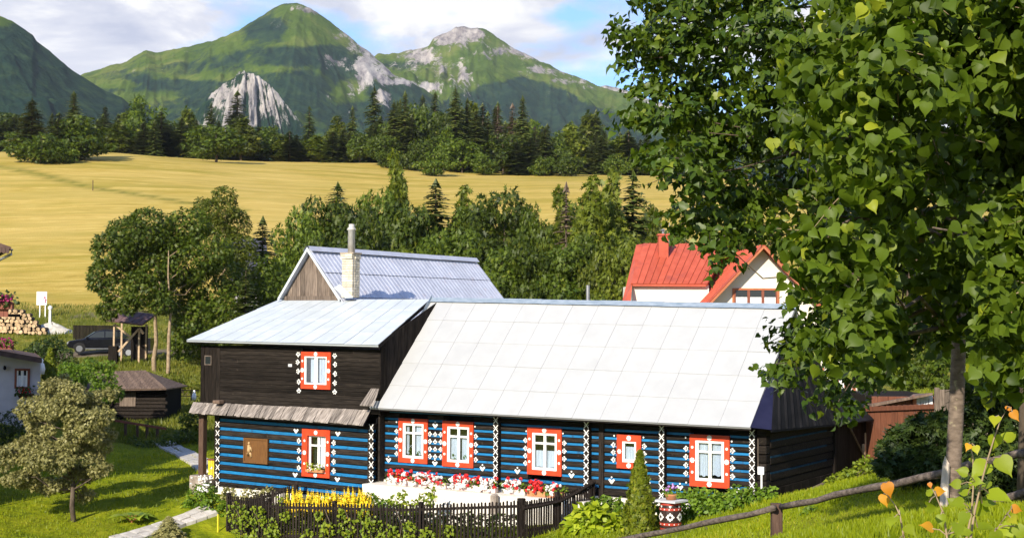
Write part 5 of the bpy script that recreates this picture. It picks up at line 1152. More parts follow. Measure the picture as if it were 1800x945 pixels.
# ------------------------------------------------------------ terrace and its flower boxes
TZ = fw(700, 848.5, -.55)[1]
ta, tb_ = -13.02, fw(1030, 850, -.9)[0]
o = MB(H).box(ta, tb_, -1.0, -.075, -2.0, TZ - .05).build('terrace', MATS['plaster']); prop(o, 'low whitewashed terrace wall along the foot of the blue striped house front', 'terrace')
def puff(mb, c, r, rng, n=5):                        # one flower head: a little bunch of crumpled petals
    for k in range(n):
        d = rng.normal(size=3); d /= np.linalg.norm(d); a = nrm(np.cross(d, rng.normal(size=3))); b = np.cross(d, a); p = np.array(c) + d * r * .45
        mb.add([p + a * r * .7, p + b * r * .7, p - a * r * .7, p - b * r * .7, p + d * r * .55], [(0, 1, 4), (1, 2, 4), (2, 3, 4), (3, 0, 4), (3, 2, 1, 0)])
FBG = 'flower boxes along the whitewashed terrace'
def flower_box(label, x0, x1, y, reds, whites, seed, box='trough', leaf=80):
    rng = np.random.default_rng(seed); off = -.62
    t0, zb = fw(x0, y, off); t1, _ = fw(x1, y, off); zb = TZ - .045
    t = root('flower_box', label, 'flower box', H((t0 + t1) / 2, off, zb), FBG)
    MB(H).box(t0, t1, off - .10, off + .10, zb, zb + .17, .012).build('trough', MATS[box], t)
    lob = [(*H(t0 + (t1 - t0) * f, off, zb + .24), .17, .17, .16) for f in np.linspace(.08, .92, 4)]
    P, Rm, S, T, d = crown(lob, leaf * 2, rng, .09, shell=.3); foliage(t, 'foliage', P, Rm, S, T, RHOMB, 'shrub_leaf')
    for nm, n, mt in (('red_blossom', reds, 'red_flower'), ('white_blossom', whites, 'white_flower')):
        mb = MB()
        for k in range(int(n * 1.5)):
            f = rng.random(); f = f * .8 if nm == 'white_blossom' else .2 * f + .8 * rng.choice([.1, .35, .6, .9])
            puff(mb, H(t0 + (t1 - t0) * min(max(f, 0), 1), off + rng.uniform(-.26, .08), zb + (rng.uniform(.08, .42) if nm[0] == 'w' else rng.uniform(.16, .48))), rng.uniform(.05, .085), rng)
        prop(mb.build(nm, MATS[mt], t), kind='stuff')
flower_box('pink patterned flower box below the first window, at the end by the wing', 684, 729, 848, 26, 30, 1)
flower_box('pink patterned flower box full of white blossoms between the paired windows', 734, 786, 853, 22, 46, 2)
flower_box('pink patterned flower box just short of the crossed log column', 796, 848, 858, 22, 46, 3)
flower_box('small box of white and red flowers touching the crossed log column', 850, 873, 860, 8, 24, 4)
flower_box('flower box with white blossoms just past the crossed log column', 889, 925, 862, 12, 30, 5)
flower_box('plain orange terracotta flower box with dark red geraniums', 929, 961, 864, 22, 4, 6, 'terracotta')
flower_box('last box of the terrace with sparse white flowers by the picket fence', 964, 990, 867, 2, 12, 7, 'terracotta')
wlb = [w for w in WIN if w[0] == 'wl'][0][2]
t = root('flower_box', 'small flower box standing in the deep red window of the wing', 'flower box', H((wlb[0] + wlb[1]) / 2, WO - .12, wlb[2] + .03))
MB(H).box(wlb[0] + .03, wlb[1] - .03, WO - .17, WO - .04, wlb[2] + .035, wlb[2] + .12).build('trough', MATS['terracotta'], t)
rng = np.random.default_rng(8); P, Rm, S, T, d = crown([(*H(wlb[0] + (wlb[1] - wlb[0]) * f, WO - .1, wlb[2] + .2), .14, .09, .13) for f in (.15, .5, .85)], 150, rng, .07, shell=.3); foliage(t, 'foliage', P, Rm, S, T, RHOMB, 'hosta_leaf')
mb = MB()
for k in range(16): puff(mb, H(rng.uniform(wlb[0], wlb[1]), WO - rng.uniform(.1, .24), wlb[2] + rng.uniform(.1, .3)), .03, rng, 4)
prop(mb.build('white_blossom', MATS['white_flower'], t), kind='stuff')
c = fw(878, 873, -.9); o = MB(H).box(c[0] - .1, c[0] + .1, -1.3, -1.08, c[1] - .5, c[1] + .12, .04).build('stone', MATS['stone']); prop(o, 'rounded brown stone standing at the edge of the whitewashed terrace', 'stone')

# ------------------------------------------------------------ picket fences
def picket_fence(label, pts, npk, ht, wd=.055, post_at=(), peak=False):
    """pts: tops of the run in space; pickets hang from there to the ground"""
    P0 = np.array(pts[0]); t = root('picket_fence', label, 'fence', G(P0[0], P0[1]), 'dark picket fences of the flower garden')
    L = [0]; 
    for a, b in zip(pts[:-1], pts[1:]): L.append(L[-1] + np.linalg.norm((np.array(b) - np.array(a))[:2]))
    def at_len(s):
        for i in range(len(pts) - 1):
            if s <= L[i + 1] + 1e-6: f = (s - L[i]) / (L[i + 1] - L[i]); return np.array(pts[i]) * (1 - f) + np.array(pts[i + 1]) * f, nrm(np.array(pts[i + 1]) - np.array(pts[i]))
        return np.array(pts[-1]), nrm(np.array(pts[-1]) - np.array(pts[-2]))
    for k in range(npk):
        p, d = at_len(L[-1] * (k + .5) / npk); d = nrm(np.array([d[0], d[1], 0])); n = np.array([-d[1], d[0], 0]); j = random.uniform(-.02, .02); w = wd * random.uniform(.85, 1.1)
        z1 = p[2] + j; z0 = p[2] - ht; lean = random.uniform(-.015, .015)
        f = [(-w / 2, z0), (w / 2, z0), (w / 2 + lean, z1 - .03), (lean, z1), (-w / 2 + lean, z1 - .03)]
        MB().ext([np.array([p[0], p[1], z]) + d * x - n * .012 for x, z in f], n * .022).build('picket', MATS['picket'], t)
    for dz in (-.16, -ht + .3):
        for a, b in zip(pts[:-1], pts[1:]):
            a = np.array(a); b = np.array(b); d = nrm((b - a) * (1, 1, 0)); n = np.array([-d[1], d[0], 0])
            MB().ext([a + n * .012 + AZ * (dz - .04), b + n * .012 + AZ * (dz - .04), b + n * .012 + AZ * (dz + .04), a + n * .012 + AZ * (dz + .04)], n * .04).build('rail', MATS['picket'], t)
    for s in post_at:
        p, d = at_len(s * L[-1]); d = nrm(np.array([d[0], d[1], 0])); n = np.array([-d[1], d[0], 0])
        MB().ext([p + d * x + n * y + AZ * (-ht - .2) for x, y in ((-.06, .04), (.06, .04), (.06, .16), (-.06, .16))], AZ * (ht + .26)).build('post', MATS['picket'], t)
    return t
FO = -3.0
def fp(px, py, off): a, b = fw(px, py, off); return H(a, off, b)
PF0, PF1, PF2 = fp(398, 869, FO + .5), fp(489, 882, FO), fp(720, 886, FO)
PF3 = fp(914, 879, FO)
picket_fence('long front run of dark pickets with vines, along the bottom of the garden', [PF0, PF1, PF2, PF3], 96, 1.35, .062, (0, .18, .42, .7, .995))
PF4, PF5 = fp(972, 872, -1.9), fp(1046, 846, -.35)
picket_fence('dark picket run climbing from the corner post up to the house wall', [PF3 + AT * .12, PF4, PF5], 30, 1.15, .06, (.02, .5, .97))
picket_fence('short dark picket return between the yellow flowers and the wing', [fp(436, 873, -2.1), fp(470, 863, -1.7), fp(523, 848, -1.1)], 22, .85, .055, (0.98,))
# sagging top rail of the side run
o = MB(); o.tube([PF3 + AZ * -.22 + AT * .1, fp(950, 888, -2.4), fp(985, 880, -1.7), fp(1012, 866, -1.1), fp(1046, 845, -.4)], .05, 6); o = o.build('fence_rail', MATS['picket']); prop(o, 'sagging dark pole laid along the pickets that climb to the house', 'pole')

# ------------------------------------------------------------ garden plants
rng = np.random.default_rng(21)
t = root('flower_clump', 'bed of tall yellow flower spikes behind the picket fence', 'flowers', G(*fp(570, 885, FO + .9)[:2]))
P = []; Dn = []
mb = MB(); st = []
for k in range(270):
    x = rng.uniform(503, 652); off = FO + rng.uniform(.5, 1.5); b = fp(x, 880, off); top = fw(x, rng.uniform(859, 884) - (6 if rng.random() < .2 else 0), off)[1] + HO[2]; g = b.copy(); g[2] = top - .75
    lean = np.array([rng.normal() * .05, rng.normal() * .03, 0]); 
    for s in np.linspace(.0, 1, 9): st.append((np.array([b[0], b[1], top - .46 * (1 - s)]) + lean * s, .075 * (1.15 - s)))
for c, r in st: puff(mb, c, r, rng, 4)
prop(mb.build('flower_spikes', MATS['yellow_flower'], t), kind='stuff')
lob = [(*fp(x, 900, FO + rng.uniform(.5, 1.3)), .5, .4, .55) for x in range(500, 665, 14)]
P, Rm, S, T, d = crown(lob, 1500, rng, .13, shell=.4); foliage(t, 'foliage', P, Rm, S, T, RHOMB, 'vine_leaf')
def front_bush(name, label, specs, off, n, size, mt, seed, cat='shrub', tpl=RHOMB, **k):
    L = []
    for x, y, r in specs: c = fp(x, y, off); rr = r / 57.; L.append((*c, rr, rr * .8, rr * .9))
    return bush(name, label, L, n, size, mt, seed=seed, cat=cat, tpl=tpl, **k)
front_bush('shrub', 'leafy shrub in the corner where the terrace meets the wing', [(655, 885, 20), (675, 893, 18), (635, 893, 16), (650, 872, 10)], FO + 1.2, 700, .12, 'shrub_leaf', 31)
front_bush('young_shrub', 'two tufts of young leaves standing in front of the whitewashed terrace', [(700, 880, 13), (708, 866, 6), (752, 876, 13), (756, 862, 8), (725, 895, 20)], FO + .9, 520, .12, 'vine_leaf', 32)
front_bush('shrub', 'pale shrub at the foot of the wing next to the short picket return', [(440, 872, 16), (470, 868, 14), (415, 882, 14), (400, 866, 12)], -1.5, 650, .12, 'olive_leaf', 33)
front_bush('shrub', 'green shrub with white flowers beside the porch post', [(350, 872, 26), (375, 890, 26), (335, 890, 18), (400, 900, 22), (365, 862, 16)], WO - 1.0, 1500, .12, 'shrub_leaf', 34)
mb = MB(); q = [fp(360 + rng.normal() * 8, 846 + rng.normal() * 9, WO - 1.5) for k in range(46)]
for c in q: puff(mb, c, .05, rng, 4)
o = mb.build('white_flowers', MATS['white_flower']); prop(o, 'cluster of small white flowers at the foot of the porch post', 'flowers', kind='stuff')
front_bush('shrub', 'leafy green shrub growing at the east corner of the house below the meter box', [(1300, 868, 16), (1330, 874, 18), (1350, 868, 14), (1280, 885, 22), (1320, 890, 20)], -.9, 1200, .13, 'shrub_leaf', 35)
front_bush('shrub', 'broad green shrub below the largest window, behind the barrel', [(1215, 884, 24), (1245, 878, 22), (1222, 868, 12), (1265, 892, 22), (1200, 897, 20), (1235, 902, 24)], -.9, 1900, .13, 'shrub_leaf', 36)
front_bush('hosta', 'lime green clump of strap leaves beside the cone shaped conifer', [(1040, 912, 26), (1065, 918, 22), (1020, 922, 22), (1045, 935, 26), (1075, 935, 18)], -2.1, 900, .26, 'hosta_leaf', 37, up=.65)
front_bush('shrub', 'leafy shrub between the picket fence and the cone shaped conifer, by the wall', [(1050, 890, 16), (1078, 893, 18), (1065, 880, 10), (1095, 905, 20), (1035, 898, 14)], -1.0, 1000, .15, 'shrub_leaf', 38)
front_bush('shrub', 'low plants in the bed between conifer and barrel', [(1150, 900, 16), (1140, 915, 12), (1160, 885, 10)], -1.6, 420, .12, 'shrub_leaf', 39)
front_bush('shrub', 'small shrub at the end of the east wall near the diagonal rail', [(1385, 893, 12), (1398, 880, 9), (1410, 900, 10)], .3, 420, .11, 'vine_leaf', 40)
front_bush('undergrowth', 'dark leafy plants crowding behind the long run of pickets', [(x, 917 + 6 * math.sin(x), 23) for x in range(425, 915, 19)], FO + .75, 4200, .13, 'broad_leaf', 41, cat='undergrowth')
# climbing plants on the pickets
P = []; rng = np.random.default_rng(44)
lob = []
for x, y, r in [(415, 900, 22), (450, 905, 20), (475, 925, 16), (430, 930, 26), (500, 905, 10), (540, 940, 12), (575, 930, 16), (610, 925, 20), (640, 905, 14), (655, 930, 24), (690, 940, 18), (720, 930, 16), (600, 900, 8), (560, 905, 8), (750, 940, 14), (790, 930, 10), (480, 945, 20)]: c = fp(x, y, FO - .18); lob.append((*c, r / 57, .12, r / 57))
t = root('climbing_vine', 'light green vine climbing over the front pickets', 'vine', G(*fp(560, 940, FO - .15)[:2]))
P, Rm, S, T, d = crown(lob, 1500, rng, .085, up=.2, shell=.2, rnd=.5); N = np.tile(-AV, (len(P), 1)) + rng.normal(size=(len(P), 3)) * .45
foliage(t, 'foliage', P, frames(N, np.tile([0, 0, -1.0], (len(P), 1)) + rng.normal(size=(len(P), 3)) * .5), S, T, HEART, 'vine_leaf')
mb = MB()
for x in (420, 450, 575, 610, 650, 700): mb.tube([fp(x, 945, FO - .15) - AZ * .4, fp(x + 6, 920, FO - .16), fp(x - 4, 895, FO - .14)], .012, 5)
mb.build('stem', MATS['bark'], t)
# the cone shaped conifer
def cone_conifer(name, label, base, h, r, n, seed, size=.11, group=None):
    rng = np.random.default_rng(seed); t = root(name, label, 'conifer', base, group); b = np.array(base)
    z = rng.random(n) ** 1.25; a = rng.uniform(0, 2 * math.pi, n); prof = r * np.minimum(1, (1.02 - z) ** .8 * 1.15) * np.minimum(1, .78 + z * 1.2)
    lump = 1 + .13 * np.sin(a * 5 + z * 22) + .09 * np.sin(a * 9 - z * 31) + rng.normal(size=n) * .05
    rr = prof * lump * (1 - .25 * rng.random(n) ** 2); P = b + np.stack([np.cos(a) * rr, np.sin(a) * rr, z * h], -1)
    N = np.stack([np.cos(a), np.sin(a), np.full(n, .25)], -1) + rng.normal(size=(n, 3)) * .45; D = np.stack([np.cos(a) * .35, np.sin(a) * .35, np.ones(n)], -1) + rng.normal(size=(n, 3)) * .25
    foliage(t, 'foliage', P, frames(N, D), size * rng.uniform(.6, 1.3, n), np.clip(rng.normal(.5, .25, n), 0, 1), SPRIG, 'thuja_leaf')
    MB().tube([b - AZ * .1, b + AZ * h * .9], [.05, .01], 6).build('stem', MATS['bark'], t); return t
cb = hit(1124, 941, 30); s_ = cb[1] / FPX
cone_conifer('cone_conifer', 'tall cone shaped conifer standing on the grass in front of the small window', cb, (941 - 797) * s_, 27 * s_, 5200, 51, .12)
# painted barrel with its slab and the pot on it
bb = hit(1178.5, 931, 30); s_ = bb[1] / FPX; bh_ = 50 * s_; br = 17 * s_
t = root('barrel', 'dark wooden barrel with red hoops and white painted flowers', 'barrel', bb)
def brr(f): return br * (1 + .16 * math.sin(math.pi * f))
for k in range(18):
    a0, a1 = 2 * math.pi * (k + .04) / 18, 2 * math.pi * (k + .96) / 18; mb = MB(); vs = []; m = 6
    for i in range(m + 1):
        f = i / m
        for a, q in ((a0, 1), (a1, 1), (a1, .9), (a0, .9)): vs.append(bb + (brr(f) * q * math.cos(a), brr(f) * q * math.sin(a), f * bh_))
    mb.add(vs, [(0, 1, 2, 3)[::-1], tuple(range(m * 4, m * 4 + 4))] + [(i * 4 + j, i * 4 + (j + 1) % 4, i * 4 + 4 + (j + 1) % 4, i * 4 + 4 + j) for i in range(m) for j in range(4)]); mb.build('stave', MATS['barrel_dark'], t)
for f0, f1 in ((.0, .10), (.20, .29), (.72, .80), (.90, .99)): MB().lathe(bb, [(brr(f0) * .95, f0 * bh_), (brr(f0) + .008, f0 * bh_), (brr((f0 + f1) / 2) + .010, (f0 + f1) / 2 * bh_), (brr(f1) + .008, f1 * bh_), (brr(f1) * .95, f1 * bh_)], 28).build('hoop', MATS['barrel_red'], t)
mb = MB()
for f in (.245, .76):
    for k in range(14):
        a = 2 * math.pi * k / 14; r = brr(f) + .013; c = bb + (r * math.cos(a), r * math.sin(a), f * bh_); e = np.array([-math.sin(a), math.cos(a), 0]); mb.poly([c + e * .018 * math.cos(q) + AZ * .018 * math.sin(q) for q in np.linspace(0, 2 * math.pi, 7)[:-1]])
def onbar(a, f, pts):
    e = np.array([-math.sin(a), math.cos(a), 0])
    for s in pts:
        r = brr(f) + .012; c = bb + (r * math.cos(a), r * math.sin(a), f * bh_); mb.poly([c + e * x + AZ * z - np.array([math.cos(a), math.sin(a), 0]) * (x * x / (2 * r)) for x, z in s])
for a in (math.radians(262), math.radians(208), math.radians(316)):
    pt = []
    for k in range(8): q = k * math.pi / 4; ca, sa = math.cos(q), math.sin(q); R2 = .12 if k % 2 == 0 else .10; pt.append([(ca * .03, sa * .03), (ca * R2 * .7 - sa * .035, sa * R2 * .7 + ca * .035), (ca * R2, sa * R2), (ca * R2 * .7 + sa * .035, sa * R2 * .7 - ca * .035)])
    onbar(a, .5, pt); onbar(a, .85, [[(-.04, .02), (0, -.04), (.04, .02), (0, .035)]])
prop(mb.build('painted_flower', MATS['motif_paint'], t), kind='stuff')
sc_ = bb + AZ * bh_; o = MB().ext([sc_ + AT * x + AV * y for x, y in ((-.42, -.30), (.30, -.36), (.40, .26), (-.30, .32))], AZ * .05).build('stone_slab', MATS['slab']); prop(o, 'grey stone slab lying on top of the painted barrel', 'slab')
pb = sc_ + AZ * .05 + AT * .02; t = root('flower_pot', 'terracotta bowl of violet flowers on the slab of the barrel', 'flower pot', pb)
MB().lathe(pb, [(.13, 0), (.17, .12), (.19, .14), (.18, .16), (.12, .15)], 16).build('pot', MATS['terracotta'], t, True)
rng = np.random.default_rng(9); P, Rm, S, T, d = crown([(*(pb + (x, 0, .22)), .14, .12, .12) for x in (-.08, .08)], 160, rng, .09, shell=.3); foliage(t, 'foliage', P, Rm, S, T, RHOMB, 'shrub_leaf')
mb = MB()
for k in range(14): puff(mb, pb + (rng.normal() * .11, rng.normal() * .07, rng.uniform(.26, .42)), .045, rng, 5)
prop(mb.build('blossom', MATS['violet_flower'], t), kind='stuff')

# ------------------------------------------------------------ rail fence by the lime tree
post_b = at(1365, 893, 15.6); RF = root('rail_fence', 'rough pole fence with one square brown post running down the bank', 'fence', G(post_b[0], post_b[1]))
def bx(p, w, z0, z1, m, nm, par, sk=0): MB().box(p[0] - w, p[0] + w, p[1] - w, p[1] + w, z0, z1, .006).build(nm, MATS[m], par)
pp = at(1365, 893, 15.7); bx(pp, .058, h1(pp[0], pp[1]) - .3, at(1365, 884, 15.7)[2], 'post_wood', 'post', RF)
rr = np.random.default_rng(3)
def pole(a, b, r0, r1, nm='rail'):
    n = 9; pts = [a + (b - a) * f + rr.normal(size=3) * .008 for f in np.linspace(0, 1, n)]; MB().tube(pts, list(np.linspace(r0, r1, n) * rr.uniform(.92, 1.08, n)), 8).build(nm, MATS['rail_wood'], RF, True)
R1 = at(1372, 891, 15.6); pole(at(1070, 952, 18.6), at(1362, 894, 15.55), .034, .034); pole(R1, at(1662, 830, 12.6), .033, .036); pole(at(1650, 832, 12.65), at(1810, 792, 11.2), .036, .036)
pole(at(1380, 972, 15.2), at(1640, 904, 12.7), .031, .034); pole(at(1640, 904, 12.7), at(1830, 860, 11.2), .034, .034)
st_b = at(1657, 912, 10.9); st_t = at(1663, 813, 10.9)
o = MB(); o.tube([st_b - AZ * .2, st_b + (st_t - st_b) * .5, st_t], [.035, .034, .026], 7); o.add([st_t + (-.026, 0, -.01), st_t + (.0, .026, 0), st_t + (.02, -.015, -.005), st_t + (-.008, 0, .055)], [(0, 1, 3), (1, 2, 3), (2, 0, 3)]); o = o.build('broken_stake', MATS['pale_wood']); prop(o, 'pale broken stake standing against the lime trunk', 'stake')

# ------------------------------------------------------------ the lime tree by the fence and the bigger one behind it
def tree_with_leaves(t, P, Rm, S, T, mt, tpl, nparts=300, lite=False):
    """the leaves nearest the camera are parts of their own, the rest is one mesh"""
    rank = S / (P[:, 1] + 1e-6); rank = np.where((np.abs(P[:, 0] / P[:, 1]) < .36) & (P[:, 2] / P[:, 1] < .23) , rank, 0); order = np.argsort(-rank); big, rest = order[:nparts], order[nparts:]
    tps = [heart(.16, .12), heart(.34, .30), heart(.08, .42)]; tps = [([(x * (1.08, .92, 1.15)[i], y, z + .05 * x * (i - 1)) for x, y, z in v], f) for i, (v, f) in enumerate(tps)]
    st_ = [heart_lite(.1, .1), heart_lite(.28, .25), heart_lite(.05, .4)] if lite else tps
    Vs, Fs, Ts, b = [], [], [], 0
    for i in range(3):                                # three leaf shapes, some flat, some cupped, some hanging
        r_ = rest[i::3]; V, F = stamp(st_[i][0], st_[i][1], P[r_] - ORG[t.name], Rm[r_], S[r_]); Vs.append(V); Fs.append(F + b); Ts.append(np.repeat(T[r_], len(st_[i][0]))); b += len(V)
    prop(link('leaves', tri_mesh('leaves', np.concatenate(Vs), np.concatenate(Fs), MATS[mt], np.concatenate(Ts)), t), kind='stuff')
    leafs = []
    for k in range(6): leafs.append(tri_mesh('leaf', np.array(tps[k % 3][0]), np.array(tps[k % 3][1]), MATS[mt], np.full(len(tpl[0]), .25 + .1 * k)))
    o0 = ORG[t.name]
    for i in big:
        o = link('leaf', leafs[int(np.clip(T[i] * 6, 0, 5))], t, P[i] - o0); M_ = Matrix(Rm[i].tolist()).to_4x4(); o.rotation_euler = M_.to_euler(); o.scale = (S[i],) * 3
def sprays(lobes, n, rng, size, up, rnd, per=7, reach=.35, shell=.55, drop=.55):
    """leaves in sprays along short twigs that leave the mass outward and hang: positions, frames, sizes, tints, twigs"""
    L = np.array(lobes, float); w = L[:, 3] ** 2; w /= w.sum(); m = n // per
    k = rng.choice(len(L), m, p=w); d = sphere_pts(m, rng); r = shell + (1 - shell) * rng.random(m) ** .7; B = L[k, :3] + d * L[k, 3:] * r[:, None]
    dirs = nrm(d * (1, 1, .5) + rng.normal(size=(m, 3)) * .35 + np.array([0, 0, -.25]))
    side = nrm(np.cross(dirs, [0, 0, 1.0])); P = []; N = []; D = []; S = []; tw = []
    for j in range(per):
        f = (j + .3) / per; c = B + dirs * (reach * f) + np.array([0, 0, -.12 * reach]) * f * f; sg = 1 if j % 2 else -1
        off = side * (sg * size * .35) + rng.normal(size=(m, 3)) * size * .25
        P.append(c + off); N.append(nrm(np.array([0, 0, 1.0]) * up + d * (1 - up) + rng.normal(size=(m, 3)) * rnd)); D.append(nrm(dirs * .6 + side * sg * .7 + np.array([0, 0, -drop]) + rng.normal(size=(m, 3)) * .25)); S.append(size * rng.uniform(.62, 1.22, m))
    P = np.concatenate(P); N = np.concatenate(N); D = np.concatenate(D); S = np.concatenate(S); T = np.clip(np.tile(rng.normal(.45, .2, m), per) + rng.normal(size=len(P)) * .16, 0, 1)
    for i in range(0, m, 3): tw.append((B[i] - dirs[i] * reach * .6, B[i], B[i] + dirs[i] * reach * .9 + np.array([0, 0, -.1 * reach])))
    return P, frames(N, D), S, T, tw
rng = np.random.default_rng(77)
LB = at(1668, 914, 11.0); LB[2] = h1(LB[0], LB[1])
t = root('lime_tree', 'young lime tree with speckled slim trunk and big heart shaped leaves by the pole fence', 'tree', LB)
tp = [LB + (0, 0, -.25), at(1671, 880, 11), at(1677, 800, 11), at(1682, 700, 11), at(1684, 640, 11), at(1690, 500, 11), at(1700, 300, 11.1), at(1712, 60, 11.2), at(1716, -200, 11.2)]
MB().tube(tp, [.085, .066, .060, .058, .056, .050, .04, .03, .015], 12).build('trunk', MATS['lime_bark'], t, True)
lime = px_lobes([(1455, 60, 50), (1520, 40, 90), (1620, 40, 110), (1720, 40, 120), (1820, 60, 120), (1480, 150, 70), (1440, 220, 50), (1560, 150, 100), (1660, 150, 110), (1770, 160, 120), (1880, 200, 120), (1430, 300, 56), (1500, 280, 80), (1600, 270, 100), (1700, 280, 110), (1800, 300, 110),
                 (1420, 390, 34), (1470, 400, 56), (1540, 400, 90), (1640, 400, 100), (1750, 410, 110), (1850, 420, 110), (1432, 470, 32), (1484, 500, 56), (1570, 510, 80), (1660, 510, 80), (1760, 530, 90), (1840, 560, 80), (1520, 590, 60), (1590, 600, 60), (1640, 590, 50), (1740, 610, 56), (1700, 590, 50), (1780, 640, 40), (1480, 600, 40), (1728, 660, 28),
                 (1560, -60, 110), (1680, -80, 130), (1800, -60, 130), (1500, -40, 80), (1900, 20, 120), (1640, -200, 90)], 9.8, 1.1, rng, 1.0, .9)
lime2 = [l for c in lime for l in twig_lobes(c[:3], c[3:], 5, rng, (.36, .6))]
P, Rm, S, T, tw = sprays(lime2, 15000, rng, .088, .30, .58, 7, .24, drop=.8)
dy = 11.0 - P[:, 1]; lit = (np.abs(P[:, 0] - (3.42 - .376 * dy)) < .26) & (P[:, 2] < -.62 + dy * .57 + .12)
k = (P[:, 1] > 7.2) & (P[:, 2] > -.60) & ~lit; P, Rm, S, T = P[k], Rm[k], S[k], T[k]
tree_with_leaves(t, P, Rm, S, T, 'lime_leaf', HEART)
mb = MB()
for a, b, c in tw[::3]:
    dy = 11.0 - b[1]
    if b[1] > 6.6 and not (abs(b[0] - (3.42 - .376 * dy)) < .5 and b[2] < -.2 + dy * .57) and b[2] > -.5: mb.tube([(a + b) / 2, b, c], [.004, .0035, .0015], 4, False)
prop(mb.build('twigs', MATS['pale_bark'], t), kind='stuff')
mb = MB()
for i in range(0, len(lime)):
    if lime[i][2] < .1: continue
    l = np.array(lime[i][:3]); j = int(np.clip(np.searchsorted([p[2] for p in tp], l[2] - .25) , 3, len(tp) - 1)); limb(mb, tp[j - 1] + (tp[j] - tp[j - 1]) * .5, l, .022, .006, rng, 6, 4, .06)
mb.build('branch', MATS['lime_bark'], t, True)

RB_ = near(1815, 19.5)
t2 = root('lime_tree', 'large dark lime tree whose wide crown hangs over the white roof and hides the mountains', 'tree', RB_)
big = px_lobes([(1150, 62, 62), (1112, 45, 26), (1215, 45, 80), (1300, 30, 90), (1390, 40, 90), (1120, 120, 28), (1170, 135, 62), (1250, 140, 86), (1340, 140, 90), (1420, 130, 60), (1125, 205, 34), (1185, 215, 56), (1260, 235, 80), (1345, 235, 86), (1420, 230, 46), (1160, 265, 40), (1205, 300, 56), (1285, 320, 80), (1365, 330, 76), (1195, 365, 34), (1245, 385, 50), (1310, 400, 56), (1395, 395, 46), (1275, 430, 28),
               (1436, 500, 40), (1430, 550, 50), (1366, 585, 26), (1345, 605, 20), (1405, 610, 46), (1460, 610, 56), (1375, 645, 24), (1400, 660, 26), (1450, 665, 40), (1520, 640, 54), (1490, 700, 28), (1470, 720, 16), (1548, 640, 30), (1515, 695, 16),
               (1230, -60, 100), (1340, -80, 120), (1460, -60, 120), (1160, -30, 60), (1400, -220, 150), (1540, -200, 160), (1470, 60, 90), (1520, 200, 100), (1500, 330, 90), (1500, 450, 80), (1600, 80, 120), (1640, 260, 120), (1720, 120, 140), (1780, 300, 130), (1860, 160, 140), (1620, 420, 110), (1740, 450, 110), (1840, 480, 110), (1600, 560, 80), (1700, 580, 80), (1800, 600, 80)], 17.8, 1.9, rng, 1.1, .85)
big2 = [l for c in big for l in twig_lobes(c[:3], c[3:], 6, rng, (.32, .52), .6)]
P, Rm, S, T, tw = sprays(big2, 42000, rng, .092, .40, .36, 8, .26)
k = P[:, 2] / P[:, 1] > -.075; k &= (P[:, 1] > 13.5); P, Rm, S, T = P[k], Rm[k], S[k], T[k]
H2 = heart(.12, .2)
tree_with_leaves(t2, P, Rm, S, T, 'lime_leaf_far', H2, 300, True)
mb = MB()
for a, b, c in tw[::4]:
    if b[1] > 14 and b[2] / b[1] > -.06: mb.tube([(a + b) / 2, b, c], [.006, .005, .002], 4, False)
prop(mb.build('twigs', MATS['bark'], t2), kind='stuff')
T0 = np.array(RB_); mb = MB(); tpp = [T0 - AZ * .3, T0 + (0, -.1, 2.2), T0 + (-.5, -.4, 4.6), T0 + (-1.2, -.6, 7.2), T0 + (-1.6, -.6, 9)]
mb.tube(tpp, [.26, .21, .17, .11, .05], 12); mb.build('trunk', MATS['bark'], t2, True)
mb = MB()
for i, l in enumerate(big):
    l = np.array(l[:3]); j = int(np.clip((l[2] - T0[2]) / 9 * 4, 1, 3)); a = tpp[j] + (tpp[j + 1] - tpp[j]) * rng.random() * .6 if l[2] > T0[2] + 3.5 else tpp[2]; limb(mb, a, l + (.15, .7, 0), .028, .004, rng, 6, 5, .06)
mb.build('branch', MATS['log_bark'], t2, True)

# ------------------------------------------------------------ saplings with single big leaves in front
def sapling(label, stem, leaves, Y, seed, group=None, wd=.0042):
    rng = np.random.default_rng(seed); s = [at(x, y, Y + dy) for x, y, dy in stem]; base = s[0].copy(); g = h1(base[0], base[1]); s = [np.array([base[0] - .02, base[1], g])] + s
    t = root('sapling', label, 'sapling', s[0], group); MB().tube(s, list(np.linspace(wd * 1.3, wd * .35, len(s))), 6).build('stem', MATS['pale_bark'], t, True)
    shapes = [heart(.16, .22), heart(.3, .1), heart(.05, .45)]
    for x, y, w, hh, m, tn in leaves:
        tpl = shapes[int(rng.integers(3))]
        c = at(x, y, Y + rng.uniform(-.15, .1)); size = max(w, hh) / FPX * Y * .95; d = min(s, key=lambda q: np.linalg.norm(q - c)); out = nrm((c - d) + np.array([0, -.02, -.02])); out = nrm(out + rng.normal(size=3) * .15)
        N = nrm(np.array([-.25, -.65, .62]) + rng.normal(size=3) * .42); fr = frames(N[None], out[None])[0]; p = c - fr[:, 1] * size * .5
        me = tri_mesh('leaf', np.array(tpl[0]), np.array(tpl[1]), MATS[m], np.full(len(tpl[0]), tn)); o = link('leaf', me, t, p - ORG[t.name]); o.rotation_euler = Matrix(fr.tolist()).to_euler(); o.scale = (size * (.9 if w > hh else .8), size, size)
        if np.linalg.norm(p - d) > .015: MB().tube([d, (d + p) / 2 + (0, 0, .008), p], .0022, 4).build('leaf_stalk', MATS['pale_bark'], t)
Yl, Og = 'young_leaf', 'orange_leaf'
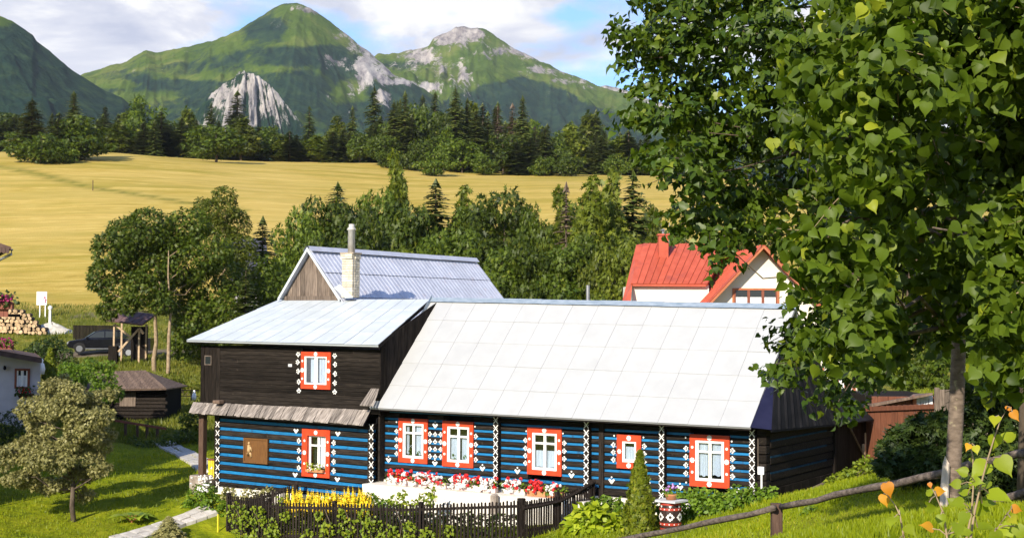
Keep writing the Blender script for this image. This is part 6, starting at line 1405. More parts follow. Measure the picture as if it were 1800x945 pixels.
sapling('tallest sapling with lime green leaves and orange tip beside the lime trunk', [(1704, 960, 0), (1712, 905, 0), (1722, 860, 0), (1735, 810, 0), (1748, 768, 0), (1760, 735, 0), (1773, 715, 0)],
        [(1774, 717, 14, 7, Og, .3), (1785, 731, 19, 22, Og, .5), (1749, 739, 24, 9, Yl, .9), (1777, 766, 32, 20, Yl, .75), (1748, 778, 30, 18, Yl, .5), (1768, 819, 38, 30, Yl, .6), (1722, 822, 40, 26, Yl, .55), (1690, 828, 22, 14, Yl, .4), (1758, 868, 30, 42, Yl, .5), (1732, 850, 30, 14, Yl, .35), (1727, 893, 34, 26, Yl, .4), (1740, 880, 30, 18, Yl, .15), (1718, 845, 20, 14, Yl, .3), (1735, 925, 34, 22, Yl, .25), (1692, 912, 26, 30, Yl, .2)], 5.2, 1)
sapling('thin sapling with small yellow leaves between lime trunk and tallest sapling', [(1696, 960, 0), (1708, 900, 0), (1711, 850, 0), (1710, 800, 0), (1704, 782, 0)],
        [(1702, 784, 15, 12, Og, .8), (1716, 790, 17, 9, Yl, .95), (1712, 809, 18, 14, Yl, .3), (1708, 853, 16, 18, Yl, .6), (1692, 862, 24, 12, Yl, .4), (1678, 850, 22, 12, Yl, .45), (1682, 884, 26, 22, Yl, .3), (1672, 880, 20, 14, Yl, .35)], 5.4, 2)
sapling('sapling with two orange leaves on top standing clear on the lawn', [(1592, 965, 0), (1588, 940, 0), (1582, 905, 0), (1574, 888, 0), (1562, 872, 0)],
        [(1562, 860, 26, 19, Og, .4), (1556, 879, 24, 18, Og, .7), (1567, 912, 30, 17, Yl, .5), (1600, 930, 24, 17, Yl, .55), (1574, 945, 34, 16, Yl, .5), (1586, 898, 14, 5, Yl, .3)], 5.6, 3)
sapling('low sapling with wide green leaves at the foot of the broken stake', [(1668, 965, 0), (1664, 940, 0), (1658, 900, 0), (1645, 870, 0), (1636, 853, 0)],
        [(1635, 852, 10, 7, Og, .2), (1653, 863, 20, 11, Og, .7), (1633, 862, 20, 8, Yl, .5), (1639, 890, 26, 13, Yl, .35), (1629, 924, 26, 12, Og, .9), (1655, 915, 22, 24, Yl, .3), (1668, 935, 30, 26, Yl, .45), (1685, 930, 28, 26, Yl, .2), (1700, 935, 26, 22, Yl, .3)], 5.0, 4)
sapling('sapling with a yellow and an orange leaf at the edge under the dark bushes', [(1742, 965, 0), (1752, 930, 0), (1768, 905, 0), (1778, 893, 0)],
        [(1788, 894, 20, 13, Og, .5), (1779, 911, 24, 17, Yl, .95), (1772, 930, 34, 30, Yl, .55), (1795, 935, 24, 30, Yl, .4), (1752, 945, 26, 18, Yl, .3)], 5.1, 5)
# dark bushes in the lime trees' shade
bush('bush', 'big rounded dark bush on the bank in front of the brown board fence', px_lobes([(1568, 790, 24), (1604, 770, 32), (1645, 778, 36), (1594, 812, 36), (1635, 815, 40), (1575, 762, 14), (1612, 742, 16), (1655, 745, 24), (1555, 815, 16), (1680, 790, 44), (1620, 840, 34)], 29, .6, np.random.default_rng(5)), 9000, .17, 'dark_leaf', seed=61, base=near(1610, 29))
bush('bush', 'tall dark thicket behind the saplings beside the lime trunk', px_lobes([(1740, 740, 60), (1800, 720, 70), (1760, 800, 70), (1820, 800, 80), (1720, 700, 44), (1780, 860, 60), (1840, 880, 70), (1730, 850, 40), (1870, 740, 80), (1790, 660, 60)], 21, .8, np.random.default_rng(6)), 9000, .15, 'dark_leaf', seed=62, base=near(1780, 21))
bush('shrub', 'small leafy plant on the lawn right of the fence post', px_lobes([(1420, 900, 10), (1425, 912, 11), (1415, 918, 9), (1428, 890, 6)], 30, .2, np.random.default_rng(7)), 260, .09, 'shrub_leaf', seed=63, tpl=RHOMB)
bush('undergrowth', 'weeds along the foot of the east wall by the grey ground board', px_lobes([(1460, 848, 10), (1475, 838, 10), (1492, 830, 10), (1510, 820, 10), (1445, 862, 9), (1525, 812, 12), (1430, 872, 8)], 43.5, .4, np.random.default_rng(8)), 900, .12, 'vine_leaf', seed=64, tpl=RHOMB, cat='weeds')

# ------------------------------------------------------------ buildings and things round about
def Bx(mb, x0, x1, y0, y1, z0, z1): return mb.box(x0, x1, y0, y1, z0, z1)
def slope_sheets(nm, A0, A1, B1, B0, n, m, par, rib=.04, th=.03, piece='roof_sheet'):
    A0, A1, B0, B1 = map(lambda p: np.asarray(p, float), (A0, A1, B0, B1)); N = nrm(np.cross(A1 - A0, B0 - A0)); N = N if N[2] > 0 else -N
    R0 = MB().ext([A0 - N * .06, A1 - N * .06, B1 - N * .06, B0 - N * .06], N * .045).build(nm, MATS[m], par)
    for k in range(n):
        f0, f1 = k / n + .001, (k + 1) / n - .001; a0, a1 = A0 + (A1 - A0) * f0, A0 + (A1 - A0) * f1; b0, b1 = B0 + (B1 - B0) * f0, B0 + (B1 - B0) * f1
        mb = MB().ext([a0, a1, b1, b0], N * th)
        if rib: e = nrm(A1 - A0) * .035; mb.ext([a1 - e + N * th, a1 + N * th, b1 + N * th, b1 - e + N * th], N * rib)
        mb.build(piece, MATS[m], R0)
    return R0
# red roofed house
RX = lambda px, Y: (px - 900) / FPX * Y
RZ = lambda py, Y: (560 - py) / FPX * Y
Yg = 64.0; ax = RX(1338, Yg); az = RZ(429, Yg); gd = h1(ax, Yg)
RH = root('red_roof_house', 'cream walled house with bright red metal roof behind the white roof ridge', 'house', (ax, Yg, gd - .3))
hw = 5.2; ez = az - hw * 1.06
MB().ext([(ax - hw + .45, Yg, gd - .5), (ax + hw - .45, Yg, gd - .5), (ax + hw - .45, Yg, ez + .40), (ax, Yg, az - .12), (ax - hw + .45, Yg, ez + .40)], (0, 9, 0)).build('wall', MATS['wall_white'], RH)
slope_sheets('roof', (ax - hw, Yg - .7, ez), (ax - hw, Yg + 9, ez), (ax, Yg + 9, az), (ax, Yg - .7, az), 14, 'red_roof', RH)
slope_sheets('roof', (ax + hw, Yg - .7, ez), (ax + hw, Yg + 9, ez), (ax, Yg + 9, az), (ax, Yg - .7, az), 14, 'red_roof', RH)
for s in (1, -1): MB().ext([(ax + s * hw, Yg - .72, ez - .16), (ax, Yg - .72, az - .16), (ax, Yg - .72, az - .03), (ax + s * hw, Yg - .72, ez - .03)], (0, -.03, 0)).build('barge_board', MATS['orange_frame'], RH)
x0, x1 = RX(1291, Yg), RX(1366, Yg); zt_, zb_ = RZ(507.5, Yg), RZ(548, Yg)
def far_window(x0, x1, y, zb, zt, n, par, fm='brown_frame', om='orange_frame', cur=True, bars=0):
    t_ = .09; f = MB()
    for a in ((x0 - t_, x0, zb - t_, zt + t_), (x1, x1 + t_, zb - t_, zt + t_), (x0, x1, zt, zt + t_), (x0, x1, zb - t_, zb)): f.box(a[0], a[1], y - .06, y - .002, a[2], a[3])
    w = f.build('window', MATS[om], par); f = MB(); s = (x1 - x0) / n
    for k in range(n + 1): MB().box(max(x0, x0 + k * s - .06), min(x1, x0 + k * s + .06), y - .04, y - .004, zb, zt).build('frame', MATS[fm], w)
    for k in range(n):
        p0, p1 = x0 + k * s + .06, x0 + (k + 1) * s - .06; MB().box(p0, p1, y - .012, y - .006, zb, zt).build('pane', MATS['car_glass'], w)
        if cur:
            vs = []; m = 10
            for i in range(m + 1): vs += [(p0 + (p1 - p0) * i / m, y - .016 - .004 * (i % 2), zb), (p0 + (p1 - p0) * i / m, y - .016 - .004 * (i % 2), zt - .30 * (zt - zb))]
            MB().add(vs, [(2 * i, 2 * i + 2, 2 * i + 3, 2 * i + 1) for i in range(m)]).build('curtain', MATS['curtain'], w)
    return w
far_window(x0, x1, Yg, zb_, zt_, 3, RH, 'brown_frame', 'orange_frame', True)
far_window(RX(1472, Yg), RX(1500, Yg), Yg, RZ(690, Yg), RZ(652, Yg), 2, RH)
MB().box(RX(1444, Yg), RX(1447.5, Yg), Yg - .1, Yg - .003, gd - .3, RZ(640, Yg)).build('downpipe', MATS['orange_frame'], RH, )
Yr = 70.0; Ye = 66.5
l0, l1 = RX(1131, Yr), ax; rzt, rze = RZ(427, Yr), RZ(498, Ye)
MB().box(RX(1113, Ye), ax - 2.0, Ye, Ye + 6, gd - .5, rze - .02).build('wall', MATS['wall_white'], RH)
slope_sheets('roof', (RX(1108, Ye), Ye - .25, rze), (RX(1243, Ye), Ye - .25, rze), (ax - .5, Yr, rzt), (l0, Yr, rzt), 12, 'red_roof', RH)
MB().ext([(RX(1112, Ye), Ye - .2, rze - .1), (RX(1240, Ye), Ye - .2, rze - .1), (RX(1240, Ye), Ye - .2, rze - .01), (RX(1112, Ye), Ye - .2, rze - .01)], (0, -.05, 0)).build('gutter', MATS['red_roof'], RH)
MB().ext([(l0 - .02, Yr, rzt), (RX(1111, Ye), Ye - .22, rze), (RX(1108, 65), 65, RZ(540, 65)), (RX(1090, 65), 65, RZ(545, 65)), (l0 - .35, Yr, rzt - .05)], (0, 0, -.05)).build('roof', MATS['red_roof'], RH)
slope_sheets('roof', (l0, Yr + 5, rzt - 5), (ax, Yr + 5, rzt - 5), (ax, Yr, rzt), (l0, Yr, rzt), 6, 'red_roof', RH)
cx0, cx1 = RX(1156.5, 69), RX(1173.5, 69)
MB().box(cx0, cx1, 68.6, 69.1, RZ(470, 69), RZ(413, 69)).box(cx0 - .05, cx1 + .05, 68.55, 69.15, RZ(413, 69), RZ(410, 69)).build('chimney', MATS['red_roof'], RH)
MB().lathe(((cx0 + cx1) / 2, 68.85, RZ(410, 69)), [(.06, 0), (.06, .16), (.14, .17), (.02, .26)], 10).build('chimney_cowl', MATS['metal_grey'], RH)
MB().tube([(RX(1176, 70), 70, rzt - .2), (RX(1177, 70), 70, RZ(390, 70))], .02, 5).build('aerial_mast', MATS['metal_grey'], RH)
# brown boards and shed on the bank
bA, bB = at(1519, 806, 47.5), at(1664, 800, 44)
BF = root('board_fence', 'reddish brown upright board fence behind the big dark bush', 'fence', (bA[0], bA[1], h1(bA[0], bA[1])))
n = 14
for k in range(n):
    p0 = bA + (bB - bA) * (k + .02) / n; p1 = bA + (bB - bA) * (k + .97) / n; ztp = at(1519 + 145 * k / n, 714 - 6 * k / n, p0[1])[2]; j = random.uniform(0, .03)
    MB().ext([(p0[0], p0[1] + j, h1(p0[0], p0[1]) - .3), (p1[0], p1[1] + j, h1(p1[0], p1[1]) - .3), (p1[0], p1[1] + j, ztp), (p0[0], p0[1] + j, ztp)], (0, .04, 0)).build('board', MATS['fence_brown'], BF)
p0 = at(1519, 806, 47.45); bx(p0 + np.array([-.02, -.08, 0]), .06, p0[2] - .3, at(1519, 760, 47.4)[2], 'beam_pale', 'post', BF)
MB().ext([at(1519, 716, 47.4) + (0, -.06, -.12), at(1664, 710, 43.9) + (0, -.06, -.12), at(1664, 710, 43.9) + (0, -.06, 0.02), at(1519, 716, 47.4) + (0, -.06, .02)], (0, .05, 0)).build('rail', MATS['fence_brown'], BF)
Ys = 50.0; SH = root('shed', 'brown shed with grey edged roof and small barred window behind the board fence', 'shed', near(1585, Ys))
sx0, sx1 = RX(1532, Ys), RX(1650, Ys); sg = h1((sx0 + sx1) / 2, Ys)
for k in range(12): a = sx0 + (sx1 - sx0) * k / 12; MB().box(a + .005, a + (sx1 - sx0) / 12 - .005, Ys - random.uniform(0, .02), Ys + .05, sg - .3, RZ(692, Ys)).build('board', MATS['fence_brown'], SH)
MB().box(sx0, sx1, Ys + .06, Ys + 4, sg - .3, RZ(692, Ys)).build('wall', MATS['dark_upright'], SH)
MB().ext([(RX(1526, Ys), Ys - .5, RZ(709, Ys)), (RX(1632, Ys), Ys - .5, RZ(688, Ys)), (RX(1632, Ys), Ys - .5, RZ(684, Ys)), (RX(1526, Ys), Ys - .5, RZ(704, Ys))], (0, 4.5, -.3)).build('roof', MATS['shed_roof'], SH)
MB().box(RX(1603, Ys), RX(1609, Ys), Ys - .12, Ys - .03, sg, RZ(690, Ys)).build('post', MATS['orange_frame'], SH)
far_window(RX(1614, Ys), RX(1633, Ys), Ys - .04, RZ(706, Ys), RZ(695, Ys), 4, SH, 'slab', 'slab', False)
Yb = 43.6; GBF = root('board_fence', 'weathered grey board fence seen beside the speckled lime trunk', 'fence', near(1690, Yb))
for k in range(16): a = 1642 + 9 * k; MB().box(RX(a, Yb), RX(a + 8.6, Yb), Yb - random.uniform(0, .03), Yb + .03, h1(RX(a, Yb), Yb) - .3, RZ(676 + 4 * math.sin(k), Yb)).build('board', MATS['grey_wood'], GBF)
bush('bush', 'dense green thicket rising behind the brown shed and the grey boards', px_lobes([(1590, 660, 30), (1625, 650, 34), (1660, 655, 34), (1700, 650, 36), (1740, 655, 36), (1780, 650, 36), (1640, 620, 30), (1720, 615, 30), (1820, 660, 40)], 57, 1.0, np.random.default_rng(12)), 4200, .26, 'broad_leaf', seed=66, base=near(1680, 57))
# white house at the edge, its dark roof and window
Yw = 62.0; wx1 = RX(74, Yw); wg_ = h1(RX(20, Yw), Yw)
WH = root('white_house', 'low pale plastered house with a dark brown eave and a red framed window', 'house', (wx1 - 3, Yw, wg_))
MB().ext([(wx1 - 9, Yw, wg_ - 1), (wx1, Yw, wg_ - 1), (wx1, Yw, RZ(640, Yw)), (wx1 - 9, Yw, RZ(580, Yw))], (-2.9, 7, 0)).build('wall', MATS['wall_lilac'], WH)
slope_sheets('roof', (wx1 - 10, Yw - .8, RZ(564, Yw)), (wx1 + .3, Yw - .8, RZ(635, Yw)), (wx1 - 2.8, Yw + 7.6, RZ(635, Yw)), (wx1 - 13, Yw + 7.6, RZ(564, Yw)), 9, 'brown_roof', WH, .03)
MB().ext([(wx1 - 10, Yw - .82, RZ(564, Yw) - .22), (wx1 + .32, Yw - .82, RZ(635, Yw) - .16), (wx1 + .32, Yw - .82, RZ(635, Yw) + .06), (wx1 - 10, Yw - .82, RZ(564, Yw) + .06)], (0, -.03, 0)).build('fascia', MATS['brown_roof'], WH)
w_ = far_window(RX(33, Yw), RX(52, Yw), Yw, RZ(684, Yw), RZ(656, Yw), 2, WH, 'white_paint', 'brown_frame', True)
MB().lathe((RX(13, Yw), Yw - .12, RZ(655, Yw)), [(.03, 0), (.07, .05), (.06, .16), (.02, .2)], 8).build('wall_lamp', MATS['black'], WH)
rng = np.random.default_rng(15)
def far_flowers(label, px, py, w, h, Y, fm, seed, lm='broad_leaf', n=40, name='flower_box', cat='flower box'):
    rng = np.random.default_rng(seed); c = at(px, py, Y); s = Y / FPX; t = root(name, label, cat, c)
    P, Rm, S, T, d = crown([(c[0] + (f - .5) * w * s, c[1], c[2], .2, .2, .2) for f in np.linspace(.1, .9, 4)], 220, rng, .15, shell=.3); foliage(t, 'foliage', P, Rm, S, T, RHOMB, lm)
    mb = MB()
    for k in range(n): puff(mb, c + np.array([rng.uniform(-.5, .5) * w * s, rng.uniform(-.25, .05), rng.uniform(-.5, .6) * h * s]), .055, rng, 4)
    prop(mb.build('blossom', MATS[fm], t), kind='stuff')
    MB().box(c[0] - w * s * .5, c[0] + w * s * .5, c[1] - .08, c[1] + .12, c[2] - .3, c[2] - .1).build('trough', MATS['brown_frame'], t)
far_flowers('dark flower box under the red framed window of the pale house', 45, 687, 22, 6, Yw - .3, 'red_flower', 16, 'dark_leaf', 12)
far_flowers('magenta flowers on the dark roof of the pale house', 6, 602, 34, 14, Yw + 2, 'pink_flower', 17, 'broad_leaf', 60)
# brown house just outside, its eave, gutter pipe and balcony
Yo = 46.0; BH = root('brown_house', 'dark brown house corner with scalloped eave, grey drainpipe and balcony', 'house', near(-160, Yo))
ex = RX(38, Yo); BHg = h1(RX(-160, Yo), Yo)
MB().ext([(ex - 8, Yo - 1.0, RZ(428, Yo) + 3.6), (ex - .6, Yo - 1.0, RZ(431, Yo)), (ex, Yo - 1.0, RZ(442, Yo)), (ex, Yo - 1.0, RZ(447, Yo)), (ex - 1, Yo - 1.0, RZ(440, Yo)), (ex - 8, Yo - 1.0, RZ(436, Yo) + 3.2)], (-2.6, 6, 0)).build('roof', MATS['brown_roof'], BH)  # unseen west end raised so that the roof's shadow reaches the garden
for k in range(24): a = ex - .05 - k * .12; MB().ext([(a, Yo - 1.03, RZ(446, Yo) + .03 + k * .02), (a - .11, Yo - 1.03, RZ(446, Yo) + .03 + k * .02), (a - .11, Yo - 1.03, RZ(452, Yo) + k * .012), (a - .055, Yo - 1.03, RZ(454, Yo) + k * .012), (a, Yo - 1.03, RZ(452, Yo) + k * .012)], (0, -.02, 0)).build('scallop', MATS['brown_roof'], BH)
MB().tube([(ex - .02, Yo - .9, RZ(446, Yo)), (ex - .05, Yo - .85, RZ(454, Yo)), (ex - 1.1, Yo - .5, RZ(478, Yo)), (RX(-146, Yo), Yo - .2, RZ(515, Yo)), (RX(-146, Yo), Yo - .2, BHg)], .045, 8).build('drainpipe', MATS['metal_grey'], BH)
MB().box(RX(-620, Yo), RX(-150, Yo), Yo, Yo + 6, BHg - .5, RZ(430, Yo) + 1.5).build('wall', MATS['dark_upright'], BH)
for k in range(12): a = RX(18, Yo - 1) - .02 - k * .14; MB().box(a - .13, a, Yo - 1.1, Yo - 1.06, RZ(562, Yo), RZ(532, Yo)).build('balcony_board', MATS['brown_frame'], BH)
MB().box(RX(-200, Yo), RX(18, Yo - 1), Yo - 1.05, Yo, RZ(562, Yo), RZ(557, Yo)).build('balcony_floor', MATS['dark_upright'], BH)
far_flowers('magenta balcony flowers on the dark brown house corner', 8, 526, 30, 12, Yo - 1.15, 'pink_flower', 18, 'dark_leaf', 46)
# wood pile, sand heap, sign, white post
Yp = 110.0; wp = near(20, Yp); WPILE = root('wood_pile', 'pile of split logs with pale cut ends at the foot of the meadow', 'wood pile', wp)
rows = 7; rng = np.random.default_rng(4); sp = .30
lm_ = {}
for r in range(rows):
    for k in range(22):
        px = -30 + k * 6.6 * 1.0 + (r % 2) * 3.3; x = RX(px, Yp); topz = np.interp(px, [-40, 18, 45, 60, 82], [45, 45, 42, 28, 6]) / FPX * Yp
        if r * sp * .88 > topz - .1 or px > 84: continue
        ra = rng.uniform(.12, .165); key = int(ra * 100)
        if key not in lm_:
            me = bpy.data.meshes.new('split_log'); m_ = MB(); m_.tube([(0, -.45, 0), (0, .45, 0)], ra, 8); me.from_pydata([list(v) for v in m_.v], [], m_.f); me.materials.append(MATS['log_bark']); me.materials.append(MATS['log_end'])
            for p in me.polygons: p.material_index = 1 if len(p.vertices) > 4 else 0
            lm_[key] = me
        o = link('split_log', lm_[key], WPILE, (x - wp[0] + rng.normal() * .03, rng.uniform(-.12, .12), h1(x, Yp) - wp[2] + .14 + r * sp * .88)); o.rotation_euler = (rng.normal() * .05, rng.uniform(0, 6), rng.normal() * .12)
sh_ = hit(72, 588, 95); s_ = sh_[1] / FPX
vs = []; fs_ = []; n1, n2 = 26, 9
for i in range(n2):
    f = i / (n2 - 1)
    for k in range(n1): a = 2 * math.pi * k / n1; rr_ = (1 - f) * 48 * s_ * (1 + .12 * math.sin(3 * a + 1)); x = sh_[0] + rr_ * math.cos(a) + 10 * s_ * f; y = sh_[1] + 1.2 + rr_ * .6 * math.sin(a); vs.append((x, y, h1(x, y) - .1 + 19 * s_ * (f ** .8) * (1 + .12 * math.sin(5 * a + 9 * f))))
fs_ = [(i * n1 + k, i * n1 + (k + 1) % n1, (i + 1) * n1 + (k + 1) % n1, (i + 1) * n1 + k) for i in range(n2 - 1) for k in range(n1)]
o = MB().add(vs, fs_).build('sand_heap', MATS['sand_heap'], None, True); prop(o, 'low heap of pale sand with weeds beside the wood pile', 'sand heap')
sgp = hit(74, 558, 100); Ysg = sgp[1]; SG = root('sign_board', 'white board on two legs with a small crimson mark at the meadow foot', 'sign', sgp)
MB().box(RX(65, Ysg), RX(83, Ysg), Ysg - .03, Ysg + .03, RZ(541, Ysg), RZ(517.5, Ysg)).build('board', MATS['sign_white'], SG)
for px, y in ((70.5, 555), (80, 560)): MB().box(RX(px - .8, Ysg), RX(px + .8, Ysg), Ysg + .03, Ysg + .10, h1(RX(px, Ysg), Ysg) - .3, RZ(541, Ysg) + .2).build('leg', MATS['sign_white'], SG)
mb = MB()
for cx, cy, r in ((79.5, 528, 1.8), (81, 532, 1.7), (77.5, 531, 1.0), (80.5, 535.5, 1.5), (74, 527, .7), (68, 523, .6), (68, 528, .5)): c = (RX(cx, Ysg), RZ(cy, Ysg)); q = r / FPX * Ysg; mb.poly([(c[0] + q * math.cos(a), Ysg - .034, c[1] + q * 1.1 * math.sin(a)) for a in np.linspace(0, 2 * math.pi, 9)[:-1]])
mb.build('printed_mark', MATS['pink_flower'], SG)
c = near(89, 109); o = MB().lathe(c, [(.11, 0), (.10, 1.0), (.17, 1.05), (.17, 1.2), (.05, 1.32)], 8).build('marker_post', MATS['sign_white']); o.location.z = RZ(572, 109); prop(o, 'short white marker post on top of the sand heap', 'post')
mp_ = hit(163, 338, 130); o = MB().tube([mp_ - AZ * .2, mp_ + AZ * 1.8], .07, 5).build('field_post', MATS['post_wood']); prop(o, 'thin lone post standing in the mown meadow beside the track', 'post')
# dark estate car on the road
def car(base, rz):
    t = root('parked_car', 'dark blue black estate car parked nose west behind the wooden shelter', 'car', base)
    L, Wd = 4.5, 1.8; mb = MB()
    low = [(-2.2, .42), (-2.25, .62), (-2.12, .86), (-1.2, 1.0), (-.1, 1.04), (1.6, 1.06), (2.15, 1.04), (2.25, .8), (2.2, .4), (1.8, .32), (-1.8, .32)]
    def sec(pts, hw0): return [(x, -hw0, z) for x, z in pts], [(x, hw0, z) for x, z in pts]
    a, b = sec(low, Wd / 2); n = len(a); mb.add(a + b, [tuple(range(n)), tuple(range(n, 2 * n))[::-1]] + [(i, n + i, n + (i + 1) % n, (i + 1) % n) for i in range(n)])
    cab = [(-1.15, 1.0, .86), (-.35, 1.52, .70), (.3, 1.64, .68), (1.5, 1.62, .68), (2.1, 1.12, .80)]
    va = [(x, -w, z) for x, z, w in cab]; vb = [(x, w, z) for x, z, w in cab]; m = len(cab)
    mb.add(va + vb, [tuple(range(m)), tuple(range(m, 2 * m))[::-1]] + [(i, m + i, m + i + 1, i + 1) for i in range(m - 1)])
    def bl(x, nm, mt, sm=False):
        V = np.array(x.v); me = bpy.data.meshes.new(nm); me.from_pydata([list(v) for v in V], [], x.f); me.materials.append(MATS[mt]); return link(nm, me, t)
    o = bl(mb, 'body', 'car_paint'); bv = o.modifiers.new('bevel', 'BEVEL'); bv.width = .06; bv.segments = 2; bv.limit_method = 'ANGLE'; bv.angle_limit = .4
    bl(MB().ext([(-1.02, -.70, 1.06), (-.40, -.58, 1.49), (-.40, .58, 1.49), (-1.02, .70, 1.06)], (-.03, 0, .02)), 'windscreen', 'windscreen')
    for s in (-1, 1):
        for q in ([(-.85, 1.1), (-.28, 1.48), (.25, 1.54), (.25, 1.1)], [(.33, 1.1), (.33, 1.54), (1.15, 1.53), (1.15, 1.1)], [(1.22, 1.1), (1.22, 1.53), (1.45, 1.5), (1.85, 1.16)]):
            bl(MB().ext([(x, s * (.84 - (z - 1.0) * .26), z) for x, z in q], (0, s * .03, 0)), 'side_window', 'car_glass')
        for x in (-1.4, 1.35):
            w = bl(MB().tube([(x, s * .70, .33), (x, s * .92, .33)], .34, 18), 'wheel', 'tyre'); me = MB().tube([(x, s * .92, .33), (x, s * .935, .33)], .22, 12); me2 = bpy.data.meshes.new('rim'); me2.from_pydata([list(v) for v in me.v], [], me.f); me2.materials.append(MATS['rim_metal']); r = link('rim', me2, w)
            bl(MB().ext([(x + .42 * math.cos(a_), s * .905, .34 + .42 * math.sin(a_)) for a_ in np.linspace(0, math.pi, 9)], (0, s * .012, 0)), 'wheel_arch', 'tyre')
        bl(MB().ext([(-2.24, s * .5, .68), (-2.18, s * .86, .70), (-1.98, s * .88, .84), (-2.10, s * .5, .84)], (-.03, s * .02, .01)), 'headlight', 'headlamp')
        bl(MB().box(-.95, -.8, min(s * .9, s * 1.05), max(s * .9, s * 1.05), 1.02, 1.14), 'wing_mirror', 'car_paint')
        bl(MB().box(-1.0, 1.0, min(s * .86, s * .93), max(s * .86, s * .93), .3, .36), 'side_step', 'rim_metal')
        bl(MB().tube([(-.2, s * .62, 1.66), (1.4, s * .62, 1.66)], .02, 6), 'roof_rail', 'tyre')
    t.rotation_euler = (0, 0, rz); return t
cg = near(179, 100); car(cg, math.radians(14))
# wooden shelter with a mauve roof, trailer beside it
Yq = 92.0; SHL = root('wooden_shelter', 'small open timber shelter with braced posts and mauve roof by the road', 'shelter', near(224, Yq))
qg = h1(RX(224, Yq), Yq)
def beam(a, b, r, nm='post', m='beam_pale'):
    a = np.array(a, float); b = np.array(b, float); d = nrm(b - a); x = nrm(np.cross(d, (0, 1, 0))); y = np.cross(d, x)
    MB().ext([a + x * r + y * r, a - x * r + y * r, a - x * r - y * r, a + x * r - y * r], b - a).build(nm, MATS[m], SHL)
X1, X2 = RX(202, Yq), RX(246, Yq); zT = RZ(574, Yq); zT2 = RZ(582, Yq)
beam((X1, Yq, qg - .2), (X1, Yq, zT), .055); beam((X2, Yq, qg - .2), (X2, Yq, zT2), .055); beam((X1, Yq + 1.8, qg - .2), (X1, Yq + 1.8, zT + .3), .055); beam((X2, Yq + 1.8, qg - .2), (X2, Yq + 1.8, zT2 + .3), .055)
beam((X1 + .05, Yq - .06, zT), (RX(232, Yq), Yq - .06, RZ(597, Yq)), .055, 'brace'); beam((X2, Yq - .13, zT2), (RX(211, Yq), Yq - .13, RZ(622, Yq)), .06, 'brace'); beam((X2, Yq - .06, zT2 + .05), (RX(254, Yq), Yq - .06, RZ(590, Yq)), .08, 'brace')
slope_sheets('roof', (RX(193, Yq), Yq - .7, RZ(567, Yq)), (RX(256, Yq), Yq - .7, RZ(575, Yq)), (RX(268, Yq), Yq + 1.2, RZ(556, Yq)), (RX(202, Yq), Yq + 1.2, RZ(550, Yq)), 6, 'mauve_roof', SHL, .02)
for k in range(8): a = X1 + .6 + k * .14; MB().box(a, a + .132, Yq + 1.86, Yq + 1.9, qg, RZ(578, Yq)).build('board', MATS['dark_upright'], SHL)
MB().box(RX(194, Yq), RX(209, Yq), Yq - .25, Yq + .25, qg - .3, RZ(612, Yq)).build('footing', MATS['dark_upright'], SHL)
Yt = 97.0; tg = near(240, Yt); TRL = root('trailer', 'small dark two wheeled trailer standing behind the timber shelter', 'trailer', tg)
MB().box(RX(222, Yt), RX(266, Yt), Yt, Yt + 1.2, tg[2] + .45, RZ(598, Yt)).build('box', MATS['car_paint'], TRL)
for px in (230, 214):
    w = MB().tube([(RX(px, Yt), Yt - .12, tg[2] + .32), (RX(px, Yt), Yt - .3, tg[2] + .32)], .32, 16).build('wheel', MATS['tyre'], TRL); MB().tube([(RX(px, Yt), Yt - .3, tg[2] + .32), (RX(px, Yt), Yt - .32, tg[2] + .32)], .2, 12).build('rim', MATS['rim_metal'], w)
MB().tube([(RX(205, Yt), Yt - .2, tg[2] + .4), (RX(224, Yt), Yt + .3, tg[2] + .5)], .04, 6).build('drawbar', MATS['metal_grey'], TRL)
DF = root('low_fence', 'low dark slatted fence along the verge behind the parked car', 'fence', near(165, 107))
for k in range(30): px = 130 + k * 2.5; MB().box(RX(px, 107), RX(px + 2.1, 107), 107, 107.04, h1(RX(px, 107), 107) - .2, RZ(576, 107)).build('slat', MATS['dark_upright'], DF)
# dark log shed in the garden
Yd = 74.0; dg = h1(RX(245, Yd), Yd); LS = root('log_shed', 'dark log shed with a weathered brown board roof in the shady garden', 'shed', near(245, Yd))
s0, s1 = RX(150, Yd), RX(294, Yd)
MB().box(s0, s1, Yd + .1, Yd + 3.5, dg - .8, RZ(690, Yd)).build('wall', MATS['black'], LS)
for k in range(9): z0 = RZ(745, Yd) + k * .185; MB(None).box(s0, s1 + .1 * (k % 2), Yd, Yd + .16, z0, z0 + .165, .03).build('log', MATS['log'], LS)
MB().box(RX(214, Yd), RX(242, Yd), Yd - .05, Yd - .003, RZ(717, Yd), RZ(692, Yd)).build('shutter', MATS['grey_wood'], LS)
slope_sheets('roof', (RX(112, Yd), Yd - .7, RZ(690, Yd)), (RX(301, Yd), Yd - .7, RZ(685, Yd)), (RX(258, Yd + 2), Yd + 2, RZ(655, Yd + 2)), (RX(115, Yd + 2), Yd + 2, RZ(660, Yd + 2)), 22, 'shed_roof', LS, .015, .03, 'roof_board')
MB().ext([(RX(301, Yd), Yd - .7, RZ(685, Yd)), (RX(258, Yd + 2), Yd + 2, RZ(655, Yd + 2)), (RX(297, Yd), Yd + 4.6, RZ(688, Yd))], (0, 0, -.06)).build('roof', MATS['shed_roof'], LS)
BR = root('footbridge', 'dark wooden footbridge railing over the garden ditch', 'railing', near(258, 66))
Yk = 66.0
for px, y0, y1 in ((224, 745, 790), (245, 750, 790), (262, 752, 792), (280, 756, 796)): MB().box(RX(px - 2, Yk), RX(px + 2, Yk), Yk, Yk + .1, RZ(y1, Yk) - .2, RZ(y0, Yk)).build('post', MATS['post_wood'], BR)
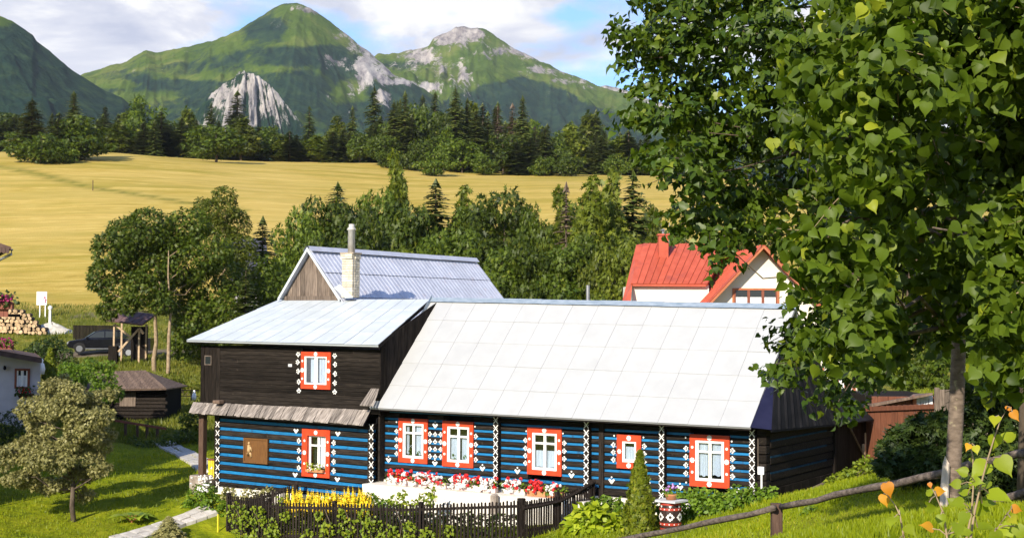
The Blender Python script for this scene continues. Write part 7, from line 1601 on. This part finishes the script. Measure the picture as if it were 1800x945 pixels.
for y0, y1 in ((740, 754), (770, 778)): MB().ext([(RX(206, Yk), Yk - .06, RZ(y0, Yk)), (RX(296, Yk), Yk - .06, RZ(y1, Yk)), (RX(296, Yk), Yk - .06, RZ(y1 + 4, Yk)), (RX(206, Yk), Yk - .06, RZ(y0 + 4, Yk))], (0, .06, 0)).build('rail', MATS['brown_frame'], BR)
MB().box(RX(222, Yk), RX(300, Yk), Yk, Yk + 1.2, RZ(794, Yk) - .1, RZ(794, Yk)).build('deck', MATS['grey_wood'], BR)
ML = root('metal_railing', 'thin dark metal railing beside the path behind the porch', 'railing', near(328, 80)); Ym = 80.0
for px in (307, 339): MB().tube([(RX(px, Ym), Ym, RZ(716, Ym)), (RX(px, Ym), Ym, RZ(687, Ym))], .035, 6).build('post', MATS['black'], ML)
for y in (688, 698): MB().tube([(RX(304, Ym), Ym, RZ(y, Ym)), (RX(352, Ym), Ym, RZ(y + 1, Ym))], .03, 6).build('rail', MATS['black'], ML)
o = MB().lathe((RX(344, 79), 79, RZ(706, 79)), [(.10, 0), (.13, .18), (.10, .36), (.05, .40), (.08, .48), (.04, .56)], 9).build('garden_figure', MATS['white_paint'], None, True); prop(o, 'small white garden figure by the metal railing behind the house', 'figurine')
o = MB().lathe((RX(75, 68), 68, RZ(662, 68)), [(.15, 0), (.2, .25), (.14, .5), (.07, .55), (.11, .65), (.05, .75)], 9).build('garden_figure', MATS['white_paint'], None, True); prop(o, 'white garden figure at the corner of the pale plastered house', 'figurine')
# dark roofed house hidden among the trees
Yh = 112.0; HR = root('slate_house', 'house with a dark slate grey roof half hidden among the trees', 'house', near(450, Yh))
slope_sheets('roof', (RX(405, Yh), Yh, RZ(515, Yh)), (RX(478, Yh), Yh, RZ(512, Yh)), (RX(466, Yh + 4), Yh + 4, RZ(421, Yh + 4)), (RX(400, Yh + 4), Yh + 4, RZ(424, Yh + 4)), 6, 'slate_roof', HR, .03)
MB().box(RX(410, Yh), RX(472, Yh), Yh + .5, Yh + 7, h1(RX(450, Yh), Yh) - 1, RZ(515, Yh)).build('wall', MATS['wall_lilac'], HR)

# ------------------------------------------------------------ trees and shrubs on the west side
rng = np.random.default_rng(91)
lA = px_lobes([(200, 438, 40), (183, 480, 30), (225, 410, 38), (262, 400, 42), (245, 455, 52), (205, 510, 30), (255, 505, 42), (172, 497, 18), (225, 535, 20), (280, 470, 50), (285, 530, 26), (190, 545, 20), (270, 425, 40), (300, 430, 36)], 88, 2.0, rng)
LA2 = [l for c in lA for l in twig_lobes(c[:3], c[3:], 6, rng, (.4, .62))]
leaf_tree('broadleaf_tree', 'dense round tree with forked pale trunk above the dark log shed', at(272, 664, 88), 10, LA2 + lA, 21000, .26, 'broad_leaf', 'pale_bark', .17, seed=5, clear=.4, limbs=7)
lB = px_lobes([(310, 405, 36), (335, 395, 36), (325, 455, 50), (365, 440, 44), (320, 520, 48), (365, 505, 46), (345, 560, 40), (395, 490, 40), (400, 545, 38), (320, 590, 30), (365, 600, 34), (410, 590, 30), (420, 500, 24)], 90, 2.0, rng)
LB2 = [l for c in lB for l in twig_lobes(c[:3], c[3:], 6, rng, (.4, .62))]
leaf_tree('broadleaf_tree', 'leafy tree with slim pale trunk right beside the upper wing wall', at(293, 676, 87), 10, LB2 + lB, 19500, .26, 'broad_leaf', 'pale_bark', .14, seed=6, clear=.55, limbs=5)
lC = px_lobes([(395, 345, 22), (388, 372, 34), (365, 372, 26), (410, 395, 34), (375, 410, 40), (420, 440, 34), (400, 455, 40), (425, 490, 34), (355, 360, 16)], 96, 1.5, rng)
leaf_tree('birch_tree', 'airy birch whose feathery top stands highest of the trees by the wing', near(398, 96), 12, [l for c in lC for l in twig_lobes(c[:3], c[3:], 5, rng, (.4, .6))] + lC, 15000, .20, 'birch_leaf', 'pale_bark', .12, seed=7)
bush('undergrowth', 'dark undergrowth filling the gap between the trees and the wing wall', px_lobes([(340, 640, 26), (330, 610, 30), (350, 590, 30), (320, 660, 18), (375, 560, 30), (350, 665, 20), (420, 560, 34), (440, 540, 30), (460, 520, 34), (480, 500, 30), (470, 470, 24)], 93, 1.5, rng), 4200, .28, 'broad_leaf', seed=71, cat='undergrowth', base=near(345, 93))
bush('shrub', 'leafy shrubs with dry tops beside the log shed roof', px_lobes([(172, 655, 22), (185, 670, 22), (160, 640, 14), (190, 645, 14), (200, 690, 18), (178, 690, 22)], 69, .8, rng), 1800, .17, 'shrub_leaf', seed=72, base=near(180, 69))
bush('hedge', 'rounded bright green hedge bush beside the small cone conifer', px_lobes([(105, 655, 16), (122, 650, 18), (140, 655, 18), (115, 665, 18), (135, 668, 18), (150, 662, 12)], 73, .6, rng), 2200, .16, 'shrub_leaf', seed=73, base=near(122, 73), cat='hedge')
cb = near(90, 70); cone_conifer('cone_conifer', 'small dark cone conifer at the corner of the pale plastered house', np.array([cb[0], cb[1], RZ(676, 70)]), 57 * 70 / FPX, 13 * 70 / FPX, 1900, 52, .15)
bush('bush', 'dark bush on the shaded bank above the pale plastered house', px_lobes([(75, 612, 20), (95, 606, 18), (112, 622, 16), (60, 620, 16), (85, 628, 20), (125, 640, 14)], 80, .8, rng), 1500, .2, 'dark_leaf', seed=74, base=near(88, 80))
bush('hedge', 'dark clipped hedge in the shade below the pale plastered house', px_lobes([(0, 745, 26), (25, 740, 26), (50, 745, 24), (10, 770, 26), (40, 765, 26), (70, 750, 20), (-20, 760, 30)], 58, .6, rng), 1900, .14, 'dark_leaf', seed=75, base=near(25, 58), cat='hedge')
bush('garden_plants', 'dark tangle of garden plants along the shaded ditch by the footbridge', px_lobes([(250, 790, 18), (275, 785, 20), (300, 775, 18), (235, 780, 16), (320, 765, 16), (340, 760, 18), (310, 790, 14), (345, 740, 18), (330, 735, 14), (215, 800, 16)], 64, .8, rng), 2400, .15, 'broad_leaf', seed=76, base=near(285, 64), cat='plants')
bush('shrub', 'sunlit scrub on the slope between the pale trunks and the wing', px_lobes([(325, 690, 12), (315, 675, 12), (340, 680, 12), (350, 700, 12), (300, 665, 10)], 82, .6, rng), 700, .2, 'weeds', seed=77, base=near(325, 82))
# grey green bushy tree in front
rng = np.random.default_rng(92)
lo = px_lobes([(95, 690, 34), (130, 695, 30), (60, 715, 34), (165, 705, 26), (110, 735, 44), (70, 760, 44), (150, 745, 40), (180, 730, 22), (35, 790, 34), (20, 830, 28), (75, 810, 44), (120, 790, 44), (165, 785, 34), (45, 840, 26), (95, 850, 28), (140, 835, 34), (175, 820, 24), (8, 800, 22), (185, 765, 22), (195, 690, 14), (150, 868, 18), (65, 850, 18), (110, 668, 16)], 48, 1.1, rng)
lo2 = [l for c in lo for l in twig_lobes(c[:3], c[3:], 11, rng, (.26, .48))]
leaf_tree('garden_tree', 'grey green bushy tree with clumpy foliage on the lawn', at(131, 917, 48), 4.8, lo2, 32000, .115, 'olive_leaf', 'bark', .10, seed=8, clear=.22, lean=(-.4, 0), limbs=26, up=.35, rnd=.6)
# the broad trees' neighbours at the lawn: big leaf plant, seedling, path, stake
pl = hit(232, 918, 38); t = root('rhubarb_plant', 'clump of huge rhubarb like leaves spreading on the lawn', 'plant', pl)
tpl = heart(.14, .35); rng = np.random.default_rng(3); N_ = 13
a = np.linspace(0, 2 * math.pi, N_ + 1)[:-1] + rng.normal(size=N_) * .2; D = np.stack([np.cos(a), np.sin(a), np.full(N_, .45)], -1); Nn = np.stack([-np.cos(a) * .3, -np.sin(a) * .3, np.ones(N_)], -1); S = rng.uniform(.42, .62, N_); Pp = pl + nrm(D) * .22; Pp[:, 2] += .12
for i in range(N_):
    me = tri_mesh('leaf', np.array(tpl[0]), np.array(tpl[1]), MATS['hosta_leaf' if i % 3 else 'shrub_leaf'], np.full(len(tpl[0]), .2 + .05 * i)); o = link('leaf', me, t, Pp[i] - pl); o.rotation_euler = Matrix(frames(Nn[i:i + 1], D[i:i + 1])[0].tolist()).to_euler(); o.scale = (S[i],) * 3
    MB().tube([pl, Pp[i]], .015, 5).build('leaf_stalk', MATS['terracotta'], t)
sd = hit(296, 946, 36); spruce('spruce_seedling', 'tiny spiky spruce seedling beside the stone path', sd, .75, .62, 'olive_leaf', 9)
c = hit(383, 934, 36); ct = at(383, 903, c[1]); o = MB().tube([c - AZ * .1, ct], .025, 6).build('garden_stake', MATS['yellow_paint']); prop(o, 'yellow wooden stake at the end of the picket fence', 'stake')
def slabs(label, pts, w, n, seed):
    rng = np.random.default_rng(seed); t = root('stone_path', label, 'path', pts[0]); L = np.array(pts); seg = np.linalg.norm(np.diff(L[:, :2], axis=0), axis=1); cum = np.r_[0, np.cumsum(seg)]
    def cp_(s): i = min(np.searchsorted(cum, s, 'right') - 1, len(seg) - 1); f = (s - cum[i]) / seg[i]; p = L[i] + (L[i + 1] - L[i]) * f; d = nrm((L[i + 1] - L[i])[:2]); return p, np.array([-d[1], d[0]])
    for k in range(n):
        for j in (0, 1):
            s0, s1 = cum[-1] * k / n + .015, cum[-1] * (k + 1) / n - .015; q = []
            m = rng.uniform(-.1, .1)
            for s, u in ((s0, 0), (s1, 0), (s1, 1), (s0, 1)):
                p, nn = cp_(s); a_ = (-w / 2, m - .015) if j == 0 else (m + .015, w / 2); xy = p[:2] + nn * (a_[u] + rng.normal() * .02); q.append((xy[0], xy[1], h1(xy[0], xy[1]) + .10))
            MB().ext(q, (0, 0, -.16)).build('flagstone', MATS['path_stone'], t)
slabs('pale flagstone path crossing the lawn toward the picket fence corner', [hit(205, 952, 36), hit(262, 936, 36), hit(320, 916, 36), hit(372, 896, 36)], .85, 9, 1)
slabs('grey flagstone path from the ditch to the porch', [hit(288, 779, 45), hit(318, 796, 45), hit(348, 812, 45), hit(372, 830, 45)], .8, 9, 2)

# ------------------------------------------------------------ grass, weeds on the banks
def grass(label, n, region, size, mt, seed, dens=None):
    rng = np.random.default_rng(seed); px = rng.uniform(region[0], region[1], n); Y = region[2] * (region[3] / region[2]) ** rng.random(n); X = (px - 900) / FPX * Y
    ok = np.ones(n, bool)
    d = np.stack([X, Y], -1) - HO[:2]; tt = d @ AT[:2]; vv = d @ AV[:2]; ok &= ~((tt > -21) & (tt < .6) & (vv > -1.3) & (vv < 9))
    fr = (tt > -20.5) & (tt < -9) & (vv > -3.5) & (vv < -.4); ok &= ~fr
    if dens is not None: ok &= dens(X, Y)
    X, Y = X[ok], Y[ok]; Z = hgt(X, Y) + .02; m = len(X); tilt_ = rng.normal(size=(m, 3)) * .38; D = nrm(np.array([0, 0, 1.0]) + tilt_); N = nrm(np.stack([rng.normal(size=m), -np.abs(rng.normal(size=m)) - .2, rng.normal(size=m) * .3], -1))
    s = size * rng.uniform(.5, 1.4, m) * (1 + .35 * fbm(X * .6, Y * .6, 3, 8)); tpl = (np.array(BLADE[0]) * (.26, 1, 1), BLADE[1]); V, F = stamp(tpl[0], tpl[1], np.stack([X, Y, Z], -1), frames(N, D), s)
    T = np.clip(.45 + .45 * fbm(X * .25, Y * .25, 3, 4) + rng.normal(size=m) * .16, 0, 1)
    o = link('grass', tri_mesh('grass', V, F, MATS[mt], np.repeat(T, 3))); prop(o, label, kind='stuff')
grass('short lawn grass round the house and the trees', 120000, (-80, 1900, 30, 64), .11, 'grass', 1)
grass('lawn grass on the bank inside the pole fence', 60000, (1050, 1950, 12, 34), .085, 'grass', 2)
grass('grass tufts on the crest of the bank by the lime tree', 45000, (1250, 1900, 6.5, 14), .075, 'grass', 5)
grass('rough weeds on the banks and along the road', 60000, (-120, 480, 64, 126), .22, 'weeds', 3, lambda X, Y: seg_dist(X, Y, [near(-120, 98), near(20, 98), near(250, 100), near(420, 102)]) > 2.3)

# ------------------------------------------------------------ air
def build_haze():
    m = bpy.data.materials.new('haze'); m.use_nodes = True; nt = m.node_tree; nt.nodes.remove(nt.nodes['Principled BSDF'])
    v = nd(nt, 'ShaderNodeVolumePrincipled'); v.inputs['Color'].default_value = (0.80, 0.88, 1.0, 1); v.inputs['Density'].default_value = HAZE; v.inputs['Anisotropy'].default_value = 0.1
    lk(nt, v.outputs[0], nt.nodes['Material Output'].inputs['Volume'])
    o = MB().box(-4600, 4600, -90, 6600, -40, 1150).build('haze', m); prop(o, kind='stuff')
HAZE = 0.000042
build_haze()
